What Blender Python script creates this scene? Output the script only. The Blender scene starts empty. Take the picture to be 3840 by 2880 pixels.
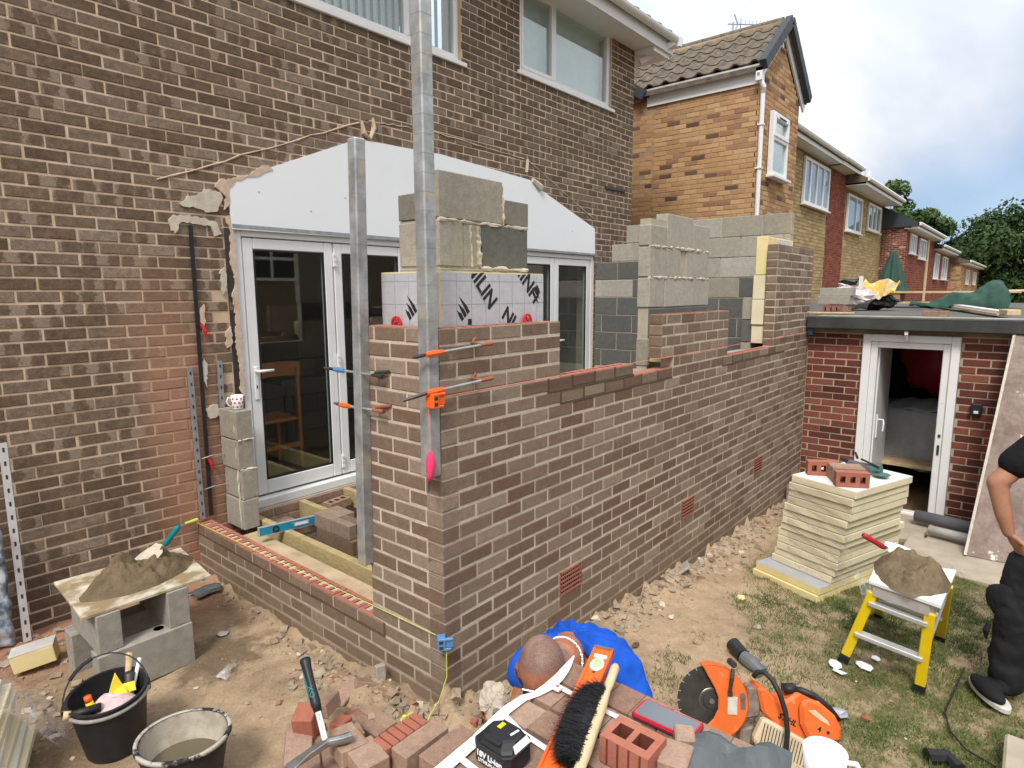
import bpy, bmesh, math, random
import numpy as np
from mathutils import Vector, Matrix, Euler, Quaternion
R = math.radians
random.seed(7); RNG = np.random.default_rng(7)
S = bpy.context.scene
COL = S.collection
# ---------------------------------------------------------------- camera
CAMLOC = np.array((-1.81896889, -1.94584088, 1.87358197))
CAMROT = np.array(((0.64518602, -0.7640171, -0.00358844), (-0.11366004, -0.09133537, -0.98931251), (0.75552392, 0.63869846, -0.14576651)))
FPX = 2329.9 / 3840
cd = bpy.data.cameras.new('camera'); cam = bpy.data.objects.new('camera', cd); COL.objects.link(cam)
cd.sensor_width = 36; cd.lens = 36 * FPX; cd.clip_start = .02; cd.clip_end = 2000
mw = Matrix.Identity(4)
for i in range(3):
    mw[i][0] = CAMROT[0][i]; mw[i][1] = -CAMROT[1][i]; mw[i][2] = -CAMROT[2][i]; mw[i][3] = CAMLOC[i]
cam.matrix_world = mw
S.camera = cam
# ---------------------------------------------------------------- sky and sun
SUN_EL, SUN_AZ = R(52), R(205)          # azimuth of the sun seen from above, counter-clockwise from +x
sd = Vector((math.cos(SUN_EL) * math.cos(SUN_AZ), math.cos(SUN_EL) * math.sin(SUN_AZ), math.sin(SUN_EL)))
w = bpy.data.worlds.new('World'); S.world = w; w.use_nodes = True
nt = w.node_tree; nt.nodes.clear()
def wn(t, **k):
    n = nt.nodes.new(t)
    for a, b in k.items(): setattr(n, a, b)
    return n
def wl(a, b): nt.links.new(a, b)
sky = wn('ShaderNodeTexSky', sky_type='NISHITA', sun_disc=False, sun_elevation=SUN_EL, sun_rotation=math.pi / 2 - SUN_AZ, air_density=1.0, dust_density=.3, ozone_density=1.2)
bg1 = wn('ShaderNodeBackground'); bg1.inputs[1].default_value = .07; hs = wn('ShaderNodeMix', data_type='RGBA', blend_type='MULTIPLY'); hs.inputs[0].default_value = 1.0; wl(sky.outputs[0], hs.inputs[6]); hs.inputs[7].default_value = (.68, .88, 1.12, 1); wl(hs.outputs[2], bg1.inputs[0])
tc = wn('ShaderNodeTexCoord'); sep = wn('ShaderNodeSeparateXYZ'); wl(tc.outputs['Generated'], sep.inputs[0])
zc = wn('ShaderNodeMath', operation='MAXIMUM'); wl(sep.outputs[2], zc.inputs[0]); zc.inputs[1].default_value = 0.0
za = wn('ShaderNodeMath', operation='ADD'); wl(zc.outputs[0], za.inputs[0]); za.inputs[1].default_value = .16
vd = wn('ShaderNodeVectorMath', operation='DIVIDE'); wl(tc.outputs['Generated'], vd.inputs[0]); wl(za.outputs[0], vd.inputs[1])
mp = wn('ShaderNodeMapping'); mp.inputs['Rotation'].default_value = (0, 0, R(28)); mp.inputs['Scale'].default_value = (.42, 1.25, 0.0); wl(vd.outputs[0], mp.inputs[0])
n1 = wn('ShaderNodeTexNoise'); n1.inputs['Scale'].default_value = .9; n1.inputs['Detail'].default_value = 5; n1.inputs['Roughness'].default_value = .52; wl(mp.outputs[0], n1.inputs['Vector'])
rp = wn('ShaderNodeValToRGB'); rp.color_ramp.elements[0].position = .40; rp.color_ramp.elements[0].color = (.47, .53, .62, 1); rp.color_ramp.elements[1].position = .60; rp.color_ramp.elements[1].color = (.80, .81, .83, 1); wl(n1.outputs[0], rp.inputs[0])
# the one gap of blue, low in the sky along the row of houses
gd = Vector((.985, -.13, .085)).normalized()
dt = wn('ShaderNodeVectorMath', operation='DOT_PRODUCT'); wl(tc.outputs['Generated'], dt.inputs[0]); dt.inputs[1].default_value = gd
zq = wn('ShaderNodeMath', operation='MULTIPLY'); wl(zc.outputs[0], zq.inputs[0]); zq.inputs[1].default_value = .55
n2 = wn('ShaderNodeTexNoise'); n2.inputs['Scale'].default_value = .55; n2.inputs['Detail'].default_value = 3; wl(mp.outputs[0], n2.inputs['Vector'])
s1 = wn('ShaderNodeMath', operation='MULTIPLY_ADD'); wl(n2.outputs[0], s1.inputs[0]); s1.inputs[1].default_value = .16; wl(zq.outputs[0], s1.inputs[2])
s2 = wn('ShaderNodeMath', operation='SUBTRACT'); wl(dt.outputs['Value'], s2.inputs[0]); wl(s1.outputs[0], s2.inputs[1])
mr = wn('ShaderNodeMapRange', interpolation_type='SMOOTHSTEP'); mr.inputs[1].default_value = .745; mr.inputs[2].default_value = .845; mr.inputs[3].default_value = 1.0; mr.inputs[4].default_value = .30; wl(s2.outputs[0], mr.inputs[0])
bg2 = wn('ShaderNodeBackground'); zl = wn('ShaderNodeMath', operation='MULTIPLY_ADD'); wl(zc.outputs[0], zl.inputs[0]); zl.inputs[1].default_value = .95; zl.inputs[2].default_value = .72; wl(zl.outputs[0], bg2.inputs[1]); wl(rp.outputs[0], bg2.inputs[0])
mx = wn('ShaderNodeMixShader'); wl(mr.outputs[0], mx.inputs[0]); wl(bg1.outputs[0], mx.inputs[1]); wl(bg2.outputs[0], mx.inputs[2])
wo = wn('ShaderNodeOutputWorld'); wl(mx.outputs[0], wo.inputs[0])
sl = bpy.data.lights.new('sun', 'SUN'); sl.energy = 2.0; sl.angle = R(15); sl.color = (1, .95, .88)
so = bpy.data.objects.new('sun', sl); COL.objects.link(so); so.rotation_euler = sd.to_track_quat('Z', 'Y').to_euler(); so.location = (-6, -6, 12)
S.view_settings.view_transform = 'Standard'; S.view_settings.look = 'None'; S.view_settings.gamma = 1; S.view_settings.exposure = .55
S.cycles.use_denoising = True; S.cycles.max_bounces = 6; S.cycles.diffuse_bounces = 3; S.cycles.glossy_bounces = 3; S.cycles.transparent_max_bounces = 12
S.cycles.caustics_reflective = False; S.cycles.caustics_refractive = False

# ---------------------------------------------------------------- helpers
ORG = {}                                   # world origin of every thing and part
def V(*a): return Vector(a)
def tag(o, label=None, cat=None, group=None, kind=None):
    for k, v in (('label', label), ('category', cat), ('group', group), ('kind', kind)):
        if v: o[k] = v
    return o
def thing(name, label, cat, loc=(0, 0, 0), group=None, kind=None):
    o = bpy.data.objects.new(name, None); COL.objects.link(o); o.location = loc; o.empty_display_size = .1
    ORG[o] = Vector(loc); return tag(o, label, cat, group, kind)
class MB:
    def __init__(s): s.v = []; s.f = []; s.m = []
    def add(s, vs, fs, mi=0):
        b = len(s.v); s.v += [tuple(p) for p in vs]; s.f += [tuple(i + b for i in f) for f in fs]; s.m += [mi] * len(fs); return s
    def hexa(s, p, mi=0):                   # 8 corners: bottom ring, top ring
        return s.add(p, [(3, 2, 1, 0), (4, 5, 6, 7), (0, 1, 5, 4), (1, 2, 6, 5), (2, 3, 7, 6), (3, 0, 4, 7)], mi)
    def box(s, a, b, mi=0):
        x0, y0, z0 = a; x1, y1, z1 = b
        return s.hexa([(x0, y0, z0), (x1, y0, z0), (x1, y1, z0), (x0, y1, z0), (x0, y0, z1), (x1, y0, z1), (x1, y1, z1), (x0, y1, z1)], mi)
    def obox(s, c, d, rot=None, mi=0):      # centre, dimensions, rotation (Matrix / Euler tuple)
        M = rot if isinstance(rot, Matrix) else Euler(rot or (0, 0, 0)).to_matrix()
        c = Vector(c); h = Vector(d) * .5
        return s.hexa([c + M @ Vector((sx * h.x, sy * h.y, sz * h.z)) for sz in (-1, 1) for sx, sy in ((-1, -1), (1, -1), (1, 1), (-1, 1))], mi)
    def bar(s, a, b, w, h, up=(0, 0, 1), mi=0):
        a = Vector(a); b = Vector(b); t = (b - a).normalized(); u = Vector(up)
        sx = t.cross(u).normalized(); sy = sx.cross(t).normalized()
        q = lambda p: [p + sx * (i * w / 2) + sy * (j * h / 2) for i, j in ((-1, -1), (1, -1), (1, 1), (-1, 1))]
        return s.hexa(q(a) + q(b), mi)
    def prism(s, poly, dirv, mi=0, inner=None):   # polygon of 3-D points swept along dirv
        n = len(poly); d = Vector(dirv); P = [Vector(p) for p in poly]
        return s.add(P + [p + d for p in P], [tuple(range(n))[::-1], tuple(range(n, 2 * n))] + [(i, (i + 1) % n, n + (i + 1) % n, n + i) for i in range(n)], mi)
    def tube(s, pts, r, seg=8, mi=0, cap=True):
        P = [Vector(p) for p in pts]; n = len(P); rr = r if isinstance(r, (list, tuple)) else [r] * n
        vs = []; pu = None
        for i in range(n):
            t = (P[min(i + 1, n - 1)] - P[max(i - 1, 0)]).normalized()
            if pu is None: pu = t.orthogonal().normalized()
            pu = (pu - t * pu.dot(t)).normalized(); b = t.cross(pu)
            vs += [P[i] + (pu * math.cos(2 * math.pi * k / seg) + b * math.sin(2 * math.pi * k / seg)) * rr[i] for k in range(seg)]
        fs = [(i * seg + k, i * seg + (k + 1) % seg, (i + 1) * seg + (k + 1) % seg, (i + 1) * seg + k) for i in range(n - 1) for k in range(seg)]
        if cap: fs += [tuple(range(seg))[::-1], tuple((n - 1) * seg + k for k in range(seg))]
        return s.add(vs, fs, mi)
    def lathe(s, prof, c=(0, 0, 0), seg=24, rot=None, mi=0, close=False, cap=(1, 1)):   # prof: (radius, height)
        M = rot if isinstance(rot, Matrix) else Euler(rot or (0, 0, 0)).to_matrix(); c = Vector(c); n = len(prof)
        vs = [c + M @ Vector((r * math.cos(2 * math.pi * k / seg), r * math.sin(2 * math.pi * k / seg), h)) for r, h in prof for k in range(seg)]
        m = n if close else n - 1
        fs = [(i * seg + k, i * seg + (k + 1) % seg, (i + 1) % n * seg + (k + 1) % seg, (i + 1) % n * seg + k) for i in range(m) for k in range(seg)]
        if not close:
            if cap[0] and prof[0][0] > 1e-6: fs.append(tuple(range(seg))[::-1])
            if cap[1] and prof[-1][0] > 1e-6: fs.append(tuple((n - 1) * seg + k for k in range(seg)))
        return s.add(vs, fs, mi)
    def ell(s, c, r, rot=None, seg=16, rings=10, mi=0, f=None):
        M = rot if isinstance(rot, Matrix) else Euler(rot or (0, 0, 0)).to_matrix(); c = Vector(c); vs = []
        for i in range(rings + 1):
            th = math.pi * i / rings
            for k in range(seg):
                ph = 2 * math.pi * k / seg; d = Vector((math.sin(th) * math.cos(ph), math.sin(th) * math.sin(ph), math.cos(th)))
                q = 1 if f is None else f(d)
                vs.append(c + M @ Vector((d.x * r[0] * q, d.y * r[1] * q, d.z * r[2] * q)))
        fs = [(i * seg + k, (i + 1) * seg + k, (i + 1) * seg + (k + 1) % seg, i * seg + (k + 1) % seg) for i in range(rings) for k in range(seg)]
        return s.add(vs, fs, mi)
    def grid(s, fn, nu, nv, mi=0):          # fn(u, v) -> point, u and v in 0..1
        vs = [fn(i / nu, j / nv) for j in range(nv + 1) for i in range(nu + 1)]
        return s.add(vs, [(j * (nu + 1) + i, j * (nu + 1) + i + 1, (j + 1) * (nu + 1) + i + 1, (j + 1) * (nu + 1) + i) for j in range(nv) for i in range(nu)], mi)
    def build(s, name, mats, parent=None, smooth=False, bevel=0, label=None, kind=None, solid=0):
        if not isinstance(mats, (list, tuple)): mats = [mats]
        o0 = ORG[parent] if parent is not None else Vector((0, 0, 0))
        if parent is None and s.v:
            a = np.array(s.v); lo = a.min(0); hi = a.max(0); o0 = Vector(((lo[0] + hi[0]) / 2, (lo[1] + hi[1]) / 2, lo[2]))
        me = bpy.data.meshes.new(name); me.from_pydata([Vector(p) - o0 for p in s.v], [], s.f)
        for m in mats: me.materials.append(m)
        if len(mats) > 1: me.polygons.foreach_set('material_index', s.m)
        bm = bmesh.new(); bm.from_mesh(me); bmesh.ops.recalc_face_normals(bm, faces=bm.faces)
        if bevel: bmesh.ops.bevel(bm, geom=[e for e in bm.edges if e.is_manifold and e.calc_face_angle(0) > .6], offset=bevel, segments=1, affect='EDGES', clamp_overlap=True)
        bm.to_mesh(me); bm.free()
        if smooth: me.polygons.foreach_set('use_smooth', [True] * len(me.polygons))
        o = bpy.data.objects.new(name, me); COL.objects.link(o); ORG[o] = o0
        if parent is not None: o.parent = parent
        else: o.location = o0
        if solid: md = o.modifiers.new('solid', 'SOLIDIFY'); md.thickness = solid; md.offset = 0
        return tag(o, label, None, None, kind)
def smooth_by_angle(o, a=40):
    me = o.data; me.polygons.foreach_set('use_smooth', [True] * len(me.polygons))
    bm = bmesh.new(); bm.from_mesh(me)
    for e in bm.edges: e.smooth = not (e.is_manifold and e.calc_face_angle(0) > R(a))
    bm.to_mesh(me); bm.free(); return o
def pix(P):                                  # world point -> position in a 1024 x 768 picture
    q = CAMROT @ (np.asarray(P, float) - CAMLOC); d = max(q[2], .05)
    return 512 + FPX * 1024 * q[0] / d, 384 + FPX * 1024 * q[1] / d, q[2]
def GZ(x, y):
    return -.12 - .02 * max(0, y) * (1 if x <= 0 else max(0, 1 - x)) - .068 * max(0, min(x, 12))
# smooth value noise for meshes
_T = RNG.random((64, 64, 64))
def vn(x, y, z=0.0):
    x = np.asarray(x, float); y = np.asarray(y, float); z = np.asarray(z, float) + np.zeros_like(x)
    xi = np.floor(x).astype(int); yi = np.floor(y).astype(int); zi = np.floor(z).astype(int)
    fx = x - xi; fy = y - yi; fz = z - zi; fx = fx * fx * (3 - 2 * fx); fy = fy * fy * (3 - 2 * fy); fz = fz * fz * (3 - 2 * fz)
    g = lambda a, b, c: _T[(xi + a) & 63, (yi + b) & 63, (zi + c) & 63]
    l = lambda a, b, t: a + (b - a) * t
    return l(l(l(g(0, 0, 0), g(1, 0, 0), fx), l(g(0, 1, 0), g(1, 1, 0), fx), fy), l(l(g(0, 0, 1), g(1, 0, 1), fx), l(g(0, 1, 1), g(1, 1, 1), fx), fy), fz) - .5
def fbm(x, y, z=0.0, o=4):
    a = 0; s = 1.0; k = 1.0
    for i in range(o): a = a + s * vn(np.asarray(x) * k + 17 * i, np.asarray(y) * k + 5 * i, np.asarray(z) * k); s *= .5; k *= 2.03
    return a
def nz(p, k, o=3): return float(fbm(p[0] * k, p[1] * k, p[2] * k, o))
def rough_up(o, amp, k, o_=3):               # push the vertices about with noise
    me = o.data; n = len(me.vertices); c = np.empty(n * 3); me.vertices.foreach_get('co', c); c = c.reshape(-1, 3)
    w_ = c + np.array(ORG[o]); d = np.stack([fbm(w_[:, 0] * k + 9 * i, w_[:, 1] * k + 31 * i, w_[:, 2] * k + 3 * i, o_) for i in range(3)], 1)
    me.vertices.foreach_set('co', (c + d * amp).ravel()); me.update(); return o

# ---------------------------------------------------------------- materials
class MT:
    def __init__(s, name, rough=.8, spec=.3, metal=0.0):
        s.m = bpy.data.materials.new(name); s.m.use_nodes = True; s.t = s.m.node_tree; s.b = s.t.nodes['Principled BSDF']
        s.b.inputs['Roughness'].default_value = rough; s.b.inputs['Metallic'].default_value = metal; s.b.inputs['Specular IOR Level'].default_value = spec
        s._p = None
    def n(s, t, **k):
        n = s.t.nodes.new(t)
        for a, b in k.items(): setattr(n, a, b)
        return n
    def l(s, a, b): s.t.links.new(a, b)
    @property
    def pos(s):
        if s._p is None: s._p = s.n('ShaderNodeNewGeometry').outputs['Position']
        return s._p
    def xyz(s):
        q = s.n('ShaderNodeSeparateXYZ'); s.l(s.pos, q.inputs[0]); return q.outputs
    def val(s, v, inp):
        if hasattr(v, 'is_linked') or hasattr(v, 'links'): s.l(v, inp)
        else: inp.default_value = v
    def math(s, op, a, b=0.0, c=0.0, clamp=False):
        q = s.n('ShaderNodeMath', operation=op, use_clamp=clamp)
        for i, v in enumerate((a, b, c)): s.val(v, q.inputs[i])
        return q.outputs[0]
    def noise(s, scale, detail=4, rough=.55, vec=None, sc=None, dist=0.0):
        q = s.n('ShaderNodeTexNoise'); q.inputs['Scale'].default_value = scale; q.inputs['Detail'].default_value = detail; q.inputs['Roughness'].default_value = rough; q.inputs['Distortion'].default_value = dist
        v = vec or s.pos
        if sc: mp = s.n('ShaderNodeMapping'); mp.inputs['Scale'].default_value = sc; s.l(v, mp.inputs[0]); v = mp.outputs[0]
        s.l(v, q.inputs['Vector']); return q.outputs[0]
    def vor(s, scale, vec=None, out='Distance', feature='F1'):
        q = s.n('ShaderNodeTexVoronoi', feature=feature); q.inputs['Scale'].default_value = scale; s.l(vec or s.pos, q.inputs['Vector']); return q.outputs[out]
    def mr(s, v, a, b, c=0.0, d=1.0, smooth=True):
        q = s.n('ShaderNodeMapRange', interpolation_type='SMOOTHSTEP' if smooth else 'LINEAR', clamp=True)
        for i, x in enumerate((v, a, b, c, d)): s.val(x, q.inputs[i])
        return q.outputs[0]
    def mix(s, f, a, b, mode='MIX'):
        q = s.n('ShaderNodeMix', data_type='RGBA', blend_type=mode, clamp_factor=True)
        s.val(f, q.inputs[0])
        for v, i in ((a, 6), (b, 7)):
            if isinstance(v, tuple): q.inputs[i].default_value = (*v[:3], 1)
            else: s.l(v, q.inputs[i])
        return q.outputs[2]
    def ramp(s, f, stops, const=False):
        q = s.n('ShaderNodeValToRGB'); r = q.color_ramp; r.interpolation = 'CONSTANT' if const else 'LINEAR'
        while len(r.elements) < len(stops): r.elements.new(.5)
        for e, (p, c) in zip(r.elements, stops): e.position = p; e.color = (*c[:3], 1)
        s.l(f, q.inputs[0]); return q.outputs[0]
    def gain(s, col, fac, lo, hi):           # multiply a colour by a grey factor lo..hi
        return s.mix(1.0, col, s.grey(s.mr(fac, .25, .75, lo, hi, False)), 'MULTIPLY')
    def grey(s, v):
        q = s.n('ShaderNodeCombineColor'); [s.l(v, q.inputs[i]) for i in range(3)]; return q.outputs[0]
    def color(s, c):
        if isinstance(c, tuple): s.b.inputs['Base Color'].default_value = (*c[:3], 1)
        else: s.l(c, s.b.inputs['Base Color'])
        return s
    def bump(s, h, strength=.3, dist=.01, prev=None):
        q = s.n('ShaderNodeBump'); q.inputs['Strength'].default_value = strength; q.inputs['Distance'].default_value = dist; s.l(h, q.inputs['Height'])
        if prev is not None: s.l(prev, q.inputs['Normal'])
        s.l(q.outputs[0], s.b.inputs['Normal']); return q.outputs[0]
    def attr(s, name, typ='GEOMETRY'):
        q = s.n('ShaderNodeAttribute', attribute_type=typ); q.attribute_name = name; return q.outputs['Fac']
    def tone(s): return s.math('ADD', s.attr('tone'), s.attr('tone', 'OBJECT'))
def simple(name, c, rough=.7, var=.15, scale=12, bump=.0, bscale=60, metal=0.0, spec=.35, dirt=None, dirtc=(.3, .25, .18), dscale=5, bdist=.004, sc=None):
    t = MT(name, rough, spec, metal)
    col = t.mix(1.0, c, t.grey(t.mr(t.noise(scale, 5, .6, sc=sc), .3, .7, 1 - var, 1 + var, False)), 'MULTIPLY') if var else c
    if dirt: col = t.mix(t.mr(t.noise(dscale, 6, .65), 1 - dirt - .08, 1 - dirt + .12), col, dirtc)
    t.color(col)
    if bump: t.bump(t.noise(bscale, 5, .6, sc=sc), bump, bdist)
    return t.m
def brick_mat(name, stops, kiss=None, specks=None, fine=.28, rough=.9, post=None, bump=.5):
    t = MT(name, rough, .2); tone = t.tone()
    col = t.ramp(tone, stops)
    wv = t.n('ShaderNodeTexWhiteNoise', noise_dimensions='1D'); t.l(t.math('MULTIPLY', tone, 91.7), wv.inputs['W']); h = wv.outputs['Value']
    wv2 = t.n('ShaderNodeTexWhiteNoise', noise_dimensions='1D'); t.l(t.math('MULTIPLY', tone, 37.3), wv2.inputs['W']); h2 = wv2.outputs['Value']
    n1 = t.noise(26, 6, .72); n2 = t.noise(110, 4, .7)
    if kiss:                                 # darker fire marks across the length of a brick
        uv = t.n('ShaderNodeUVMap'); q = t.n('ShaderNodeSeparateXYZ'); t.l(uv.outputs[0], q.inputs[0])
        u = t.math('ADD', q.outputs[0], t.math('MULTIPLY', t.math('SUBTRACT', n1, .5), .5)); v = q.outputs[1]
        c1 = t.math('ADD', .12, t.math('MULTIPLY', h, .22)); c2 = t.math('ADD', .56, t.math('MULTIPLY', t.math('FRACT', t.math('MULTIPLY', h2, 7.3)), .36))
        vv = t.math('MULTIPLY', t.math('POWER', t.math('ABSOLUTE', t.math('SUBTRACT', v, .5)), 3.0), .32)
        def blob(c, wd): return t.mr(t.math('ADD', t.math('ABSOLUTE', t.math('SUBTRACT', u, c)), vv), wd, t.math('ADD', wd, .06), 1, 0)
        m = t.math('MAXIMUM', blob(c1, t.math('ADD', .11, t.math('MULTIPLY', h, .12))), blob(c2, .15)); is_kiss = t.math('GREATER_THAN', h2, kiss[2])
        pale = t.mix(t.mr(n1, .4, .6), kiss[0], tuple(x * .8 for x in kiss[0]))
        col = t.mix(is_kiss, col, t.mix(m, pale, kiss[1]))
    col = t.gain(col, n1, 1 - fine, 1 + fine); col = t.gain(col, n2, 1 - fine * .8, 1 + fine * .8)
    if specks: col = t.mix(t.math('MULTIPLY', t.mr(t.vor(120), .0, .22, 1, 0), t.mr(t.noise(9, 3), .5, .62)), col, specks)
    if specks: col = t.mix(t.math('MULTIPLY', t.mr(t.noise(5.5, 6, .7), .60, .72), .4), col, tuple(min(1, c * 1.0) for c in specks))
    if post: col = post(t, col)
    t.color(col)
    t.bump(t.math('ADD', t.math('MULTIPLY', n1, .7), t.math('MULTIPLY', n2, .35)), bump, .006)
    return t.m
def dust(t, col):                            # pink brick dust thrown on the wall beside the saw cut, and weathering higher up
    q = t.xyz(); n = t.noise(2.2, 5, .6)
    d = t.math('ADD', t.math('ABSOLUTE', t.math('SUBTRACT', t.math('SUBTRACT', q[0], .03), t.math('MULTIPLY', t.math('SUBTRACT', q[2], .3), -.10))), t.math('MULTIPLY', t.math('SUBTRACT', n, .5), .35))
    f = t.math('MULTIPLY', t.mr(d, .03, .42, .72, 0), t.mr(q[2], 1.1, 2.4, 1, 0))
    f = t.math('MULTIPLY', f, t.mr(q[1], 2.0, 2.4, 0, 1))
    col = t.mix(f, col, (.44, .235, .15))
    soot = t.mr(t.math('ADD', t.math('MULTIPLY', q[2], .25), t.math('ADD', t.math('MULTIPLY', n, .8), t.math('MULTIPLY', q[0], .10))), 1.0, 1.75, 0, .30)
    return t.mix(soot, col, (.075, .058, .042))
def dust_mortar(t, col):
    q = t.xyz(); n = t.noise(2.2, 5, .6)
    d = t.math('ADD', t.math('ABSOLUTE', t.math('SUBTRACT', q[0], .03)), t.math('MULTIPLY', t.math('SUBTRACT', n, .5), .35))
    f = t.math('MULTIPLY', t.mr(d, .05, .42, .8, 0), t.mr(q[2], .9, 2.4, 1, 0))
    return t.mix(f, col, (.46, .25, .16))
def mortar_mat(name, c, post=None, rough=.95, bump=.6):
    t = MT(name, rough, .15); n1 = t.noise(7, 5, .65); n2 = t.noise(120, 4, .6)
    col = t.gain(t.gain(c if not isinstance(c, tuple) else t.mix(0.0, c, c), n1, .78, 1.2), n2, .85, 1.15)
    if post: col = post(t, col)
    t.color(col); t.bump(n2, bump, .004); return t.m
def damp(t, col):                            # ground damp and splash at the foot of the new wall
    q = t.xyz(); g = t.math('ADD', q[2], t.math('MULTIPLY', t.math('MAXIMUM', q[0], 0.0), .068)); n = t.noise(3, 4)
    f = t.mr(t.math('ADD', g, t.math('MULTIPLY', n, .2)), .02, .34, .55, 0)
    return t.mix(f, col, (.20, .145, .095))
M = {}
M['old'] = brick_mat('old_brick', [(0, (.125, .085, .057)), (.35, (.16, .112, .077)), (.65, (.19, .138, .098)), (.9, (.225, .17, .125)), (1, (.26, .205, .155))], kiss=((.31, .24, .18), (.15, .105, .073), .66), post=dust, fine=.42, bump=.8)
M['oldm'] = mortar_mat('old_mortar', (.62, .47, .335), dust_mortar)
M['new'] = brick_mat('new_brick', [(0, (.165, .098, .068)), (.12, (.18, .118, .084)), (.5, (.212, .15, .108)), (.8, (.245, .18, .132)), (1, (.30, .23, .175))], specks=(.46, .4, .33), post=damp, fine=.22)
M['newm'] = mortar_mat('new_mortar', (.56, .485, .385), damp)
M['wetm'] = mortar_mat('wet_mortar', (.115, .085, .055))
M['redb'] = brick_mat('red_brick', [(0, (.085, .028, .021)), (.4, (.145, .045, .032)), (.75, (.20, .062, .042)), (1, (.25, .092, .06))], fine=.2, bump=.3)
M['redm'] = mortar_mat('red_wall_mortar', (.41, .345, .265))
M['yel'] = brick_mat('yellow_brick', [(0, (.11, .07, .05)), (.045, (.16, .095, .06)), (.08, (.30, .155, .095)), (.25, (.36, .20, .115)), (.33, (.42, .245, .12)), (.7, (.49, .29, .14)), (1, (.54, .35, .19))], fine=.14, bump=.3)
M['yelm'] = mortar_mat('yellow_wall_mortar', (.36, .25, .15))
M['stone'] = brick_mat('buff_stone', [(0, (.30, .215, .105)), (.5, (.37, .27, .135)), (1, (.45, .34, .19))], fine=.2, bump=.5)
M['stonem'] = mortar_mat('stone_mortar', (.24, .17, .09))
M['rowred'] = brick_mat('row_red_brick', [(0, (.13, .035, .024)), (1, (.27, .075, .045))], fine=.15)
M['hole'] = simple('hole_clay', (.16, .04, .025), .95, .2)
M['clay'] = brick_mat('raw_clay', [(0, (.33, .115, .075)), (.5, (.40, .15, .10)), (1, (.46, .2, .14))], fine=.14, bump=.35)
M['loose'] = brick_mat('loose_brick', [(0, (.24, .145, .105)), (.5, (.31, .2, .145)), (1, (.38, .26, .19))], specks=(.56, .48, .38), fine=.24)
M['blk'] = brick_mat('concrete_block', [(0, (.12, .12, .11)), (.28, (.145, .143, .13)), (.32, (.29, .262, .21)), (.6, (.36, .33, .272)), (1, (.43, .405, .35))], fine=.2, bump=.7)
M['blkm'] = mortar_mat('block_mortar', (.44, .39, .3))
M['upvc'] = simple('white_plastic', (.80, .80, .80), .35, .03, 3, spec=.5)
M['upvcd'] = simple('dirty_white_plastic', (.76, .76, .75), .42, .05, 4, spec=.45, dirt=.28, dirtc=(.5, .45, .38), dscale=9)
M['seal'] = simple('black_rubber', (.015, .015, .016), .6, 0)
M['plaster'] = simple('white_plaster', (.82, .84, .86), .85, .02, 3, .1, 90)
M['plastere'] = simple('broken_plaster', (.58, .44, .33), .95, .2, 14, .6, 60)
M['plasterw'] = simple('old_filler', (.56, .50, .41), .95, .15, 14, .6, 60)
M['galv'] = simple('galvanised_steel', (.40, .42, .43), .5, .32, 12, .08, 40, metal=.5, spec=.5, dirt=.40, dirtc=(.55, .49, .37), dscale=8)
M['galvd'] = simple('dull_galvanised_steel', (.36, .38, .40), .55, .2, 20, .08, 40, metal=.5, spec=.5)
M['wood'] = simple('treated_timber', (.42, .335, .165), .8, .25, 9, .3, 30, sc=(2, 2, 14))
M['ply'] = simple('plywood', (.52, .40, .25), .8, .22, 10, .25, 40, dirt=.42, dirtc=(.33, .26, .17))
M['pine'] = simple('pale_timber', (.62, .46, .26), .7, .2, 14, .2, 40)
M['mort'] = simple('fresh_mortar', (.165, .12, .068), .85, .28, 11, .9, 55, spec=.35, bdist=.012)
M['pir'] = simple('insulation_foam', (.78, .66, .33), .85, .08, 8, .25, 70)
M['pirp'] = simple('wrapped_insulation_foam', (.76, .68, .47), .5, .07, 6, .2, 40, spec=.4)
M['foil'] = None
M['black'] = simple('black_plastic', (.022, .022, .024), .5, .25, 20, .1, 60, dirt=.22, dirtc=(.16, .145, .12), dscale=11)
M['blackc'] = simple('black_rubber_clean', (.018, .018, .02), .45, .15)
M['redp'] = simple('red_plastic', (.62, .03, .035), .4, .1)
M['orp'] = simple('orange_plastic', (.85, .14, .02), .4, .08)
M['oran'] = simple('dusty_orange_plastic', (.74, .15, .03), .5, .12, 9, .1, 40, dirt=.34, dirtc=(.62, .36, .22), dscale=14)
M['cream'] = simple('cream_plastic', (.62, .50, .34), .5, .1, 9, dirt=.25, dirtc=(.4, .3, .2), dscale=12)
M['pink'] = simple('pink_cord', (.85, .05, .16), .8, .15, 200)
M['pinkl'] = simple('pink_line', (.75, .22, .16), .8, .05)
M['lime'] = simple('lime_line', (.62, .72, .10), .7, .05)
M['bluep'] = simple('blue_plastic', (.10, .24, .45), .5, .12, 20, dirt=.25, dirtc=(.35, .42, .5), dscale=30)
M['teal'] = simple('teal_rubber', (.0, .21, .23), .5, .1)
M['tealb'] = simple('blue_level_paint', (.01, .22, .38), .45, .12, 20, dirt=.3, dirtc=(.35, .38, .36), dscale=18)
M['alu'] = simple('aluminium', (.72, .72, .72), .38, .1, 20, metal=.6, spec=.5)
M['steel'] = simple('worn_steel', (.33, .32, .31), .4, .25, 22, .1, 60, metal=.8, dirt=.3, dirtc=(.3, .26, .2), dscale=20)
M['dsteel'] = simple('dark_steel', (.07, .065, .06), .5, .25, 22, .1, 60, metal=.5)
M['white'] = simple('white_paint', (.8, .8, .79), .5, .04)
M['porc'] = simple('white_china', (.82, .82, .82), .18, .01, spec=.5)
M['yell'] = simple('yellow_fibreglass', (.80, .56, .01), .45, .06, dirt=.12, dirtc=(.5, .4, .2))
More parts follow.
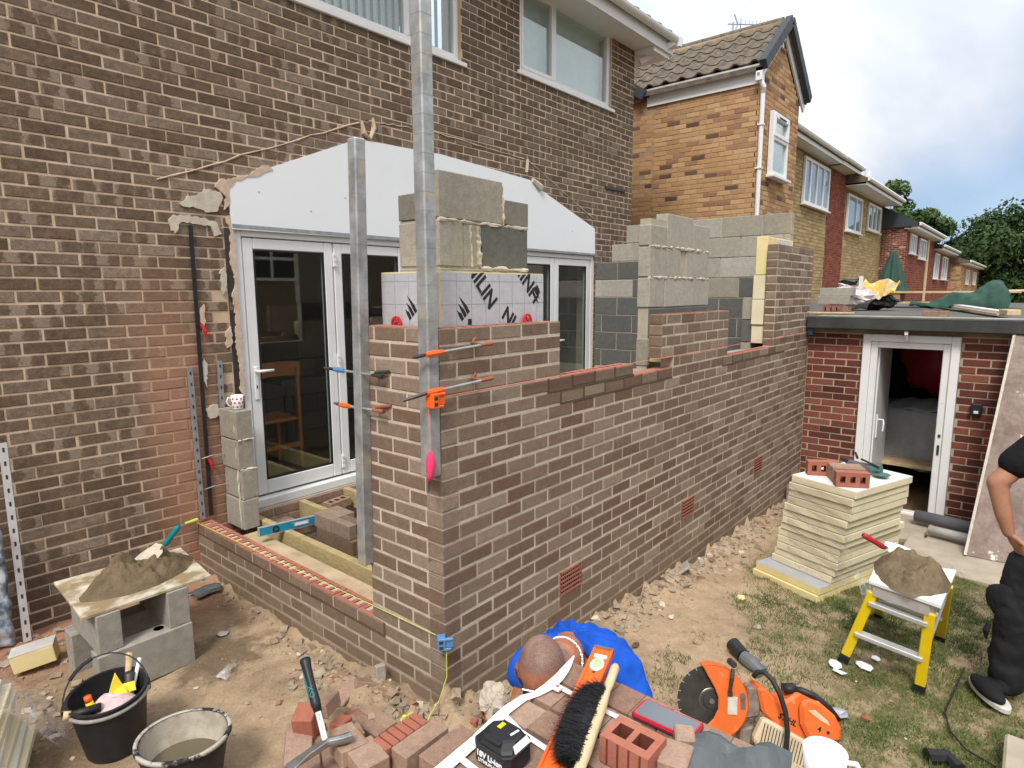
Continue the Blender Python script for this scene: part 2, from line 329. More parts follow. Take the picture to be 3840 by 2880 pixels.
M['felt'] = simple('roof_felt', (.115, .11, .10), .95, .3, 3, .5, 120, dirt=.35, dirtc=(.2, .185, .15))
M['feltd'] = simple('dark_felt_edge', (.05, .052, .05), .8, .3, 4, .4, 60, dirt=.2, dirtc=(.14, .13, .11))
M['tile'] = simple('concrete_roof_tile', (.145, .118, .088), .9, .35, 9, .6, 60, dirt=.4, dirtc=(.06, .055, .042), dscale=7)
M['tilem'] = simple('tile_bedding', (.50, .40, .27), .95, .15)
M['verge'] = simple('grey_verge', (.045, .055, .065), .6, .1)
M['slate'] = simple('dark_slate', (.10, .112, .115), .6, .22, 9, .3, 30, dirt=.3, dirtc=(.22, .23, .22), dscale=8)
M['slab'] = simple('concrete_slab', (.40, .34, .26), .95, .16, 5, .4, 70)
M['pipeg'] = simple('grey_pipe', (.13, .135, .145), .5, .1)
M['pipew'] = simple('pale_dusty_pipe', (.50, .48, .45), .6, .12, 12, dirt=.3, dirtc=(.36, .31, .25))
M['terra'] = simple('terracotta', (.33, .115, .055), .8, .15, 12, .2)
M['paper'] = simple('crumpled_paper', (.52, .46, .37), .85, .1, 20)
M['sheet'] = simple('grey_dust_sheet', (.42, .42, .42), .9, .1)
M['green'] = simple('green_canvas', (.035, .085, .065), .85, .25, 6, .4, 40)
M['skin'] = simple('skin', (.42, .20, .125), .55, .12, 18, .15, 90, spec=.35)
M['blue'] = simple('blue_cotton', (.013, .085, .47), .9, .25, 9, .5, 160, spec=.15)
M['blackt'] = simple('black_cotton', (.012, .012, .013), .9, .3, 9, .4, 120, spec=.15)
M['work'] = simple('black_work_trousers', (.016, .016, .017), .85, .35, 6, .5, 70, spec=.2, dirt=.2, dirtc=(.05, .048, .045))
M['lens'] = simple('dark_lens', (.012, .014, .02), .08, 0, spec=.5)
M['rubblem'] = simple('rubble', (.34, .26, .18), .95, .35, 9, .6, 60)
M['orwood'] = simple('orange_wood', (.50, .15, .03), .5, .15, 9)
M['bristle'] = simple('black_bristle', (.012, .012, .013), .6, .4, 200)
M['yelp'] = simple('yellow_paper', (.80, .62, .04), .7, .1)
M['cloth'] = simple('pink_white_cloth', (.66, .48, .48), .9, .25, 30, .4, 60)
M['red_d'] = simple('dark_red_rubber', (.38, .02, .025), .5, .15)
M['txt'] = simple('black_print', (.02, .02, .021), .6, 0)
M['twht'] = simple('white_print', (.8, .8, .8), .6, 0)
M['floor'] = simple('dark_wood_floor', (.16, .10, .055), .5, .25, 4, sc=(.6, 8, 1))
M['inwall'] = simple('room_wall', (.30, .28, .25), .9, .05)
M['leafd'] = simple('dark_foliage', (.042, .075, .022), .75, .6, .8, spec=.2)
M['leaf'] = simple('foliage', (.075, .12, .04), .75, .6, .8, spec=.2)
M['bark'] = simple('bark', (.10, .075, .05), .95, .25, 8, .5, 30)
M['foilt'] = simple('silver_tape', (.5, .52, .55), .4, .1, metal=.3)
def glass_mat(name, tint=(.9, .95, .94), ior=1.5, rough=.02):
    t = MT(name); t.t.nodes.remove(t.b); o = t.t.nodes['Material Output']
    g = t.n('ShaderNodeBsdfGlossy'); g.inputs['Roughness'].default_value = rough; g.inputs['Color'].default_value = (1, 1, 1, 1)
    tr = t.n('ShaderNodeBsdfTransparent'); tr.inputs['Color'].default_value = (*tint, 1)
    f = t.n('ShaderNodeLayerWeight'); f.inputs['Blend'].default_value = .5
    k = t.math('MULTIPLY_ADD', t.math('POWER', f.outputs['Facing'], 3.2), .75, .09, True)
    x = t.n('ShaderNodeMixShader'); t.l(k, x.inputs[0]); t.l(tr.outputs[0], x.inputs[1]); t.l(g.outputs[0], x.inputs[2]); t.l(x.outputs[0], o.inputs['Surface']); return t.m
M['glass'] = glass_mat('window_glass')
M['clear'] = glass_mat('thin_polythene', (.97, .97, .97), 1.3, .25)
def film_mat():                              # milky creased plastic film
    t = MT('plastic_film', .3, .5); t.color((.78, .77, .74)); n = t.noise(14, 5, .7)
    t.l(t.mr(n, .45, .72, .10, .62), t.b.inputs['Alpha']); t.bump(n, .6, .01); return t.m
M['film'] = film_mat()
def foil_mat():                              # foil-faced board printed with a grey grid
    t = MT('foil_facing', .42, .5, .25); n = t.noise(24, 5, .6); t.color(t.gain(t.mix(0.0, (.60, .62, .66), (.6, .62, .66)), n, .9, 1.1)); t.bump(n, .35, .006); return t.m
M['foil'] = foil_mat()
def blind_mat(name, c, sc=0):
    return simple(name, c, .8, .03)
_p = MT('sky_glass', .04, .5); _p.color((.20, .27, .33)); _p.b.inputs['IOR'].default_value = 2.2; M['paneo'] = _p.m
M['blind'] = simple('pale_blind', (.50, .64, .66), .8, .04)
M['curt'] = simple('pale_curtain', (.62, .70, .72), .9, .06)
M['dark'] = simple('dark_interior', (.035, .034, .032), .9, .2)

# ---------------------------------------------------------------- bricks
_BM = {}
def brick_arr(w_, h_, dp, bv=.004):
    a, b = w_ / 2, h_ / 2
    v = [(-a, bv, -b), (a, bv, -b), (a, bv, b), (-a, bv, b), (-a + bv, 0, -b + bv), (a - bv, 0, -b + bv), (a - bv, 0, b - bv), (-a + bv, 0, b - bv), (-a, dp, -b), (a, dp, -b), (a, dp, b), (-a, dp, b)]
    return v
_BF = [(4, 5, 6, 7), (0, 1, 5, 4), (1, 2, 6, 5), (2, 3, 7, 6), (3, 0, 4, 7), (0, 8, 9, 1), (1, 9, 10, 2), (2, 10, 11, 3), (3, 11, 8, 0)]
def set_uv(me, w_, h_):
    uv = me.uv_layers.new(name='UVMap'); co = np.empty(len(me.vertices) * 3); me.vertices.foreach_get('co', co); co = co.reshape(-1, 3)
    li = np.empty(len(me.loops), int); me.loops.foreach_get('vertex_index', li)
    uv.data.foreach_set('uv', np.stack([co[li, 0] / w_ + .5, co[li, 2] / h_ + .5], 1).ravel())
def brick_mesh(w_, h_, dp, mat):
    k = (round(w_, 3), round(h_, 3), dp, mat.name)
    if k not in _BM:
        me = bpy.data.meshes.new('brick'); me.from_pydata(brick_arr(w_, h_, dp), [], _BF); me.materials.append(mat); set_uv(me, w_, h_); _BM[k] = me
    return _BM[k]
def lay(parent, mat, rects, plane, ang, keep=300, dp=.05, name='brick', jit=.0015, hide=None):
    """rects: (s0, s1, z0, z1[, tone]) on the vertical plane ('x' or 'y', value); ang turns the face outwards."""
    ax, val = plane; o0 = ORG[parent]; rot = Euler((0, 0, ang)).to_matrix(); L = []
    for r in rects:
        s0, s1, z0, z1 = r[:4]
        if s1 - s0 < .02 or z1 - z0 < .012: continue
        tone = r[4] if len(r) > 4 else random.random()
        c = (val, (s0 + s1) / 2, (z0 + z1) / 2) if ax == 'x' else ((s0 + s1) / 2, val, (z0 + z1) / 2)
        x, y, d = pix(c); vis = d > .1 and -25 < x < 1049 and -25 < y < 793 and not (hide and hide(c, x, y))
        n = Vector((math.sin(ang), -math.cos(ang), 0)); vw = Vector(CAMLOC) - Vector(c); f = max(0, n.dot(vw.normalized()))
        L.append(((s1 - s0) * (z1 - z0) * f / max(d, .1) ** 2 if vis else 0, c, s1 - s0, z1 - z0, tone))
    L.sort(key=lambda q: -q[0])
    out = -Vector((math.sin(ang), -math.cos(ang), 0))
    rest = []
    for i, (a, c, w_, h_, tone) in enumerate(L):
        off = out * random.uniform(-jit, jit) * 1.5
        if i < keep and a > 0:
            o = bpy.data.objects.new(name, brick_mesh(w_, h_, dp, mat)); COL.objects.link(o); o.parent = parent
            o.location = Vector(c) + off - o0; o.rotation_euler = (random.uniform(-.006, .006), random.uniform(-.006, .006), ang + random.uniform(-.004, .004)); o['tone'] = tone
        else: rest.append((Vector(c) + off - o0, w_, h_, tone))
    if rest:
        n = len(rest); RT = np.array(rot)
        vs = np.concatenate([np.array(brick_arr(w_, h_, dp)) @ RT.T + np.array(c) for c, w_, h_, t in rest])
        fs = [tuple(i * 12 + k for k in f) for i in range(n) for f in _BF]
        me = bpy.data.meshes.new(name + 'work'); me.from_pydata(vs.tolist(), [], fs); me.materials.append(mat)
        at = me.attributes.new('tone', 'FLOAT', 'FACE'); at.data.foreach_set('value', np.repeat([q[3] for q in rest], 9).astype(np.float32))
        uvb = []
        for f in _BF: uvb += [(0 if k in (0, 3, 4, 7, 8, 11) else 1, 0 if k in (0, 1, 4, 5, 8, 9) else 1) for k in f]
        uv = me.uv_layers.new(name='UVMap'); uv.data.foreach_set('uv', np.tile(np.array(uvb, np.float32), (n, 1)).ravel())
        o = bpy.data.objects.new(name + 'work', me); COL.objects.link(o); o.parent = parent; o['kind'] = 'stuff'; ORG[o] = o0
def bond(a, b, k0, k1, zb=0.0, holes=(), bl=.225, ch=.075, j=.01, off=0.0, half=True, top=None, bot=None, tones=None, vary=0.0):
    """stretcher bond between a and b, courses k0..k1, cut round rectangular holes (a, b, z0, z1)."""
    out = []
    for k in range(k0, k1):
        z0 = zb + k * ch + j / 2; z1 = z0 + ch - j; s = off + (bl / 2 if (k % 2 and half) else 0)
        i0 = math.floor((a - s) / bl) - 1; i1 = math.ceil((b - s) / bl) + 1
        for i in range(i0, i1):
            u0 = s + i * bl + j / 2; u1 = u0 + bl - j
            if vary: u0 += random.uniform(-vary, vary); u1 += random.uniform(-vary, vary)
            seg = [(max(u0, a), min(u1, b), z0, z1)]
            for h in holes:
                nx = []
                for (p, q, e, g) in seg:
                    if q <= h[0] or p >= h[1] or g <= h[2] + .012 or e >= h[3] - .012: nx.append((p, q, e, g)); continue
                    if p < h[0] - .02: nx.append((p, h[0] - .002, e, g))
                    if q > h[1] + .02: nx.append((h[1] + .002, q, e, g))
                seg = nx
            for (p, q, e, g) in seg:
                if q - p < .02: continue
                if top and top((p + q) / 2) < e + .03: continue
                if top: g = min(g, max(top((p + q) / 2), e + .03))
                out.append((p, q, e, g, random.random()))
    return out
_PB = {}
def perf_brick(mat, hm, L=.215, W=.1025, H=.065, nh=3, hw=.042, hh=.05, name='brick'):
    k = (mat.name, L, W, H, nh, hw, hh)
    if k in _PB: return _PB[k]
    xs = [-L / 2]; hx = []
    for i in range(nh):
        c = (i - (nh - 1) / 2) * L / (nh + .35); xs += [c - hw / 2, c + hw / 2]; hx.append((len(xs) - 2))
    xs.append(L / 2); ys = [-W / 2, -hh / 2, hh / 2, W / 2]; bm = bmesh.new(); cache = {}
    def vert(p):
        q = tuple(round(c, 5) for c in p)
        if q not in cache: cache[q] = bm.verts.new(q)
        return cache[q]
    def face(ps, mi=0):
        f = bm.faces.new([vert(p) for p in ps]); f.material_index = mi
    for z, fl in ((H, 1), (0, -1)):
        for i in range(len(xs) - 1):
            for jx in range(3):
                if jx == 1 and i in hx: continue
                p = [(xs[i], ys[jx], z), (xs[i + 1], ys[jx], z), (xs[i + 1], ys[jx + 1], z), (xs[i], ys[jx + 1], z)]
                face(p[::fl])
    for i in hx:
        x0, x1, y0, y1 = xs[i], xs[i + 1], ys[1], ys[2]
        for (a, b) in (((x0, y0), (x1, y0)), ((x1, y0), (x1, y1)), ((x1, y1), (x0, y1)), ((x0, y1), (x0, y0))): face([(*a, 0), (*a, H), (*b, H), (*b, 0)], 1)
    P = [(x, ys[0]) for x in xs] + [(xs[-1], y) for y in ys[1:]] + [(x, ys[-1]) for x in xs[::-1][1:]] + [(xs[0], y) for y in ys[::-1][1:-1]]
    for a, b in zip(P, P[1:] + P[:1]): face([(*a, 0), (*b, 0), (*b, H), (*a, H)])
    bmesh.ops.recalc_face_normals(bm, faces=bm.faces)
    me = bpy.data.meshes.new(name); bm.to_mesh(me); bm.free(); me.materials.append(mat); me.materials.append(hm); me.uv_layers.new(name='UVMap'); _PB[k] = me
    return me
_SB = {}
def solid_brick(mat, L=.215, W=.1025, H=.065, bv=.004, name='brick', frog=False):
    k = (mat.name, round(L, 3), round(W, 3), round(H, 3), bv)
    if k not in _SB:
        bm = bmesh.new(); bmesh.ops.create_cube(bm, size=1, matrix=Matrix.Translation((0, 0, H / 2)) @ Matrix.Diagonal((L, W, H, 1)))
        bmesh.ops.bevel(bm, geom=bm.edges[:], offset=bv, segments=1, affect='EDGES'); me = bpy.data.meshes.new(name); bm.to_mesh(me); bm.free()
        me.materials.append(mat); me.uv_layers.new(name='UVMap'); _SB[k] = me
    return _SB[k]
def put(name, me, loc, rot=(0, 0, 0), parent=None, label=None, cat=None, group=None, tone=None):
    o = bpy.data.objects.new(name, me); COL.objects.link(o); o.rotation_euler = rot
    if parent is not None: o.parent = parent; o.location = Vector(loc) - ORG[parent]
    else: o.location = loc
    ORG[o] = Vector(loc); o['tone'] = random.random() if tone is None else tone
    return tag(o, label, cat, group)
def text(s, size, mat, loc, rot, parent, name='lettering', depth=.0006, bold=.0, align='CENTER', sx=1.0, shear=0):
    cu = bpy.data.curves.new('t', 'FONT'); cu.body = s; cu.size = size; cu.align_x = align; cu.align_y = 'CENTER'; cu.extrude = depth; cu.offset = bold; cu.resolution_u = 2; cu.shear = shear
    t = bpy.data.objects.new('t', cu); COL.objects.link(t); bpy.context.view_layer.update()
    me = bpy.data.meshes.new_from_object(t.evaluated_get(bpy.context.evaluated_depsgraph_get())); bpy.data.objects.remove(t); bpy.data.curves.remove(cu)
    me.materials.clear(); me.materials.append(mat); me.name = name
    o = bpy.data.objects.new(name, me); COL.objects.link(o)
    Mx = rot if isinstance(rot, Matrix) else Euler(rot).to_matrix()
    o.matrix_world = Matrix.Translation(Vector(loc) - (ORG[parent] if parent is not None else Vector())) @ Mx.to_4x4() @ Matrix.Diagonal((sx, 1, 1, 1))
    if parent is not None: o.parent = parent
    ORG[o] = Vector(loc); return o
def fuse(name, fn, mat, parent=None, vox=.008, it=6, extra=None):
    """one continuous skin over overlapping shapes."""
    b = MB(); fn(b); o = b.build('t', mat); md = o.modifiers.new('r', 'REMESH'); md.mode = 'VOXEL'; md.voxel_size = vox
    ms = o.modifiers.new('s', 'SMOOTH'); ms.iterations = it; ms.factor = .5
    bpy.context.view_layer.update(); me = bpy.data.meshes.new_from_object(o.evaluated_get(bpy.context.evaluated_depsgraph_get())); org = ORG[o]
    bpy.data.objects.remove(o); me.name = name; me.polygons.foreach_set('use_smooth', [True] * len(me.polygons))
    q = bpy.data.objects.new(name, me); COL.objects.link(q)
    if parent is not None: q.parent = parent; q.location = org - ORG[parent]
    else: q.location = org
    ORG[q] = org
    if not me.materials: me.materials.append(mat)
    return q
def limb(b, pts, rs, seg=14):                # tapered rounded chain for fuse()
    P = [Vector(p) for p in pts]
    for i in range(len(P)):
        b.ell(P[i], (rs[i],) * 3, seg=seg, rings=8)
        if i: b.tube([P[i - 1], P[i]], [rs[i - 1], rs[i]], seg)
# ================================================================ ground
def axis(a, lo, hi, st, b):
    x = [lo]; s = st
    while x[0] > a: s *= 1.35; x.insert(0, x[0] - s)
    x += list(np.arange(lo + st, hi, st)); s = st
    while x[-1] < b: s *= 1.35; x.append(x[-1] + s)
    return np.array(x)
gx = axis(-300, -2.2, 5.4, .026, 500); gy = axis(-300, -2.6, 2.9, .026, 300)
X, Y = np.meshgrid(gx, gy); GZV = np.vectorize(GZ)
near = np.clip((X + 3) / .8, 0, 1) * np.clip((6 - X) / .6, 0, 1) * np.clip((Y + 3.2) / .6, 0, 1) * np.clip((3.4 - Y) / .6, 0, 1)
lump = fbm(X * 2.2, Y * 2.2, 0, 4) * .045 + np.abs(fbm(X * 9, Y * 9, 3.0, 4)) * .022 - .008
inside = ((X > .1) & (Y > .1) & (X < 5.5) & (Y < 3.2))
bank = .09 * np.exp(-np.abs(Y) / .16) * (X > -.15) * (X < 5.5) * (Y < .12) + .10 * np.exp(-((X + .22) ** 2 + (Y - .35) ** 2) / .06) + .05 * np.exp(-np.abs(X) / .14) * (Y > -.1) * (X < .1)
Zg = np.where(np.hypot(X, Y) > 40, np.minimum(GZV(X, Y), -.6), GZV(X, Y)) + near * (lump + bank * (1 + fbm(X * 14, Y * 14, 1, 3) * 1.4) * .8)
Zg = np.where(inside, -.14 + .03 * fbm(X * 7, Y * 7, 2, 4), Zg)
Zg = np.where((Y > 2.6) & (np.abs(X) < 60), np.minimum(Zg, -.2), Zg)
me = bpy.data.meshes.new('ground'); nx, ny = len(gx), len(gy)
idx = np.arange(nx * ny).reshape(ny, nx)
me.from_pydata(np.stack([X.ravel(), Y.ravel(), Zg.ravel()], 1).tolist(), [], np.stack([idx[:-1, :-1].ravel(), idx[:-1, 1:].ravel(), idx[1:, 1:].ravel(), idx[1:, :-1].ravel()], 1).tolist())
me.polygons.foreach_set('use_smooth', [True] * len(me.polygons))
def grass_mask(x, y):
    """how much turf is left: trampled lawn on the right, bare sand along the wall."""
    d = (x - 1.0) * .33 + (-y - .62)
    f = d + .85 * fbm(x * 1.7, y * 1.7, 4, 4) - .40
    tuft = np.exp(-((x - 1.25) ** 2 / .12 + (y + .62) ** 2 / .02)) + np.exp(-((x - 1.75) ** 2 / .08 + (y + .82) ** 2 / .012))
    return np.clip(f * 1.7, 0, 1) + tuft * .8 * (fbm(x * 6, y * 6, 2, 3) > -.1)
t = MT('ground_soil', .95, .15); q = t.xyz(); n1 = t.noise(1.6, 5, .6); n2 = t.noise(9, 6, .65); n3 = t.noise(70, 4, .6)
col = t.ramp(t.math('ADD', t.math('MULTIPLY', n1, .6), t.math('MULTIPLY', n2, .4)), [(.33, (.235, .165, .105)), (.47, (.36, .26, .165)), (.60, (.46, .345, .225))])
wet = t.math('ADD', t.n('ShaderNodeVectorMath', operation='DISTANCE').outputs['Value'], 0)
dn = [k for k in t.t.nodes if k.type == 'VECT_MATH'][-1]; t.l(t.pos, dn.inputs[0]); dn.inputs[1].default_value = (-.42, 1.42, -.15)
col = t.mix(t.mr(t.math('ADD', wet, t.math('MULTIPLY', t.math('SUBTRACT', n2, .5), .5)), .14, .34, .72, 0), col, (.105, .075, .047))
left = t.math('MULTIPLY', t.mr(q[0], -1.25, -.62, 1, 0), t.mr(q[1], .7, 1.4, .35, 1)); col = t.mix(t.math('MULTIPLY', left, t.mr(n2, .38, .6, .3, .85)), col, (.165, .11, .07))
house = t.mr(q[1], 1.75, 2.35, 0, 1); col = t.mix(t.math('MULTIPLY', t.math('MULTIPLY', house, t.mr(q[0], .05, -.1, 0, 1)), .75), col, (.33, .15, .095))
tan = t.math('MULTIPLY', t.mr(q[0], .1, .5), t.mr(n1, .4, .6)); col = t.mix(t.math('MULTIPLY', tan, .35), col, (.40, .27, .17))
lawn = t.mr(t.math('ADD', t.math('MULTIPLY', t.math('SUBTRACT', q[0], 1.0), .33), t.math('SUBTRACT', t.math('MULTIPLY', q[1], -1), .95)), -.05, .8)
col = t.mix(t.math('MULTIPLY', lawn, t.mr(n2, .36, .58)), col, (.15, .135, .06))
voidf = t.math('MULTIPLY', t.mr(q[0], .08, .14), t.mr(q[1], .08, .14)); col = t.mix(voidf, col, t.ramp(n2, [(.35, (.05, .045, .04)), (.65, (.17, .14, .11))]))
col = t.gain(col, n3, .82, 1.16); col = t.mix(t.mr(t.vor(34), .0, .16, .5, 0), col, (.22, .16, .11))
t.color(col); t.bump(t.math('ADD', n2, t.math('MULTIPLY', n3, .5)), .55, .02)
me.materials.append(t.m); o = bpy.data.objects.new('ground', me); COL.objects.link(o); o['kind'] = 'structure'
# ---------------------------------------------------------------- grass blades, stones and crumbs
def scatter_pts(n, x0, x1, y0, y1, fn):
    x = RNG.uniform(x0, x1, n); y = RNG.uniform(y0, y1, n); return x[k := fn(x, y)], y[k]
def ground_z(x, y):
    ix = np.clip(np.searchsorted(gx, x) - 1, 0, nx - 2); iy = np.clip(np.searchsorted(gy, y) - 1, 0, ny - 2)
    fx = (x - gx[ix]) / (gx[ix + 1] - gx[ix]); fy = (y - gy[iy]) / (gy[iy + 1] - gy[iy])
    return (Zg[iy, ix] * (1 - fx) + Zg[iy, ix + 1] * fx) * (1 - fy) + (Zg[iy + 1, ix] * (1 - fx) + Zg[iy + 1, ix + 1] * fx) * fy
def gzf(x, y): return float(ground_z(np.array([x]), np.array([y]))[0])
x, y = scatter_pts(330000, .55, 4.7, -3.0, -.2, lambda x, y: (grass_mask(x, y) * (.55 + 1.1 * fbm(x * 11, y * 11, 6, 2)) > RNG.random(len(x)) * 1.15) & (y < -.3))
x = x[:120000]; y = y[:120000]; n = len(x); z = ground_z(x, y); a = RNG.uniform(0, 2 * np.pi, n); hgt = RNG.uniform(.010, .032, n) * (1 + .5 * fbm(x * 3, y * 3, 8, 2)); wd = RNG.uniform(.0016, .003, n); ln = RNG.uniform(.2, 1.3, n) * hgt; b = RNG.uniform(0, 2 * np.pi, n)
p0 = np.stack([x - wd * np.cos(a), y - wd * np.sin(a), z - .003], 1); p1 = np.stack([x + wd * np.cos(a), y + wd * np.sin(a), z - .003], 1); p2 = np.stack([x + ln * np.cos(b), y + ln * np.sin(b), z + hgt], 1)
me = bpy.data.meshes.new('grass'); me.from_pydata(np.stack([p0, p1, p2], 1).reshape(-1, 3).tolist(), [], np.arange(3 * n).reshape(-1, 3).tolist())
t = MT('grass_blade', .7, .2); c = t.ramp(t.noise(2.4, 5, .7), [(.36, (.065, .10, .026)), (.52, (.115, .165, .042)), (.66, (.23, .23, .085))]); c = t.mix(t.mr(t.noise(60, 2), .55, .75, 0, .6), c, (.30, .25, .11)); t.color(c)
me.materials.append(t.m); o = bpy.data.objects.new('grass', me); COL.objects.link(o); o['kind'] = 'stuff'
def rubble(name, pts, smin, smax, mats, flat=.65):
    b = MB()
    for (px, py) in pts:
        s = smin * (smax / smin) ** (random.random() ** 2.2); rot = Euler((random.uniform(0, 6), random.uniform(0, 6), random.uniform(0, 6))).to_matrix()
        vs = [rot @ Vector((sx * s * random.uniform(.5, 1), sy * s * random.uniform(.5, 1), sz * s * random.uniform(.4, .9))) for sz in (-1, 1) for sx, sy in ((-1, -1), (1, -1), (1, 1), (-1, 1))]
        vs = [Vector((v.x, v.y, v.z * flat)) + Vector((px, py, gzf(px, py) + s * .18)) for v in vs]; b.hexa(vs, random.choices(range(len(mats)), [7, 2.2, .6, .3][:len(mats)])[0])
    return b.build(name, mats, kind='stuff')
RM = [M['rubblem'], simple('grey_rubble', (.33, .28, .21), .95, .3, 9, .5), simple('brick_crumb', (.29, .155, .10), .95, .3, 9, .4), simple('plaster_crumb', (.62, .54, .42), .95, .1)]
pts = []
for i in range(1500):
    u = random.random() ** .8 * 5.2; pts.append((u, -abs(random.gauss(0, .11)) - .015))
for i in range(520): pts.append((-.04 - abs(random.gauss(0, .16)), random.uniform(-.05, .95)))
for i in range(160): pts.append((-.04 - abs(random.gauss(0, .07)), random.uniform(.9, 2.5)))
for i in range(420): pts.append((random.uniform(-1.6, -.75), random.uniform(1.2, 2.5)))
rubble('rubble', pts, .004, .035, RM)
pts = [(random.uniform(-1.6, 4.5), random.uniform(-2.2, 2.4)) for i in range(2600)]
rubble('loose_gravel', [p for p in pts if not (p[0] > -.02 and p[1] > -.02)], .0025, .014, RM, .5)

# ================================================================ the house
FY = 2.59
house = thing('brick_house', 'brown brick house with white upstairs windows and a white plaster patch above the patio doors', 'house', (2.5, FY, 0))
wall = MB(); HZ = 5.12
OP = [(-.62, 2.80, 4.10, 5.3), (3.70, 5.58, 4.25, 5.2), (.415, 5.225, .16, 2.345)]
def wall_with_holes(b, a0, a1, z0, z1, holes, fn, dpt):
    zs = sorted({z0, z1, *[min(max(z, z0), z1) for h in holes for z in h[2:]]}); us = sorted({a0, a1, *[min(max(u, a0), a1) for h in holes for u in h[:2]]})
    for i in range(len(us) - 1):
        for j in range(len(zs) - 1):
            cu, cz = (us[i] + us[i + 1]) / 2, (zs[j] + zs[j + 1]) / 2
            if any(h[0] < cu < h[1] and h[2] < cz < h[3] for h in holes): continue
            fn(b, us[i], us[i + 1], zs[j], zs[j + 1])
wall_with_holes(wall, -4.5, 6.165, -.5, HZ, OP, lambda b, u0, u1, z0, z1: b.box((u0, FY + .0038, z0), (u1, FY + .27, z1)), .27)
hw = wall.build('wall', M['oldm'], house)
PL = [(.40, 2.335), (.385, 2.655), (.47, 2.70), (1.527, 3.155), (2.5, 3.185), (3.85, 3.125), (4.0, 3.06), (5.21, 2.69), (5.225, 2.36)]
def in_pl(u, z):
    if not (.5 < u < 5.1): return False
    top = np.interp(u, [.385, 1.527, 2.5, 3.85, 5.21], [2.655, 3.155, 3.185, 3.125, 2.69]); return 2.3 < z < top - .08
rc = [r for r in bond(-4.5, 6.165, -4, 68, 0.02, OP, vary=.003) if not in_pl((r[0] + r[1]) / 2, (r[2] + r[3]) / 2)]
rc = [r for r in rc if not (.27 < (r[0] + r[1]) / 2 < .45 and .25 < r[2] < 2.55 and random.random() < .35)]
lay(hw, M['old'], rc, ('y', FY), 0, 300, .06, hide=lambda c, x, y: .02 < c[0] and 430 < x < 640 and y > 240)
# side wall and gable of the house, seen past the corner
sb = MB(); sb.box((6.0, FY + .01, -.5), (6.16, FY + 7, HZ)); sb.build('side_wall', M['oldm'], house)
# plaster patch left by the old conservatory
pm = MB(); lo = [(u, z) for u, z in PL]; pm.prism([(u, FY - .016, z) for u, z in lo], (0, .03, 0)); pp = pm.build('plaster_panel', M['plaster'], house)
def chip(name, cs, mat, y0, th, parent):
    P = []
    for (u, z), (u2, z2) in zip(cs, cs[1:] + cs[:1]):
        n = max(1, int(math.hypot(u2 - u, z2 - z) / .018))
        for i in range(n): P.append((u + (u2 - u) * i / n + random.uniform(-.007, .007), z + (z2 - z) * i / n + random.uniform(-.007, .007)))
    b = MB(); b.prism([(u, y0, z) for u, z in P], (0, th, 0)); return b.build(name, mat, parent)
chip('broken_edge', [(.30, 2.62), (.33, 2.67), (.42, 2.69), (.55, 2.73), (.64, 2.80), (.70, 2.83), (.74, 2.80), (.66, 2.75), (.55, 2.715), (.46, 2.68), (.40, 2.62), (.39, 2.50), (.35, 2.47), (.37, 2.56)], M['plastere'], FY - .02, .03, house)
chip('broken_edge', [(.36, 2.42), (.385, 2.3), (.37, 2.1), (.40, 1.95), (.365, 1.85), (.385, 1.7), (.37, 1.5), (.39, 1.3), (.375, 1.15), (.415, 1.1), (.415, 2.45)], M['plastere'], FY - .012, .03, house)
for cs in ([(.05, 2.47), (.10, 2.535), (.16, 2.54), (.24, 2.60), (.33, 2.585), (.345, 2.53), (.30, 2.45), (.22, 2.44), (.15, 2.46)], [(-.03, 2.36), (.0, 2.40), (.18, 2.40), (.30, 2.37), (.32, 2.30), (.27, 2.27), (.25, 2.345), (.05, 2.355), (.01, 2.28), (-.02, 2.30)], [(.29, 2.02), (.33, 2.06), (.33, 1.9), (.30, 1.86)], [(.12, 1.75), (.16, 1.80), (.16, 1.66), (.14, 1.6)], [(.30, 1.60), (.34, 1.63), (.35, 1.50), (.30, 1.48)], [(.10, 1.30), (.13, 1.42), (.15, 1.38), (.14, 1.2)], [(.11, 1.05), (.2, 1.08), (.24, 1.0), (.14, .97)]):
    chip('filler_smear', cs, M['plasterw'] if random.random() < .7 else M['plastere'], FY - .014, .03, house)
for u, z in ((.62, 2.62), (1.05, 2.52), (1.38, 2.66), (2.2, 2.6), (4.7, 2.62)):
    b = MB(); b.obox((u, FY - .0175, z), (.008, .003, .010)); b.build('wall_plug', M['galvd'], house)
# pale chased lines where the roof flashing was cut in
for a, b_ in (((-.08, 2.615), (1.56, 3.30)), ((1.66, 3.33), (2.4, 3.375)), ((2.4, 3.375), (3.78, 3.345)), ((3.83, 3.34), (5.2, 2.81))):
    b = MB(); n = 14; pts = []
    for i in range(n + 1): f = i / n; pts.append((a[0] + (b_[0] - a[0]) * f + random.uniform(-.004, .004), FY - .001, a[1] + (b_[1] - a[1]) * f + random.uniform(-.008, .008)))
    b.tube(pts, [random.uniform(.003, .008) for i in pts], 6); b.build('mortar_chase', M['plastere'], house)
b = MB(); b.tube([(1.58, FY - .008, 3.31), (1.60, FY - .008, 3.22), (1.66, FY - .008, 3.18), (1.71, FY - .008, 3.28), (1.70, FY - .008, 3.36)], [.012, .025, .02, .022, .012], 6); b.build('mortar_chase', M['plastere'], house)
b = MB(); b.tube([(3.82, FY - .01, 3.34), (3.80, FY - .01, 3.2)], .018, 6); b.tube([(3.9, FY - .01, 3.13), (4.05, FY - .01, 3.06)], [.03, .05], 6); b.build('mortar_chase', M['plasterw'], house)
b = MB(); b.bar((5.46, FY - .01, 3.24), (5.95, FY - .01, 3.25), .012, .03); b.build('old_rod', M['dsteel'], house)
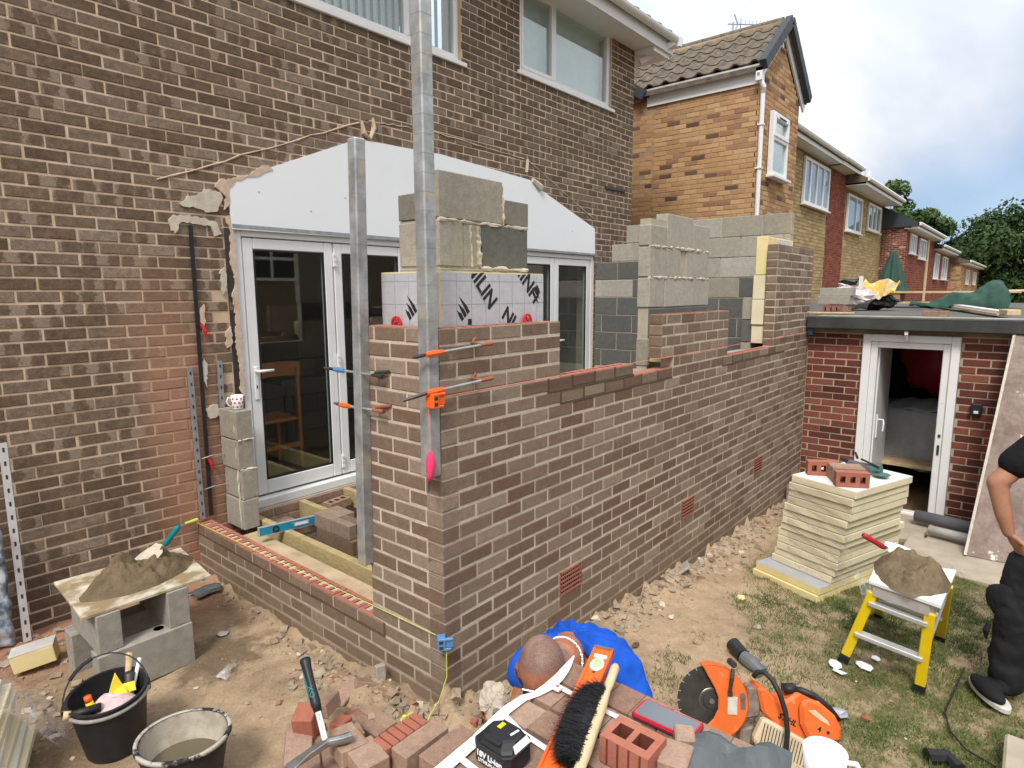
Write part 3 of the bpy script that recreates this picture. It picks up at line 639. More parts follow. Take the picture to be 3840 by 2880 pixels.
# upstairs windows
def window(parent, a, b_, z0, z1, y, mull, pane=M['glass'], cover=None, tr=None, fw=.065, proud=.0, sill=True, name='window', dep=.07):
    f = MB(); f.box((a, y, z0), (a + fw, y + dep, z1)); f.box((b_ - fw, y, z0), (b_, y + dep, z1)); f.box((a + fw, y, z1 - fw), (b_ - fw, y + dep, z1)); f.box((a + fw, y, z0), (b_ - fw, y + dep, z0 + fw))
    for m in mull: f.box((m - fw * .5, y + .003, z0 + fw), (m + fw * .5, y + dep, z1 - fw))
    if tr: f.box((a + fw, y + .003, tr - fw * .45), (b_ - fw, y + dep, tr + fw * .45))
    w_ = f.build(name, M['upvc'], parent, bevel=.006)
    g = MB(); g.box((a + fw * .9, y + dep * .5, z0 + fw * .9), (b_ - fw * .9, y + dep * .5 + .006, z1 - fw * .9)); g.build('pane', pane, w_)
    if cover:
        c = MB(); c.box((a + fw * .6, y + .14, z0 + fw * .6), (b_ - fw * .6, y + .15, z1 - fw * .6)); c.build('blind', cover, w_)
    if sill: s_ = MB(); s_.box((a - .05, y - .06, z0 - .045), (b_ + .06, y + dep, z0 - .003)); s_.build('sill', M['upvcd'], w_, bevel=.006)
    return w_
w1 = window(house, -.62, 2.80, 4.10, 5.3, FY + .035, [.95, 2.15])
for i in range(40):
    b = MB(); u = -.5 + i * .081; b.obox((u, FY + .2, 4.70), (.09, .004, 1.12), (0, 0, R(28))); b.build('blind_slat', M['blind'], w1)
w2 = window(house, 3.70, 5.58, 4.25, 5.2, FY + .035, [4.38], cover=M['curt'])
b = MB(); b.box((3.765, FY + .03, 4.30), (3.80, FY + .085, 5.14)); b.box((4.315, FY + .03, 4.30), (4.345, FY + .085, 5.14)); b.box((3.8, FY + .03, 4.30), (4.315, FY + .085, 4.345)); b.box((3.8, FY + .03, 5.10), (4.315, FY + .085, 5.14)); b.build('casement', M['upvc'], w2, bevel=.005)
# eaves: soffit, fascia, gutter, roof edge, verge end
b = MB(); b.box((-4.5, FY - .30, 5.12), (6.62, FY + .3, 5.135)); b.build('soffit', M['upvc'], house)
b = MB(); b.box((-4.5, FY - .325, 5.115), (6.64, FY - .303, 5.30)); b.build('fascia', M['upvcd'], house)
b = MB(); P = [(.06 * math.cos(a), .06 * math.sin(a)) for a in np.linspace(math.pi, 2 * math.pi, 9)]
b.prism([(-4.5, FY - .39 + u, 5.30 + v) for u, v in P] + [(-4.5, FY - .39 + u * .86, 5.30 + v * .86) for u, v in P[::-1]], (11.16, 0, 0)); b.box((6.645, FY - .455, 5.23), (6.66, FY - .325, 5.305)); b.build('gutter', M['upvcd'], house)
b = MB(); b.box((6.57, FY - .46, 5.19), (6.63, FY - .33, 5.31)); b.build('gutter_bracket', M['upvc'], house)
b = MB(); b.bar((6.55, FY - .38, 5.24), (6.23, FY - .04, 4.98), .07, .07); b.build('downpipe', M['upvcd'], house)
b = MB(); b.box((6.16, FY - .29, 5.06), (6.60, FY + .3, 5.118)); b.build('box_end', M['upvc'], house)
rf = MB(); sl = math.tan(R(30))
rf.prism([(-4.5, FY - .36, 5.33), (-4.5, FY + 4, 5.33 + 4.36 * sl), (-4.5, FY + 8.4, 5.33), (-4.5, FY + 8.4, 5.25), (-4.5, FY + 4, 5.25 + 4.36 * sl), (-4.5, FY - .36, 5.25)], (11.12, 0, 0)); roof = rf.build('roof', M['tile'], house)
b = MB()
for i in range(37): b.tube([(-4.4 + i * .3, FY - .40, 5.315), (-4.4 + i * .3, FY + .35, 5.345 + .75 * sl)], .035, 6)
o = b.build('roof_tile_ends', M['tile'], house); o['kind'] = 'stuff'
# the room behind the patio doors
b = MB(); b.box((.3, FY + .27, .16), (5.4, 7.0, .25)); b.build('room_floor', M['floor'], house)
b = MB(); b.box((.3, 7.0, .16), (5.4, 7.1, 2.6)); b.box((.2, FY + .27, .16), (.3, 7.1, 2.6)); b.box((5.4, FY + .27, .16), (5.5, 7.1, 2.6)); b.build('room_wall', M['inwall'], house)
b = MB(); b.box((.2, FY + .2, 2.6), (5.5, 7.1, 2.7)); b.build('room_ceiling', M['inwall'], house)
b = MB(); b.box((-4.4, FY + .28, 3.6), (6, 6.5, 3.62)); b.box((-4.4, 6.5, 3.6), (6, 6.52, 5.2)); b.build('upstairs_room', M['inwall'], house)
# patio doors
b = MB(); yf = FY + .012
b.box((.415, yf, .285), (.475, yf + .07, 2.345)); b.box((5.17, yf, .285), (5.225, yf + .07, 2.345)); b.box((.475, yf, 2.29), (5.17, yf + .07, 2.345)); b.build('door_frame', M['upvc'], house, bevel=.005)
b = MB(); b.box((.40, yf - .03, 2.346), (5.23, yf + .03, 2.372)); b.build('door_head_trim', M['galvd'], house)
b = MB(); b.box((.415, yf - .05, .215), (5.225, yf + .075, .283)); b.build('door_threshold', M['upvcd'], house, bevel=.006)
lw = (5.165 - .48) / 6
for i in range(6):
    a = .482 + i * lw; c = a + lw - .008; y = yf + .006; z0, z1, fw = .30, 2.283, .082
    b = MB(); b.box((a, y, z0), (a + fw, y + .062, z1)); b.box((c - fw, y, z0), (c, y + .062, z1)); b.box((a + fw, y, z1 - fw), (c - fw, y + .062, z1)); b.box((a + fw, y, z0), (c - fw, y + .062, z0 + fw + .03))
    d = b.build('patio_door', M['upvcd'] if i < 2 else M['upvc'], house, bevel=.007)
    b = MB(); b.box((a + fw - .004, y + .02, z0 + fw), (c - fw + .004, y + .028, z1 - fw + .004)); b.build('pane', M['glass'], d)
    b = MB(); q = .012; e0, e1, g0, g1 = a + fw, c - fw, z0 + fw + .03, z1 - fw
    b.box((e0, y + .004, g0), (e0 + q, y + .02, g1)); b.box((e1 - q, y + .004, g0), (e1, y + .02, g1)); b.box((e0 + q, y + .004, g1 - q), (e1 - q, y + .02, g1)); b.box((e0 + q, y + .004, g0), (e1 - q, y + .02, g0 + q)); b.build('seal', M['seal'], d)
    for hz in ((.42, 1.3, 2.15) if i in (0, 2, 3) else ()):
        b = MB(); b.box((c - .004, y - .022, hz - .06), (c + .014, y - .001, hz + .06))
        for k in range(3): b.box((c - .010, y - .026, hz - .055 + k * .042), (c + .020, y - .0225, hz - .035 + k * .042))
        b.build('hinge', M['upvc'], d)
    if i in (0, 5):
        hx = a + .04 if i == 0 else c - .80 + .04
        b = MB(); b.box((hx - .017, y - .012, 1.06), (hx + .017, y - .001, 1.32)); b.build('handle_plate', M['upvcd'], d, bevel=.006)
        b = MB(); b.tube([(hx, y - .010, 1.285), (hx, y - .05, 1.285), (hx + .02, y - .055, 1.285), (hx + .12, y - .055, 1.285)], [.012, .012, .012, .010], 10); b.build('handle', M['white'], d, smooth=True)
        b = MB(); b.box((hx - .005, y - .0135, 1.15), (hx + .005, y - .0121, 1.175)); b.build('keyhole', M['seal'], d)
# brick footing under the doors, visible between the joists
b = MB(); b.box((.35, FY - .05, -.35), (5.25, FY + .2, .212)); fo = b.build('footing', M['newm'], house)
lay(fo, M['loose'], bond(.35, 1.6, -2, 2, .05), ('y', FY - .058), 0, 40, .03)
# dark strip whose colour stands in for shade in the saw-cut jamb gap
b = MB(); b.box((.345, FY - .002, .3), (.412, FY + .012, 2.34)); b.build('jamb_gap_shade', M['dsteel'], house)

# ================================================================ new extension walls
nw = thing('extension_wall', 'half built brown brick wall of the extension with raised corner pillars and three air bricks', 'brick wall', (0, 0, 0))
AB = [(.90, 1.115, .155, .295), (2.475, 2.69, .155, .295), (4.05, 4.265, .155, .295)]
def gapless(h): return [(a - .008, b_ + .008, c - .008, d + .008) for a, b_, c, d in h]
XE = 5.597
def long_top(x):
    if x < .89: return 23
    if x < 1.69: return 19
    if x < 2.25: return 18
    if x < 3.25: return 23
    if x < 4.40: return 18
    return 31
mb = MB(); dm = MB()
for a, b_, k in ((.006, .884, 23), (.884, 1.684, 19), (1.684, 2.255, 18), (2.255, 3.244, 23), (3.244, 4.406, 18), (4.406, XE, 31)):
    mb.box((a, .0032, -.75), (b_, .1, k * .075 - .008))
mb.box((2.075, .0032, 19 * .075 - .004), (2.256, .1, 23 * .075 - .008))
mb.box((.0032, .1, -.4), (.1, .533, 23 * .075 - .008)); mb.box((.0032, .53, -.4), (.1, 2.585, 3 * .075 - .008))
mort = mb.build('mortar_bed', M['newm'], nw)
def bond_long():
    out = []
    for k in range(-9, 31):
        z0 = k * .075 + .006; z1 = z0 + .063; s = .1075 if k % 2 == 0 else .22
        e = [0.0] + [s + .225 * i for i in range(40)]
        for i in range(len(e) - 1):
            u0 = e[i] + (.005 if i else 0); u1 = e[i + 1] - .005
            if u0 > XE: break
            u1 = min(u1, XE)
            iv = [(0, XE)] if k < 18 else [(0, 1.685), (2.262, 3.245), (4.41, XE)] if k == 18 else [(0, .886), (2.068, 3.245), (4.41, XE)] if k < 23 else [(4.41, XE)]
            for h in AB:
                if z1 > h[2] and z0 < h[3]:
                    if u0 < h[0] - .01 < u1: u1 = h[0] - .01
                    if u0 < h[1] + .01 < u1: u0 = h[1] + .01
                    if u0 > h[0] - .02 and u1 < h[1] + .02: u1 = u0
            for p, q in iv:
                if min(u1, q) - max(u0, p) > .025: out.append((max(u0, p), min(u1, q), z0, z1))
            continue
            if u1 - u0 > .025: out.append((u0, u1, z0, z1))
    return out
BL = bond_long(); wetr = []
for r in BL: pass
lay(mort, M['new'], [r for r in BL if r[2] < 2.5], ('y', 0), 0, 300, .1, hide=lambda c, x, y: (c[2] < .05 and y > 640))
SL = []
for k in range(-4, 23):
    z0 = k * .075 + .006; z1 = z0 + .063; s = .22 if k % 2 == 0 else .1075
    e = [0.0] + [s + .225 * i for i in range(14)]
    for i in range(len(e) - 1):
        u0 = e[i] + (.005 if i else 0); u1 = e[i + 1] - .005; lim = .533 if k >= 3 else 2.586
        if u0 > lim - .02: break
        u1 = min(u1, lim)
        if k == 2 and u0 > .44: continue
        SL.append((u0, u1, z0, z1))
lay(mort, M['new'], SL, ('x', 0), R(-90), 300, .1)
# return end of the front pillar and of the pier, facing along the wall
def end_face(x, k0, k1, ang, y0=.004, y1=.1):
    lay(mort, M['new'], [(y0, y1, k * .075 + .005, k * .075 + .07) for k in range(k0, k1)], ('x', x), ang, 40, .02)
end_face(.888, 19, 23, R(90)); end_face(2.065, 19, 23, R(-90)); end_face(4.402, 18, 31, R(-90)); end_face(3.25, 18, 23, R(90))
# clay air bricks
for a, b_, z0, z1 in AB:
    b = MB(); n = 10
    b.box((a, .004, z0), (b_, .06, z1)); ab = b.build('air_brick', M['clay'], nw); ab['tone'] = .1
    h = MB()
    for i in range(n):
        for j in range(5): h.box((a + .012 + i * .0195, -.0005, z0 + .012 + j * .025), (a + .012 + i * .0195 + .009, .003, z0 + .012 + j * .025 + .009))
    h.build('vent_hole', M['seal'], ab, kind='stuff')
    l = MB()
    for j in range(6): l.box((a, -.006, z0 + .001 + j * .0262), (b_, .0035, z0 + .009 + j * .0262))
    for e in (a, b_ - .006): l.box((e, -.003, z0), (e + .006, .0034, z1))
    l.build('louvre', M['clay'], ab, kind='stuff')
# wet mortar joints of the bricks laid last
def wet_joint(u0, u1, k, parts, plane='y', zoff=0):
    b = MB()
    if plane == 'y':
        b.box((u0, -.0015, k * .075 - .006), (u1, .02, k * .075 + .006))
        for p in parts: b.box((p - .006, -.0012, k * .075 + .0065), (p + .006, .02, k * .075 + .071))
    else:
        b.box((-.0015, u0, k * .075 - .006), (.02, u1, k * .075 + .006))
        for p in parts: b.box((-.0012, p - .006, k * .075 + .0065), (.02, p + .006, k * .075 + .071))
    b.build('wet_joint', M['wetm'], nw)
wet_joint(.775, 1.69, 18, [.7825, 1.0075, 1.2325, 1.4575]); wet_joint(.89, 2.24, 17, [.895, 1.12, 1.345, 1.57, 1.795, 2.02])
wet_joint(3.15, 4.77, 17, [3.155, 3.37, 3.595])
wet_joint(.44, 2.585, 2, [.445], 'x')
# raw red tops of the open courses, with their perforations
b = MB()
for a, b_, k in ((.0, .88, 23), (.89, 1.685, 19), (1.69, 2.25, 18), (2.07, 3.24, 23), (3.25, 4.41, 18), (4.42, XE, 31)):
    b.box((a + .004, .006, k * .075 - .0075), (b_ - .004, .1, k * .075 - .0045))
b.box((.006, .1, 23 * .075 - .0075), (.1, .53, 23 * .075 - .0045)); tp = b.build('brick_top', M['clay'], nw); tp['tone'] = .7
b = MB()
for a, b_, k in ((.92, 1.68, 19), (3.28, 4.40, 18), (.03, .85, 23), (2.1, 3.2, 23)):
    n = int((b_ - a) / .075)
    for i in range(n):
        if i % 3 < 3: b.box((a + i * .075, .03, k * .075 - .0044), (a + i * .075 + .036, .075, k * .075 - .0036))
b.build('perforation', M['hole'], nw, kind='stuff')
# bricks of the course just laid on the low wall: perforated, one of them pale
pbr = perf_brick(M['clay'], M['hole'], .215, .1, .065, 3, .038, .052)
for i in range(10):
    u0 = .45 + .225 * i; u1 = min(u0 + .215, 2.585)
    if u1 - u0 < .05: continue
    me = pbr if u1 - u0 > .2 else perf_brick(M['clay'], M['hole'], .11, .1, .065, 1, .038, .052)
    o = put('brick', me, (.052, (u0 + u1) / 2, 2 * .075 + .008), (random.uniform(-.01, .01), random.uniform(-.01, .01), R(90) + random.uniform(-.01, .01)), nw, tone=.95 if i == 5 else random.uniform(.2, .8))
    lay(nw, M['new'], [(u0, u1, 2 * .075 + .009, 2 * .075 + .07)], ('x', -.001), R(-90), 1, .004)
# damp proof course and timber sole plate behind the low wall
b = MB(); b.box((.108, .55, .10), (.125, 2.55, .19)); b.build('damp_course', M['black'], nw)

# ================================================================ inner leaf of concrete blocks
def block_leaf(name, label, blocks, loc, group=None, cat='block wall'):
    """blocks: (x0, y0, z0, x1, y1, z1, tone); mortar shows between them."""
    t_ = thing(name, label, cat, loc, group)
    for (x0, y0, z0, x1, y1, z1, tn) in blocks:
        b = MB(); b.box((x0, y0, z0), (x1, y1, z1)); o = b.build('block', M['blk'], t_, bevel=.004); o.data.uv_layers.new(name='UVMap'); o['tone'] = tn; rough_up(o, .004, 30)
    return t_
G1 = lambda: random.uniform(.36, 1)
DK = lambda: random.uniform(.0, .25)
bl = []; mb = MB()
for k in range(8):                           # far end wall, x = 5.25, stepped up towards the front
    z1 = 2.70 - k * .225; z0 = z1 - .215
    ymax = [2.13, 2.34, 2.585, 2.585, 2.585, 2.585, 2.585, 2.585][k]; y = .25; i = 0
    cut = [.30, .08, .30, .08, .30, .08, .30, .08][k]
    y = .25 + (0 if k % 2 else -.0)
    e = [.15] + [.15 + cut + .45 * j for j in range(8)]
    for j in range(len(e) - 1):
        a, c = e[j] + .005, min(e[j + 1] - .005, ymax)
        if c - a < .05 or a > ymax: continue
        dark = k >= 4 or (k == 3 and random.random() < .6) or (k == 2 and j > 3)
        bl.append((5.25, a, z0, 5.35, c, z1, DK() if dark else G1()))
    mb.box((5.256, .15, z0 - .01), (5.345, ymax - .006, z1 - .005))
ew = block_leaf('block_wall', 'tall grey block wall across the far end of the extension, pale above and dark below', bl, (5.3, 1.3, -.2))
mb.box((5.256, .15, -.5), (5.345, 2.58, .9)); mb.build('mortar', M['blkm'], ew)
bl = [(.245, .245, 2.225, .70, .345, 2.44, .55), (.715, .245, 2.225, .915, .345, 2.352, .3), (.245, .245, 2.0, .40, .345, 2.212, .7), (.412, .248, 2.0, .505, .345, 2.208, .62), (.54, .245, 2.0, .91, .345, 2.213, .2), (.245, .35, 2.225, .345, .535, 2.35, .3), (.245, .35, 2.0, .345, .535, 2.212, .75), (.245, .245, 1.775, .58, .345, 1.99, .6), (.592, .245, 1.775, .91, .345, 1.99, .6), (.245, .35, 1.775, .345, .535, 1.99, .6)]
for k in range(7): bl += [(.245, .245, 1.55 - k * .225, .68, .345, 1.765 - k * .225, .6), (.69, .245, 1.55 - k * .225, .9, .345, 1.765 - k * .225, .6), (.245, .35, 1.55 - k * .225, .345, .535, 1.765 - k * .225, .6)]
fp = block_leaf('block_pillar', 'short stub of rough pale concrete blocks above the foil boards behind the corner pillar', bl, (.5, .3, -.1))
b = MB(); b.box((.252, .252, .0), (.69, .34, 2.43)); b.box((.69, .252, 0), (.905, .34, 2.222)); b.box((.252, .34, 0), (.34, .53, 2.222)); b.build('mortar', M['blkm'], fp)
def squeeze(parent, pts, r):
    b = MB(); b.tube(pts, [r * random.uniform(.5, 1.4) for p in pts], 6); o = b.build('squeezed_mortar', M['plasterw'], parent); rough_up(o, .012, 40); return o
def lin(a, b_, n): return [tuple(a[i] + (b_[i] - a[i]) * k / n for i in range(3)) for k in range(n + 1)]
squeeze(fp, lin((.25, .25, 2.217), (.91, .25, 2.217), 24), .009); squeeze(fp, lin((.708, .25, 2.22), (.708, .25, 2.42), 10), .009); squeeze(fp, lin((.515, .25, 2.2), (.525, .25, 2.0), 12), .013); squeeze(fp, lin((.46, .25, 2.2), (.47, .25, 2.0), 10), .007); squeeze(fp, lin((.53, .25, 1.993), (.91, .25, 1.995), 12), .012)
bl = []
rows = [(2.21, 2.355, [2.33, 2.58]), (2.21, 2.455, [2.59, 3.04]), (2.21, 2.41, [3.05, 3.36]), (1.985, 2.20, [2.33, 2.82]), (1.985, 2.20, [2.93, 3.36]), (1.76, 1.975, [2.33, 2.56]), (1.76, 1.975, [2.575, 3.05]), (1.76, 1.975, [3.06, 3.39]), (1.545, 1.75, [2.34, 2.78]), (1.545, 1.75, [2.79, 3.36])]
for z0, z1, (a, c) in rows: bl.append((a, .245, z0, c, .345, z1, .12 if z1 < 1.76 else random.uniform(.5, 1)))
bl += [(2.825, .275, 1.985, 2.925, .345, 2.19, .2), (2.33, .245, 1.33, 2.39, .345, 1.53, .45)]
pr = block_leaf('block_pier', 'pier of pale blocks with ragged mortar between the two window openings', bl, (2.9, .3, -.2))
b = MB(); b.box((2.34, .255, 1.3), (3.35, .34, 2.4)); b.build('mortar', M['blkm'], pr)
for z in (2.205, 1.98): squeeze(pr, lin((2.33, .250, z), (3.36, .250, z), 40), .011)
bl = []
for k in range(9):
    z1 = 2.25 - k * .225; tn = [.15, .6, .6, .65, .65, .2, .45, .5, .4][k]
    bl.append((4.455 if k < 3 else 4.46, .245, z1 - .215, 4.90, .345, z1, tn))
bl[0] = (4.80, .245, 2.10, 5.24, .345, 2.25, .15); bl[1] = (4.79, .245, 1.81, 5.24, .345, 2.09, .5)
bl = [(4.80, .245, 2.05, 5.24, .345, 2.26, .15), (4.80, .245, 1.825, 5.24, .345, 2.04, .62), (4.48, .245, 1.6, 5.24, .345, 1.815, .55)] + [(4.48, .245, 1.375 - k * .225, 5.24, .345, 1.59 - k * .225, [.2, .5, .45, .5, .5, .5, .5][k]) for k in range(7)]
rp_ = block_leaf('block_pier', 'pier of grey blocks beside the upright yellow insulation strips at the far corner', bl, (4.8, .3, -.3))
bl = [(.245, 2.38, .30 + k * .215 - .16, .345, 2.585, .30 + k * .215 + .045, [.42, .5, .45, .55][k]) for k in range(4)]
bl = [(.215, 2.32, .17, .335, 2.58, .39, .55), (.222, 2.32, .40, .338, 2.58, .61, .5), (.21, 2.33, .62, .33, 2.58, .83, .45), (.21, 2.33, .84, .33, 2.58, 1.045, .4)]
rb = block_leaf('block_column', 'column of four grey blocks against the house wall with a spotted mug on top', bl, (.27, 2.45, .1))
for z in (.395, .615, .835): squeeze(rb, lin((.216, 2.328, z), (.333, 2.328, z), 8), .007)
squeeze(rb, lin((.216, 2.36, .17), (.216, 2.36, 1.0), 20), .007)
# inner leaf below the window openings
bl = []
for k in range(6):
    z1 = 1.30 - k * .225; off = .22 * (k % 2)
    for j in range(9):
        a = .92 + j * .45 - off; c = min(a + .44, 4.44); a = max(a, .92)
        if c - a > .05: bl.append((a, .247, z1 - .215, c, .343, z1, G1()))
block_leaf('block_wall', 'low block wall hidden behind the long brick wall, below the window openings', bl, (2.7, .3, -.3))

# ================================================================ outbuilding
OX = 5.6
ob = thing('outbuilding', 'low red brick outbuilding with flat felt roof and open white door', 'outbuilding', (OX, -1, -.5))
DOOR = (-1.395, -.545, -.46, 1.435)
b = MB(); wall_with_holes(b, -3.2, .0, -.7, 1.50, [DOOR], lambda b, u0, u1, z0, z1: b.box((OX + .0035, u0, z0), (OX + .22, u1, z1)), .2)
b.box((OX + .008, 0, -.7), (OX + .22, 2.5, 1.5)); ow = b.build('wall', M['redm'], ob)
rc = bond(-3.2, -.003, -8, 19, .02, [DOOR], off=.05, vary=.003); rc = [(r[0], r[1], r[2], min(r[3], 1.42), r[4] * (.5 if r[3] < -.1 else 1)) for r in rc if r[2] < 1.38]
lay(ow, M['redb'], rc, ('x', OX), R(-90), 300, .06)
b = MB(); b.box((OX - .002, -3.2, 1.435), (OX + .2, -.003, 1.497)); b.build('wall_plate', simple('mossy_mortar', (.24, .2, .12), .95, .3, 8), ob)
b = MB(); b.box((OX + .22, -3.2, -.6), (9.5, 2.5, -.48)); b.build('floor', M['floor'], ob)
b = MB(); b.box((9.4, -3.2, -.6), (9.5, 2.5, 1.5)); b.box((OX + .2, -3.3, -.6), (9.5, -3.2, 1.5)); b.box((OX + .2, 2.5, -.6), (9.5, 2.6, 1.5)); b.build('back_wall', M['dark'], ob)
zr = lambda x, y: 1.575 + .006 * (x - OX) - .0 * y
b = MB(); b.hexa([(OX - .10, -3.3, 1.50), (15.0, -3.3, 1.50), (15.0, 2.5, 1.50), (OX - .10, 2.5, 1.50), (OX - .10, -3.3, 1.575), (15.0, -3.3, 1.62), (15.0, 2.5, 1.62), (OX - .10, 2.5, 1.575)]); b.build('roof', M['felt'], ob)
b = MB(); b.box((OX - .16, -3.3, 1.478), (OX - .101, -.012, 1.60)); b.box((OX - .162, -3.3, 1.585), (OX - .06, -.012, 1.606)); o = b.build('roof_edge', M['feltd'], ob, bevel=.01)
b = MB(); b.box((OX - .1, -2.4, 1.608), (OX + .12, -.1, 1.616)); b.build('felt_strip', simple('pale_felt_strip', (.36, .33, .26), .9, .3, 6), ob)
b = MB(); y0, y1, z0, z1 = -1.392, -.548, -.455, 1.432; x0, x1 = OX - .03, OX + .07
b.box((x0, y0, z0), (x1, y0 + .075, z1)); b.box((x0, y1 - .075, z0), (x1, y1, z1)); b.box((x0, y0 + .075, z1 - .075), (x1, y1 - .075, z1)); b.box((x0, y0 + .075, z0), (x1, y1 - .075, z0 + .05)); df = b.build('door_frame', M['upvc'], ob, bevel=.006)
b = MB(); b.box((x0 + .02, y0 + .076, z0 + .051), (x1 + .02, y0 + .14, z1 - .076)); b.box((x0 + .02, y1 - .14, z0 + .051), (x1 + .02, y1 - .076, z1 - .076)); b.box((x0 + .02, y0 + .14, z1 - .14), (x1 + .02, y1 - .14, z1 - .076)); b.build('inner_frame', M['upvcd'], df, bevel=.006)
b = MB(); b.box((x0 + .012, y0 + .095, .24), (x0 + .0195, y0 + .115, .34)); b.box((x0 + .012, y0 + .095, .42), (x0 + .0195, y0 + .115, .45)); b.build('lock_keep', M['dsteel'], df)
b = MB(); b.box((OX + .075, -.70, -.41), (OX + .80, -.655, 1.29)); dl = b.build('door', M['upvc'], ob, bevel=.006)
b = MB(); b.box((OX + .16, -.7105, .3), (OX + .2, -.7008, .55)); b.tube([(OX + .18, -.712, .50), (OX + .18, -.76, .50), (OX + .16, -.77, .46), (OX + .16, -.765, .38)], .009, 8); b.build('handle', M['white'], dl)
b = MB(); b.box((OX - .4, -1.5, -.52), (OX - .02, -.5, -.45)); b.build('door_step', M['slab'], ob)
b = MB(); b.box((OX - .14, -.96, 1.44), (OX - .1, -.93, 1.475)); b.tube([(OX - .11, -.945, 1.44), (OX - .08, -.945, 1.39), (OX - .05, -.945, 1.37)], .014, 8); b.build('light_bracket', M['white'], ob)
b = MB(); b.box((OX - .055, -1.609, .68), (OX - .003, -1.515, .80)); kb = b.build('key_safe', M['black'], ob, bevel=.012)
b = MB(); b.box((OX - .0562, -1.58, .705), (OX - .0551, -1.545, .73)); b.build('key_safe_mark', M['twht'], kb)
# things inside the open door
t_ = thing('covered_table', 'table under a grey dust sheet just inside the open outbuilding door', 'table', (7.0, -1, -.48))
b = MB()
def sheet(u, v):
    y = -1.75 + 1.4 * u; x = 6.75 + .9 * v; z = .52 - .25 * (v ** 2) + .02 * math.sin(u * 22) * (1 - v)
    return (x, y, z)
b.grid(lambda u, v: (6.72 - .015 * math.sin(u * 40) * (1 - v) - .03 * (1 - v), -1.75 + 1.35 * u, -.18 + .66 * v + .05 * math.sin(u * 9) * (1 - v)), 60, 10); b.grid(lambda u, v: (6.72 + .7 * v, -1.75 + 1.35 * u, .48 + .1 * math.sin(v * 3) * math.sin(u * 3.1) + .012 * math.sin(u * 31 + v * 8)), 50, 12)
b.build('dust_sheet', M['sheet'], t_, smooth=True, solid=.004)
for yy in (-1.6, -.5):
    for xx in (6.8, 7.3): b = MB(); b.box((xx, yy, -.48), (xx + .05, yy + .05, .45)); b.build('leg', M['dsteel'], t_)
b = MB(); b.box((6.35, -1.5, -.12), (6.95, -.55, -.08)); b.box((6.4, -1.45, -.48), (6.44, -1.41, -.12)); b.box((6.4, -.64, -.48), (6.44, -.6, -.12)); o = b.build('low_bench', M['pine']); tag(o, 'low dark wooden bench in the shadow under the dust sheet', 'bench')
b = MB(); b.ell((7.6, -1.0, 1.0), (.12, .38, .42), f=lambda d: 1 + .15 * math.sin(d.y * 7 + d.z * 4)); o = b.build('red_jacket', M['redp'], smooth=True); tag(o, 'red jacket hanging in the dark at the back of the outbuilding', 'jacket')
# ================================================================ neighbour with the gabled extension
nb = thing('yellow_house', 'yellow brick house with tiled gable extension, white downpipe and tall white window', 'house', (9, 2.5, -.6))
NX, NY, NE = 8.1, 1.56, 5.02
b = MB(); b.box((NX + .004, NY + .004, -.6), (10.05, 9.0, NE)); b.prism([(NX + .004, NY + .004, NE), (10.05, NY + .004, NE), (9.07, NY + .004, 5.80)], (0, 3, 0)); wl_ = b.build('wall', M['yelm'], nb)
lay(wl_, M['yel'], bond(NY + .003, 3.30, 30, 67, 0, (), off=.02, vary=.004), ('x', NX), R(-90), 300, .04)
lay(wl_, M['yel'], [r for r in bond(3.312, 5.5, 30, 70, .03, (), off=.07, vary=.004)], ('x', NX + .002), R(-90), 0, .04)
gab = lambda u: 5.02 + .80 * (1 - abs(u - 9.07) / .985)
lay(wl_, M['yel'], bond(NX + .004, 10.048, 30, 77, 0, [(8.56, 9.36, 3.66, 4.68)], off=.06, top=gab, vary=.004), ('y', NY), 0, 300, .04)
wv = window(nb, 8.57, 9.35, 3.70, 4.66, NY - .075, [], tr=4.27, fw=.07, dep=.07); b = MB(); b.box((8.63, NY - .012, 3.76), (9.29, NY - .006, 4.6)); b.build('blind', M['blind'], wv)
b = MB(); b.box((8.60, NY - .09, 4.29), (9.32, NY - .02, 4.35)); b.box((8.60, NY - .09, 4.56), (9.32, NY - .02, 4.63)); b.box((8.60, NY - .09, 4.35), (8.67, NY - .02, 4.56)); b.box((9.25, NY - .09, 4.35), (9.32, NY - .02, 4.56)); vs = b.build('top_light', M['upvc'], wv, bevel=.005)
b = MB(); b.box((8.80, NY - .096, 4.575), (9.12, NY - .0905, 4.60)); b.build('trickle_vent', M['seal'], wv)
b = MB(); b.box((NX - .03, NY - .06, 4.95), (NX - .002, 3.42, 5.15)); b.build('fascia', M['upvc'], nb)
b = MB(); b.prism([(NX - .07 + .055 * math.cos(a), NY - .10, 5.20 + .055 * math.sin(a)) for a in np.linspace(math.pi, 2 * math.pi, 8)], (0, 3.55, 0)); b.build('gutter', M['upvc'], nb)
b = MB(); b.box((NX - .12, NY - .06, 4.97), (NX - .034, NY + .03, 5.15)); b.tube([(NX - .075, NY - .02, 4.99), (NX - .03, NY - .07, 4.88), (NX + .01, NY - .045, 4.80), (NX + .01, NY - .045, 1.0)], .034, 10); b.build('downpipe', M['upvc'], nb)
for z in (4.35, 3.72): b = MB(); b.box((NX - .035, NY - .085, z), (NX + .05, NY - .0, z + .025)); b.build('pipe_clip', M['upvc'], nb)
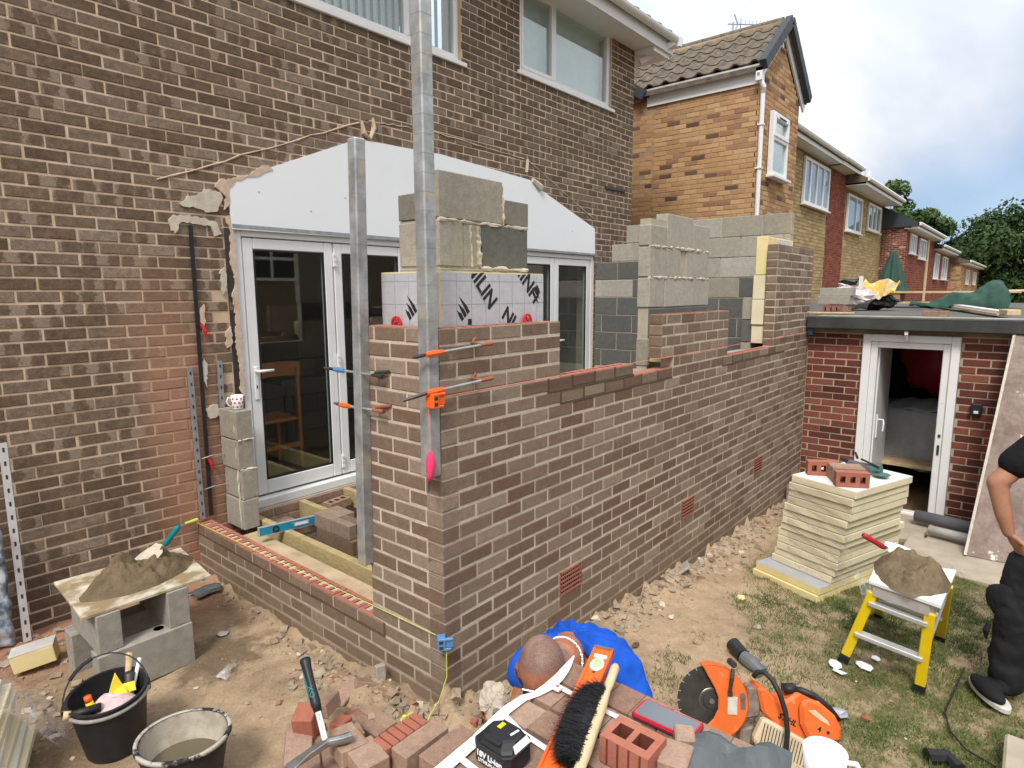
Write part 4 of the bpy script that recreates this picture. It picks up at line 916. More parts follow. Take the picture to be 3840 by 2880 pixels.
# roof of the extension: tiles in rows, each a short curved piece
E0 = Vector((NX - .12, 0, 5.20)); A0 = Vector((9.07, 0, 6.10)); sv = (A0 - E0); L = sv.length; su = sv.normalized(); nn = Vector((-su.z, 0, su.x))
b = MB(); b.prism([(NX - .12, NY - .06, 5.17), (9.07, NY - .06, 6.06), (10.26, NY - .06, 5.17), (10.26, NY - .06, 5.10), (9.07, NY - .06, 5.99), (NX - .12, NY - .06, 5.10)], (0, 3.6, 0)); rf = b.build('roof', M['tile'], nb)
nrow = 5; cl = L / nrow
def tile_mesh():
    b = MB(); pr = [(-.15, .0), (-.11, .012), (-.075, .045), (-.03, .05), (.01, .02), (.06, .0), (.15, .004)]
    P0 = [(0, p, h + .018) for p, h in pr]; P1 = [(cl * 1.12, p, h) for p, h in pr]
    n = len(pr); b.add(P0 + P1 + [(0, p, h - .012) for p, h in pr], [(i, i + 1, n + i + 1, n + i) for i in range(n - 1)] + [(2 * n + i, 2 * n + i + 1, i + 1, i) for i in range(n - 1)])
    me = bpy.data.meshes.new('roof_tile'); me.from_pydata(b.v, [], b.f); me.materials.append(M['tile']); me.polygons.foreach_set('use_smooth', [False] * len(me.polygons)); return me
TM = tile_mesh(); mt = Matrix((su, Vector((0, 1, 0)), nn)).transposed().to_4x4()
for r in range(nrow):
    for j in range(12):
        p = E0 + su * (r * cl) + Vector((0, NY + .10 + j * .285 + (0), 0)) + nn * .012
        o = bpy.data.objects.new('roof_tile', TM); COL.objects.link(o); o.parent = rf; o.matrix_local = Matrix.Translation(p - ORG[rf]) @ mt @ Euler((random.uniform(-.02, .02), random.uniform(-.015, .015), 0)).to_matrix().to_4x4()
for j in range(13):                           # ridge tiles bedded in pale mortar
    b = MB(); y = NY + .02 + j * .33; b.tube([(9.07, y, 6.085), (9.07, y + .32, 6.085)], .095, 10); b.build('ridge_tile', M['tile'], rf)
b = MB(); b.bar((8.95, NY, 6.03), (8.95, NY + 3.5, 6.03), .10, .07); o = b.build('ridge_bedding', M['tilem'], rf); rough_up(o, .03, 9)
for sx, P, Q in ((-1, (NX - .13, 5.17), (9.07, 6.1)), (1, (10.27, 5.17), (9.07, 6.1))):   # dark verge caps
    n = 6
    for i in range(n):
        f0, f1 = i / n, (i + 1) / n - .01; a = Vector((P[0] + (Q[0] - P[0]) * f0, NY - .08, P[1] + (Q[1] - P[1]) * f0)); c = Vector((P[0] + (Q[0] - P[0]) * f1, NY - .08, P[1] + (Q[1] - P[1]) * f1 + .01))
        b = MB(); b.bar(a, c, .10, .15); b.build('verge_cap', M['verge'], rf)
    b = MB(); b.bar((P[0] - sx * .02, NY - .015, P[1] - .15), (Q[0], NY - .015, Q[1] - .17), .03, .13); b.build('barge_board', M['upvc'], nb)
b = MB(); b.box((8.92, NY - .03, 5.68), (8.98, NY - .002, 5.92)); b.build('barge_end', M['upvc'], nb)
# main roof verge behind our own corner
b = MB()
for i in range(6):
    a = Vector((NX - .1, 3.42 + i * .32, 5.12 + i * .20)); b2 = MB(); b2.bar(a, a + Vector((0, .31, .195)), .1, .16); b2.build('verge_cap', M['verge'], nb)
b.hexa([(NX - .05, 3.38, 5.08), (10.1, 3.38, 5.08), (10.1, 6.5, 7.0), (NX - .05, 6.5, 7.0), (NX - .05, 3.38, 5.14), (10.1, 3.38, 5.14), (10.1, 6.5, 7.06), (NX - .05, 6.5, 7.06)]); b.build('main_roof', M['tile'], nb)
# chimney pot and aerial on the ridge line
b = MB(); b.lathe([(.13, 5.4), (.12, 6.68), (.16, 6.70), (.16, 6.77), (.12, 6.79)], (11.13, 3.42, .02), 14); b.build('chimney_pot', M['terra'], nb)
t_ = thing('television_aerial', 'thin television aerial standing on the gable roof against the clouds', 'aerial', (12.3, 3.7, 6.4))
b = MB(); b.tube([(12.3, 3.7, 6.4), (12.36, 3.72, 7.66)], .018, 6); b.build('mast', M['galvd'], t_)
b = MB(); b.tube([(12.28, 3.80, 7.62), (12.86, 3.13, 7.60)], .012, 6)
for i in range(9): f = .25 + i * .09; p = Vector((12.28, 3.80, 7.62)).lerp(Vector((12.86, 3.13, 7.60)), f); b.tube([p, p + Vector((0, .0, .09))], .006, 4)
b.build('boom', M['galvd'], t_)
b = MB()
for s_ in (-1, 1): b.tube([(12.42, 3.64, 7.62), (12.38, 3.70, 7.62 + s_ * .20)], .014, 5); b.tube([(12.46, 3.6, 7.62), (12.55, 3.62, 7.62 + s_ * .15)], .010, 5)
b.build('reflector', M['galvd'], t_)

# ================================================================ the row of houses behind
RY = 3.35
def plain_house(name, label, x0, x1, y, ze, wins, mat, mm, soff=.35, bricks=120, rise=2.6, zb=-3.5, roof_mat='tile', group=None, zlo=1.4, side=None, bl=.225, ch=.075, pane=None):
    t_ = thing(name, label, 'house', ((x0 + x1) / 2, y, zb), group)
    b = MB(); b.box((x0, y + .01, zb), (x1, y + 8, ze)); w_ = b.build('wall', mm, t_)
    holes = [(a, c, z0, z1) for a, c, z0, z1, m in wins]
    if bricks is not None: lay(w_, mat, bond(x0, x1, int(zlo / ch), int(ze / ch), 0, holes, bl=bl, ch=ch, vary=.01), ('y', y), 0, bricks, .02)
    for a, c, z0, z1, m in wins: window(t_, a, c, z0, z1, y - .075, m, pane=pane or M['paneo'], fw=.085, dep=.07)
    b = MB(); b.box((x0 - .1, y - soff, ze), (x1 + .1, y + .1, ze + .03)); b.build('soffit', M['upvcd'], t_)
    b = MB(); b.box((x0 - .1, y - soff - .03, ze - .02), (x1 + .1, y - soff - .003, ze + .2)); b.build('fascia', M['upvcd'], t_)
    b = MB(); b.tube([(x0 - .15, y - soff - .09, ze + .17), (x1 + .2, y - soff - .09, ze + .17)], .07, 8); b.build('gutter', M['upvcd'], t_)
    b = MB(); b.prism([(x0 - .15, y - soff - .06, ze + .2), (x0 - .15, y + 4, ze + .2 + rise), (x0 - .15, y + 8.4, ze + .2), (x0 - .15, y + 8.4, ze + .08), (x0 - .15, y - soff - .06, ze + .08)], (x1 - x0 + .3, 0, 0)); b.build('roof', M[roof_mat], t_)
    if side:
        yy0, yy1, smat = side
        lay(w_, smat, bond(y, y + 4, int(zlo / ch), int((ze + 1.9) / ch), 0, (), top=lambda u: ze + .62 * (u - y)), ('x', x0 - .002), R(-90), bricks, .02)
        b = MB(); b.prism([(x0, y, ze), (x0, y + 4, ze + 2.48), (x0, y + 8, ze)], (.2, 0, 0)); b.build('gable', mm, t_)
        b = MB(); b.bar((x0 - .06, y - soff, ze + .06), (x0 - .06, y + 4, ze + .06 + rise), .05, .2); b.build('barge_board', M['upvc'], t_)
    return t_
h1 = plain_house('stone_house', 'buff stone house with wide four-pane window directly behind the yellow gable', 10.06, 19.45, RY, 5.66, [(16.75, 19.35, 4.27, 5.52, [17.35, 18.0, 18.7])], M['stone'], M['stonem'], ch=.1, bl=.32, roof_mat='tile')
h1b = plain_house('red_house', 'narrow dark red brick strip of house between two buff stone fronts', 19.46, 21.62, RY - .02, 5.66, [], M['rowred'], M['redm'], bricks=80)
b = MB(); b.box((20.9, RY + .5, 5.6), (21.6, RY + 1.1, 6.6)); o = b.build('white_flue_box', M['upvc'], h1b)
h2 = plain_house('stone_house', 'buff stone house with two white windows and a chimney, lower than the red strip', 21.63, 28.1, RY, 5.30, [(21.85, 24.0, 3.90, 5.13, [23.1]), (25.1, 27.4, 4.16, 5.16, [25.9, 26.6])], M['stone'], M['stonem'], ch=.1, bl=.32, soff=.6)
b = MB(); b.box((33.0, 5.5, 5.4), (33.9, 6.3, 7.95)); b.box((33.2, 5.7, 7.95), (33.5, 6.0, 8.15)); ch_ = b.build('chimney', M['stonem'], h2)
lay(ch_, M['stone'], bond(5.5, 6.3, 54, 79, 0, (), bl=.3, ch=.1), ('x', 32.99), R(-90), 30, .01); lay(ch_, M['stone'], bond(33.0, 33.9, 54, 79, 0, (), bl=.3, ch=.1), ('y', 5.49), 0, 30, .01)
t_ = thing('metal_flue', 'slim white flue pipe standing beside the stone chimney', 'flue', (35.6, 5.5, 5.4))
b = MB(); b.tube([(35.6, 5.5, 5.4), (35.6, 5.5, 8.02)], .17, 10); b.build('pipe', M['upvc'], t_)
h3 = plain_house('red_house', 'red brick house with white barge board stepped forward of the stone houses', 28.2, 36.5, 2.45, 4.36, [(28.9, 30.4, 3.42, 4.22, [29.4, 29.9]), (31.4, 33.4, 3.3, 4.2, [32.0, 32.7])], M['rowred'], M['redm'], side=(2.45, 6.5, M['rowred']), roof_mat='verge', soff=.35, rise=2.5, ch=.1, bl=.3, bricks=200)
b = MB(); b.box((34.0, 2.40, -3), (34.5, 2.449, 4.3)); b.build('downpipe', M['pine'], h3)
h4 = plain_house('red_house', 'small red brick house with two tall narrow white windows further down the row', 36.6, 44.0, 2.45, 3.95, [(37.0, 38.6, 2.5, 3.8, [37.8]), (40.2, 42.4, 2.5, 3.75, [41.3])], M['rowred'], M['redm'], bricks=40, roof_mat='verge', rise=1.2, ch=.1, bl=.3)
h5 = plain_house('yellow_house', 'farthest small yellow house with white barge board at the end of the row', 44.5, 60, 1.9, 3.45, [(47.5, 49.5, 2.3, 3.2, [48.4]), (53, 55, 2.3, 3.2, [54])], M['yel'], M['yelm'], side=(1.9, 6, M['yel']), bricks=40, roof_mat='tile', rise=1.6, ch=.1, bl=.3)
# ---------------------------------------------------------------- trees
def tree(name, label, loc, h, r, n, lm, seed, ls=.16, trunk=.18, lobes=26, flat=.8):
    rg = np.random.default_rng(seed); t_ = thing(name, label, 'tree', loc); x, y, z = loc
    b = MB(); b.tube([(x, y, z), (x + .05 * h, y, z + h * .45), (x + .02 * h, y + .03 * h, z + h * .8)], [trunk, trunk * .7, trunk * .25], 8)
    C_ = []
    for i in range(lobes):
        a = rg.uniform(0, 6.28); u = rg.uniform(-.75, 1); rr = math.sqrt(max(0, 1 - u * u)) * r * rg.uniform(.45, 1); c = np.array((x + rr * math.cos(a), y + rr * math.sin(a), z + h * .62 + u * h * .36)); C_.append((c, r * rg.uniform(.22, .42)))
        if i < 10: b.tube([(x + .03 * h, y, z + h * .4), tuple((c + np.array((x, y, z + h * .5))) / 2), tuple(c)], [trunk * .35, trunk * .2, .02], 5)
    b.build('trunk', M['bark'], t_)
    vs = []; per = n // lobes
    for c, s in C_:
        d = rg.normal(size=(per, 3)); d /= np.linalg.norm(d, axis=1)[:, None]; p = c + d * s * (rg.random((per, 1)) ** .45) * np.array((1, 1, flat)); nn_ = d + rg.normal(size=(per, 3)) * .7; nn_ /= np.linalg.norm(nn_, axis=1)[:, None]
        a_ = np.cross(nn_, rg.normal(size=(per, 3))); a_ /= np.linalg.norm(a_, axis=1)[:, None]; e = np.cross(nn_, a_); q = ls * rg.uniform(.5, 1.2, (per, 1))
        vs.append(np.stack([p - a_ * q, p - e * q * .55, p + a_ * q, p + e * q * .55], 1))
    vs = np.concatenate(vs).reshape(-1, 3); me = bpy.data.meshes.new('crown'); me.from_pydata((vs - np.array(loc)).tolist(), [], np.arange(len(vs)).reshape(-1, 4).tolist()); me.materials.append(lm)
    o = bpy.data.objects.new('crown', me); COL.objects.link(o); o.parent = t_; ORG[o] = Vector(loc); return t_
tree('tree', 'airy green tree rising behind the roof of the red brick house', (72, 10.6, -3.5), 16.3, 3.4, 9000, M['leaf'], 3, .24, lobes=26)
tree('tree', 'lower rounded green tree behind the far end of the row of houses', (74, 7.2, -3.5), 13.2, 2.8, 7000, M['leaf'], 5, .24)
tree('tree', 'huge dark green tree filling the right edge above the outbuilding roof', (62, -.4, -4), 11.9, 5.2, 34000, M['leafd'], 8, .20, lobes=70)
tree('tree', 'dark bushy tree between the last house and the huge dark tree', (76, 4.4, -4), 10.6, 3.6, 12000, M['leafd'], 11, .28, lobes=36)
b = MB()
# house that stands behind the photographer and shows in the door glass
rh = thing('brick_house', 'brick house opposite, mirrored in the dark glass of the patio doors', 'house', (2, -13, -1))
b = MB(); b.box((-14, -14.5, -1.5), (16, -13, 4.6)); b.build('wall', simple('opposite_brick', (.20, .145, .09), .9, .2, 3), rh)
b = MB(); b.prism([(-14.3, -12.8, 4.6), (-14.3, -16.5, 7.4), (-14.3, -20, 4.6)], (30.6, 0, 0)); b.build('roof', M['tile'], rh)
for xx in (-3.4, 3.2, 8.4):
    f = MB(); f.box((xx, -13.0, 2.3), (xx + 1.9, -12.93, 3.5)); f_ = f.build('window', M['upvc'], rh)
    for k in range(2): g = MB(); g.box((xx + .1 + k * .9, -12.929, 2.4), (xx + .9 + k * .9, -12.92, 3.0)); g.box((xx + .1 + k * .9, -12.929, 3.1), (xx + .9 + k * .9, -12.92, 3.4)); g.build('pane', M['dark'], f_)
# ================================================================ posts, clamps, lines
def post(name, label, x0, y0, z0, z1, s=.065, lean=0.0):
    t_ = thing(name, label, 'steel post', (x0, y0, z0), 'steel corner posts of the new wall')
    b = MB(); y1 = y0 - lean
    b.hexa([(x0, y0, z0), (x0 + s, y0, z0), (x0 + s, y0 + s, z0), (x0, y0 + s, z0), (x0, y1, z1), (x0 + s, y1, z1), (x0 + s, y1 + s, z1), (x0, y1 + s, z1)]); b.build('profile', M['galv'], t_, bevel=.006)
    n = int((z1 - z0) / .075); g = MB()
    for i in range(1, n + 1):
        z = z0 + i * .075; f = (z - z0) / (z1 - z0); y = y0 - lean * f
        g.box((x0 + .004, y - .0006, z), (x0 + s - .004, y + .004, z + .0011)); g.box((x0 - .0006, y + .004, z), (x0 + .004, y + s - .004, z + .0011))
    g.build('course_mark', M['galvd'], t_, kind='stuff'); return t_
post('steel_post', 'tall galvanised post clamped to the outer corner of the new brick pillar', -.066, -.0035, 1.08, 3.62)
post('steel_post', 'shorter galvanised post beside the left face of the brick pillar, ending below the plaster', -.055, .513, .52, 2.565, .06, .055)
def clamp(label, a, b_, tip, hook, col='orp', head=0):
    t_ = thing('wall_clamp', label, 'clamp', a, 'clamps holding the steel posts')
    a, b_, tip, hook = map(Vector, (a, b_, tip, hook)); b = MB(); b.tube([a, b_], .006, 8); b.build('rod', M['galv'], t_)
    d = (b_ - a).normalized(); b = MB(); b.tube([a - d * .015, a + d * .02, a + d * .075], [.010, .014, .010], 8); b.build('grip', M[col], t_)
    b = MB(); b.tube([a - d * .01, a.lerp(tip, .5), tip], [.007, .008, .005], 8); b.build('lever', M['dsteel'], t_)
    b = MB(); b.tube([b_ - d * .075, b_], [.007, .011], 8); b.tube([b_ - d * .06, b_ - d * .075 + (hook - b_) * .5, hook], [.007, .009, .008], 8); b.build('hook', M['terra'] if col == 'orp' else M['dsteel'], t_); return t_
clamp('orange tipped clamp rod on the long brick face, the higher of the two', (-.085, -.03, 1.622), (.285, -.05, 1.645), (-.12, .03, 1.607), (.225, -.002, 1.668))
clamp('orange tipped clamp rod on the long brick face, just above the orange line block', (-.085, -.03, 1.462), (.285, -.05, 1.485), (-.17, .04, 1.43), (.222, -.002, 1.507))
clamp('clamp rod with blue handle across the left face of the brick pillar', (-.05, .70, 1.50), (-.035, .345, 1.492), (-.10, .72, 1.51), (-.002, .33, 1.512), 'bluep')
clamp('clamp rod with red handle across the pillar left face, below the blue one', (-.05, .66, 1.325), (-.035, .345, 1.327), (-.07, .69, 1.335), (-.002, .33, 1.352), 'orp')
def line_block(name, label, c, col, s=.06, rz=0.0):
    t_ = thing(name, label, 'line block', c); M_ = Euler((0, 0, rz)).to_matrix(); c = Vector(c); b = MB()
    b.obox(c + M_ @ Vector((-.018, 0, 0)), (.038, .05, s), M_); b.obox(c + M_ @ Vector((.018, -.006, .0)), (.034, .03, s * .62), M_); b.obox(c + M_ @ Vector((.0, -.02, s * .42)), (.07, .012, .012), M_); b.obox(c + M_ @ Vector((.0, -.02, -s * .42)), (.05, .012, .012), M_); b.build('body', M[col], t_, bevel=.003)
    b = MB(); b.obox(c + M_ @ Vector((-.02, -.0255, .012)), (.018, .002, .014), M_); b.obox(c + M_ @ Vector((-.02, -.0255, -.014)), (.018, .002, .014), M_); b.build('slot', M['dsteel'], t_); return t_
line_block('line_block', 'bright orange line block gripping the tall corner post', (-.052, -.03, 1.425), 'orp', .062)
line_block('corner_block', 'pale blue corner block on the low part of the brick corner with a lime line', (-.018, -.022, .306), 'bluep', .055, R(-40))
line_block('corner_block', 'small blue corner block at the far end of the long wall by the outbuilding', (5.57, -.03, 1.435), 'bluep', .07)
b = MB(); b.tube(lin((-.03, -.014, 1.43), (5.55, -.014, 1.432), 30), .0022, 5); o = b.build('string_line', M['pinkl']); tag(o, 'pink string line stretched along the top course of the long wall', 'string')
b = MB(); b.tube(lin((-.008, 2.56, .235), (-.012, .05, .312), 20), .0018, 5); b.tube([(-.02, -.03, .28), (-.03, -.04, .15), (-.07, -.03, .05), (-.12, -.02, .0), (-.17, -.03, -.06)], .002, 5); o = b.build('string_line', M['lime']); tag(o, 'lime green string along the top of the low wall to the blue corner block', 'string')
t_ = thing('line_winder', 'bright pink wound line with a black spike hanging below the orange block', 'plumb line', (-.09, -.03, 1.05))
b = MB(); b.tube([(-.085, -.02, 1.41), (-.088, -.025, 1.2)], .0016, 5); b.build('cord', M['pinkl'], t_)
b = MB(); b.tube([(-.088, -.027, 1.205), (-.086, -.027, 1.185), (-.087, -.028, 1.15), (-.092, -.028, 1.105), (-.096, -.028, 1.08)], [.010, .017, .021, .015, .007], 12); b.build('wound_line', M['pink'], t_, smooth=True)
b = MB(); b.tube([(-.096, -.028, 1.085), (-.101, -.027, 1.03)], [.006, .002], 6); b.build('spike', M['dsteel'], t_)
t_ = thing('line_pin', 'small line pin with lime string stuck in the rubble near the brick corner', 'line pin', (-.235, .02, -.05))
b = MB(); b.tube([(-.235, .02, -.08), (-.228, .03, .07)], .006, 6); b.build('pin', M['steel'], t_)
b = MB(); b.tube([(-.238, .012, .0), (-.236, .016, .045)], [.012, .010], 8); b.tube([(-.236, .01, .045), (-.20, .0, .05), (-.20, -.02, .03), (-.235, 0, .02)], .003, 5); b.tube([(-.24, .01, .02), (-.28, .0, .03), (-.30, -.01, -.03)], .003, 5); b.build('lime_string', M['lime'], t_)
t_ = thing('line_pin', 'lime wound line pin pushed into the joint where the low wall meets the house', 'line pin', (-.06, 2.56, .27))
b = MB(); b.tube([(-.10, 2.545, .262), (-.01, 2.56, .262)], [.010, .013], 8); b.build('lime_string', M['lime'], t_)
b = MB(); b.tube([(-.135, 2.54, .264), (.0, 2.562, .262)], .004, 5); b.build('pin', M['steel'], t_)
# wall starter strips and the black membrane on the facade
def strip(name, label, a, b_, w_, d_, mat, holes=0, cat='wall starter strip'):
    t_ = thing(name, label, cat, a); b = MB(); b.bar(a, b_, w_, d_, (0, -1, 0)); b.build('strip', mat, t_)
    if holes:
        g = MB(); a, b_ = Vector(a), Vector(b_)
        for i in range(holes): p = a.lerp(b_, (i + .5) / holes); g.obox(p + Vector((0, -d_ / 2 - .0006, 0)), (w_ * .3, .002, .022))
        g.build('slot', M['dsteel'], t_, kind='stuff')
    return t_
strip('membrane_strip', 'thin black plastic strip hanging down the brown brick facade left of the patio doors', (.098, FY - .014, .26), (.108, FY - .014, 2.34), .026, .008, M['black'], cat='plastic strip')
for p in ((.125, 1.66), (.10, .70)): b = MB(); b.tube([(p[0], FY - .025, p[1]), (p[0] + .02, FY - .035, p[1] - .05), (p[0] + .03, FY - .03, p[1] - .10)], [.010, .012, .006], 6); o = b.build('red_wedge', M['redp']); tag(o, 'red plastic tie on the black strip, %s' % ('the upper one near mid door height' if p[1] > 1 else 'the lower one near the mug column foot'), 'plastic tie')
strip('wall_starter', 'long dull metal wall starter strip with slots screwed to the facade', (.035, FY - .016, .25), (.027, FY - .016, 1.36), .034, .012, M['galvd'], 14)
strip('wall_starter', 'short dull metal wall starter strip directly behind the spotted mug', (.235, FY - .012, 1.0), (.24, FY - .012, 1.39), .034, .01, M['galvd'], 5)
for z in (.70, .47): b = MB(); b.tube([(.06, FY - .03, z), (.12, FY - .05, z + .015), (.22, FY - .06, z + .012)], .004, 5); o = b.build('wall_tie', M['galv']); tag(o, 'thin steel wall tie reaching from the strip to the block column, %s of two' % ('upper' if z > .6 else 'lower'), 'wall tie')
# mug on the block column
def mug(name, label, c, r, h, mat, ha, rz=0.0, dots=None):
    t_ = thing(name, label, 'mug', c); b = MB(); c = Vector(c)
    b.lathe([(r * .80, 0), (r * .86, .004), (r * .90, h * .4), (r, h), (r * .95, h), (r * .86, h * .4), (r * .80, .008), (0, .008)], c, 36); b.build('cup', mat, t_, smooth=True)
    b = MB(); d = Vector((math.cos(ha), math.sin(ha), 0)); b.tube([c + d * r * .9 + V(0, 0, h * .82), c + d * (r * 1.35) + V(0, 0, h * .86), c + d * r * 1.62 + V(0, 0, h * .62), c + d * r * 1.4 + V(0, 0, h * .33), c + d * r * .86 + V(0, 0, h * .2)], [r * .13] * 5, 10); b.build('handle', mat, t_, smooth=True)
    if dots:
        b = MB()
        for k in range(9):
            for j in range(3):
                a = 2 * math.pi * (k + .5 * (j % 2)) / 9; z = h * (.2 + .29 * j); rr = r * (.865 + .115 * (z / h)) + .0012; n = Vector((math.cos(a), math.sin(a), 0)); u = Vector((-n.y, n.x, 0)); s = .0078
                b.add([c + n * (rr + .0004) + V(0, 0, z)] + [c + n * rr + u * (s * math.cos(q)) + V(0, 0, z + s * math.sin(q)) for q in np.linspace(0, 2 * math.pi, 9)[:-1]], [(0, i + 1, (i + 1) % 8 + 1) for i in range(8)])
        b.build('red_spot', dots, t_, kind='stuff')
    return t_
mug('mug', 'white mug with red spots on the block column beside the patio door', (.275, 2.42, 1.049), .044, .10, M['porc'], R(165), dots=M['redp'])
mug('mug', 'large plain white mug at the bottom of the picture beside the dark sheet', (-.352, -1.657, .722), .048, .094, M['porc'], R(-75))

# ================================================================ foil boards in the cavity
def foil_board(name, label, p0, u, w_, h_, th, grid=.1, foam=True):
    """p0 lower corner of the outer face, u unit vector along it, outwards = to the viewer."""
    t_ = thing(name, label, 'insulation board', p0); p0 = Vector(p0); u = Vector(u); n = Vector((u.y, -u.x, 0)); up = Vector((0, 0, 1)); b = MB()
    q = [p0 - n * th, p0 + u * w_ - n * th, p0 + u * w_ - n * .002, p0 - n * .002]; b.hexa([q[3], q[2], q[1], q[0]] + [x + up * h_ for x in (q[3], q[2], q[1], q[0])]); b.build('foam', M['pir'], t_)
    b = MB(); b.hexa([p0 - n * .0018, p0 + u * w_ - n * .0018, p0 + u * w_, p0] + [x + up * (h_ - .006) for x in (p0 - n * .0018, p0 + u * w_ - n * .0018, p0 + u * w_, p0)]); fc = b.build('foil_face', M['foil'], t_)
    b = MB(); g = simple('grid_print', (.36, .37, .42), .5, 0)
    for i in range(1, int(w_ / grid) + 1): x = i * grid; b.hexa([p0 + u * (x - .0014) + n * .0002, p0 + u * (x + .0014) + n * .0002, p0 + u * (x + .0014) + n * .0006, p0 + u * (x - .0014) + n * .0006] + [v + up * (h_ - .01) for v in (p0 + u * (x - .0014) + n * .0002, p0 + u * (x + .0014) + n * .0002, p0 + u * (x + .0014) + n * .0006, p0 + u * (x - .0014) + n * .0006)])
    for z in (h_ - .046, h_ - .155): b.hexa([p0 + n * .0003 + up * z, p0 + u * w_ + n * .0003 + up * z, p0 + u * w_ + n * .0007 + up * z, p0 + n * .0007 + up * z] + [v + up * .003 for v in (p0 + n * .0003 + up * z, p0 + u * w_ + n * .0003 + up * z, p0 + u * w_ + n * .0007 + up * z, p0 + n * .0007 + up * z)])
    b.build('printed_grid', g, fc, kind='stuff')
    return t_, fc
f1, fc1 = foil_board('insulation_board', 'foil faced insulation board with bold slanting letters above the corner pillar', (.137, .127, 1.68), (1, 0, 0), .762, .292, .10)
f2, fc2 = foil_board('insulation_board', 'foil faced insulation board on the left return of the pillar behind the posts', (.127, .535, 1.68), (0, -1, 0), .40, .292, .10)
FRX = Matrix(((1, 0, 0), (0, 0, -1), (0, 1, 0)))                   # text standing up, facing -y
FLX = Matrix(((0, 0, -1), (-1, 0, 0), (0, 1, 0)))                  # facing -x
def rz2(a): return Matrix.Rotation(R(a), 3, 'Z')
# printed panels, cut off by the board edges as in the picture
def clip_letters(o, z1=None, z0=None, x1=None, ax=2):
    bm = bmesh.new(); bm.from_mesh(o.data); mwx = o.matrix_basis; inv = mwx.inverted(); org = ORG[o.parent] if o.parent else Vector()
    for lim, s_ in ((z1, 1), (z0, -1)):
        if lim is None: continue
        co = inv @ (Vector((0, 0, lim)) - Vector((0, 0, org.z)) + Vector((o.location.x, o.location.y, 0))); no = (inv.to_3x3() @ Vector((0, 0, s_))).normalized()
        bmesh.ops.bisect_plane(bm, geom=bm.verts[:] + bm.edges[:] + bm.faces[:], plane_co=co, plane_no=no, clear_outer=True)
    bm.to_mesh(o.data); bm.free()
o = text('UNILIN', .115, M['txt'], (.385, .1262, 1.943), FRX @ rz2(-52), fc1, bold=.003, sx=.92); clip_letters(o, z1=1.966)
o = text('UNILIN', .115, M['txt'], (.735, .1262, 1.968), FRX @ rz2(-48 + 180), fc1, bold=.003, sx=.92); clip_letters(o, z1=1.966)
o = text('NI', .10, M['txt'], (.61, .1262, 1.745), FRX @ rz2(-38), fc1, bold=.003); clip_letters(o, z0=1.70)
def claw(fc, c, ux, s, a):
    b = MB(); ux = Vector(ux); n = Vector((ux.y, -ux.x, 0)); c = Vector(c); Q = Matrix.Rotation(a, 2)
    for k, (l, dx) in enumerate(((.5, -.30), (.72, 0.0), (.95, .30))):
        pl = [(dx - .13, -.5), (dx + .10, -.5), (dx + .14, -.1), (dx + .06, l - .5), (dx + .0, l - .28), (dx - .10, -.1)]
        b.prism([c + ux * (q.x * s) + Vector((0, 0, q.y * s)) + n * .0004 for q in (Q @ Vector(p) for p in pl)], n * .0004)
    b.build('claw_mark', M['txt'], fc)
claw(fc1, (.27, .127, 1.795), (1, 0, 0), .085, R(40)); claw(fc1, (.845, .127, 1.865), (1, 0, 0), .075, R(220)); claw(fc2, (.127, .33, 1.80), (0, -1, 0), .085, R(40))
text('FOR SMART TOPS', .02, simple('grey_print', (.45, .45, .47), .5, 0), (.40, .1263, 1.86), FRX @ rz2(-52), fc1, sx=.8)
b = MB(); b.box((.31, .1255, 1.722), (.335, .1262, 1.75)); b.build('print_tail', M['txt'], fc1)
def red_clip(label, c, n):
    t_ = thing('retaining_clip', label, 'retaining clip', c); q = Vector(n).to_track_quat('Z', 'Y').to_matrix(); b = MB(); b.lathe([(.026, .0), (.036, .0), (.036, .008), (.026, .008)], c, 20, q, close=True); b.build('rim', M['redp'], t_)
    b = MB(); b.obox(Vector(c) + q @ Vector((0, 0, .004)), (.06, .008, .006), q @ Euler((0, 0, .6)).to_matrix()); b.obox(Vector(c) + q @ Vector((0, 0, .004)), (.06, .008, .006), q @ Euler((0, 0, 2.0)).to_matrix()); b.build('spoke', M['redp'], t_)
red_clip('red round insulation clip at the right end of the lettered foil board', (.745, .118, 1.728), (0, -1, 0)); red_clip('red round insulation clip on the left foil board behind the posts', (.118, .415, 1.728), (-1, 0, 0))
# upright yellow strips in the openings
def foam_block(label, a, b_, mat='pir', rot=None):
    t_ = thing('insulation_board', label, 'insulation board', a); b = MB(); b.box(a, b_); o = b.build('foam', M[mat], t_, bevel=.004); rough_up(o, .004, 40); return t_
foam_block('short yellow foam offcut on the long wall at the left foot of the block pier', (2.345, .132, 1.36), (2.46, .238, 1.535))
foam_block('lowest pale yellow foam piece in the edge of the far corner pillar', (4.452, .120, 1.365), (4.62, .235, 1.545), 'pirp')
foam_block('second pale yellow foam piece up the edge of the far corner pillar', (4.435, .118, 1.55), (4.62, .237, 1.795), 'pirp')
foam_block('third pale yellow foam piece up the edge of the far corner pillar', (4.445, .119, 1.80), (4.62, .238, 2.03), 'pirp')
ft = foam_block('tall deep yellow foam board topping the far corner pillar, with a foil patch', (4.448, .12, 2.035), (5.25, .225, 2.40))
b = MB(); b.box((4.72, .1165, 2.31), (5.18, .1194, 2.385)); b.build('foil_face', M['foil'], ft)

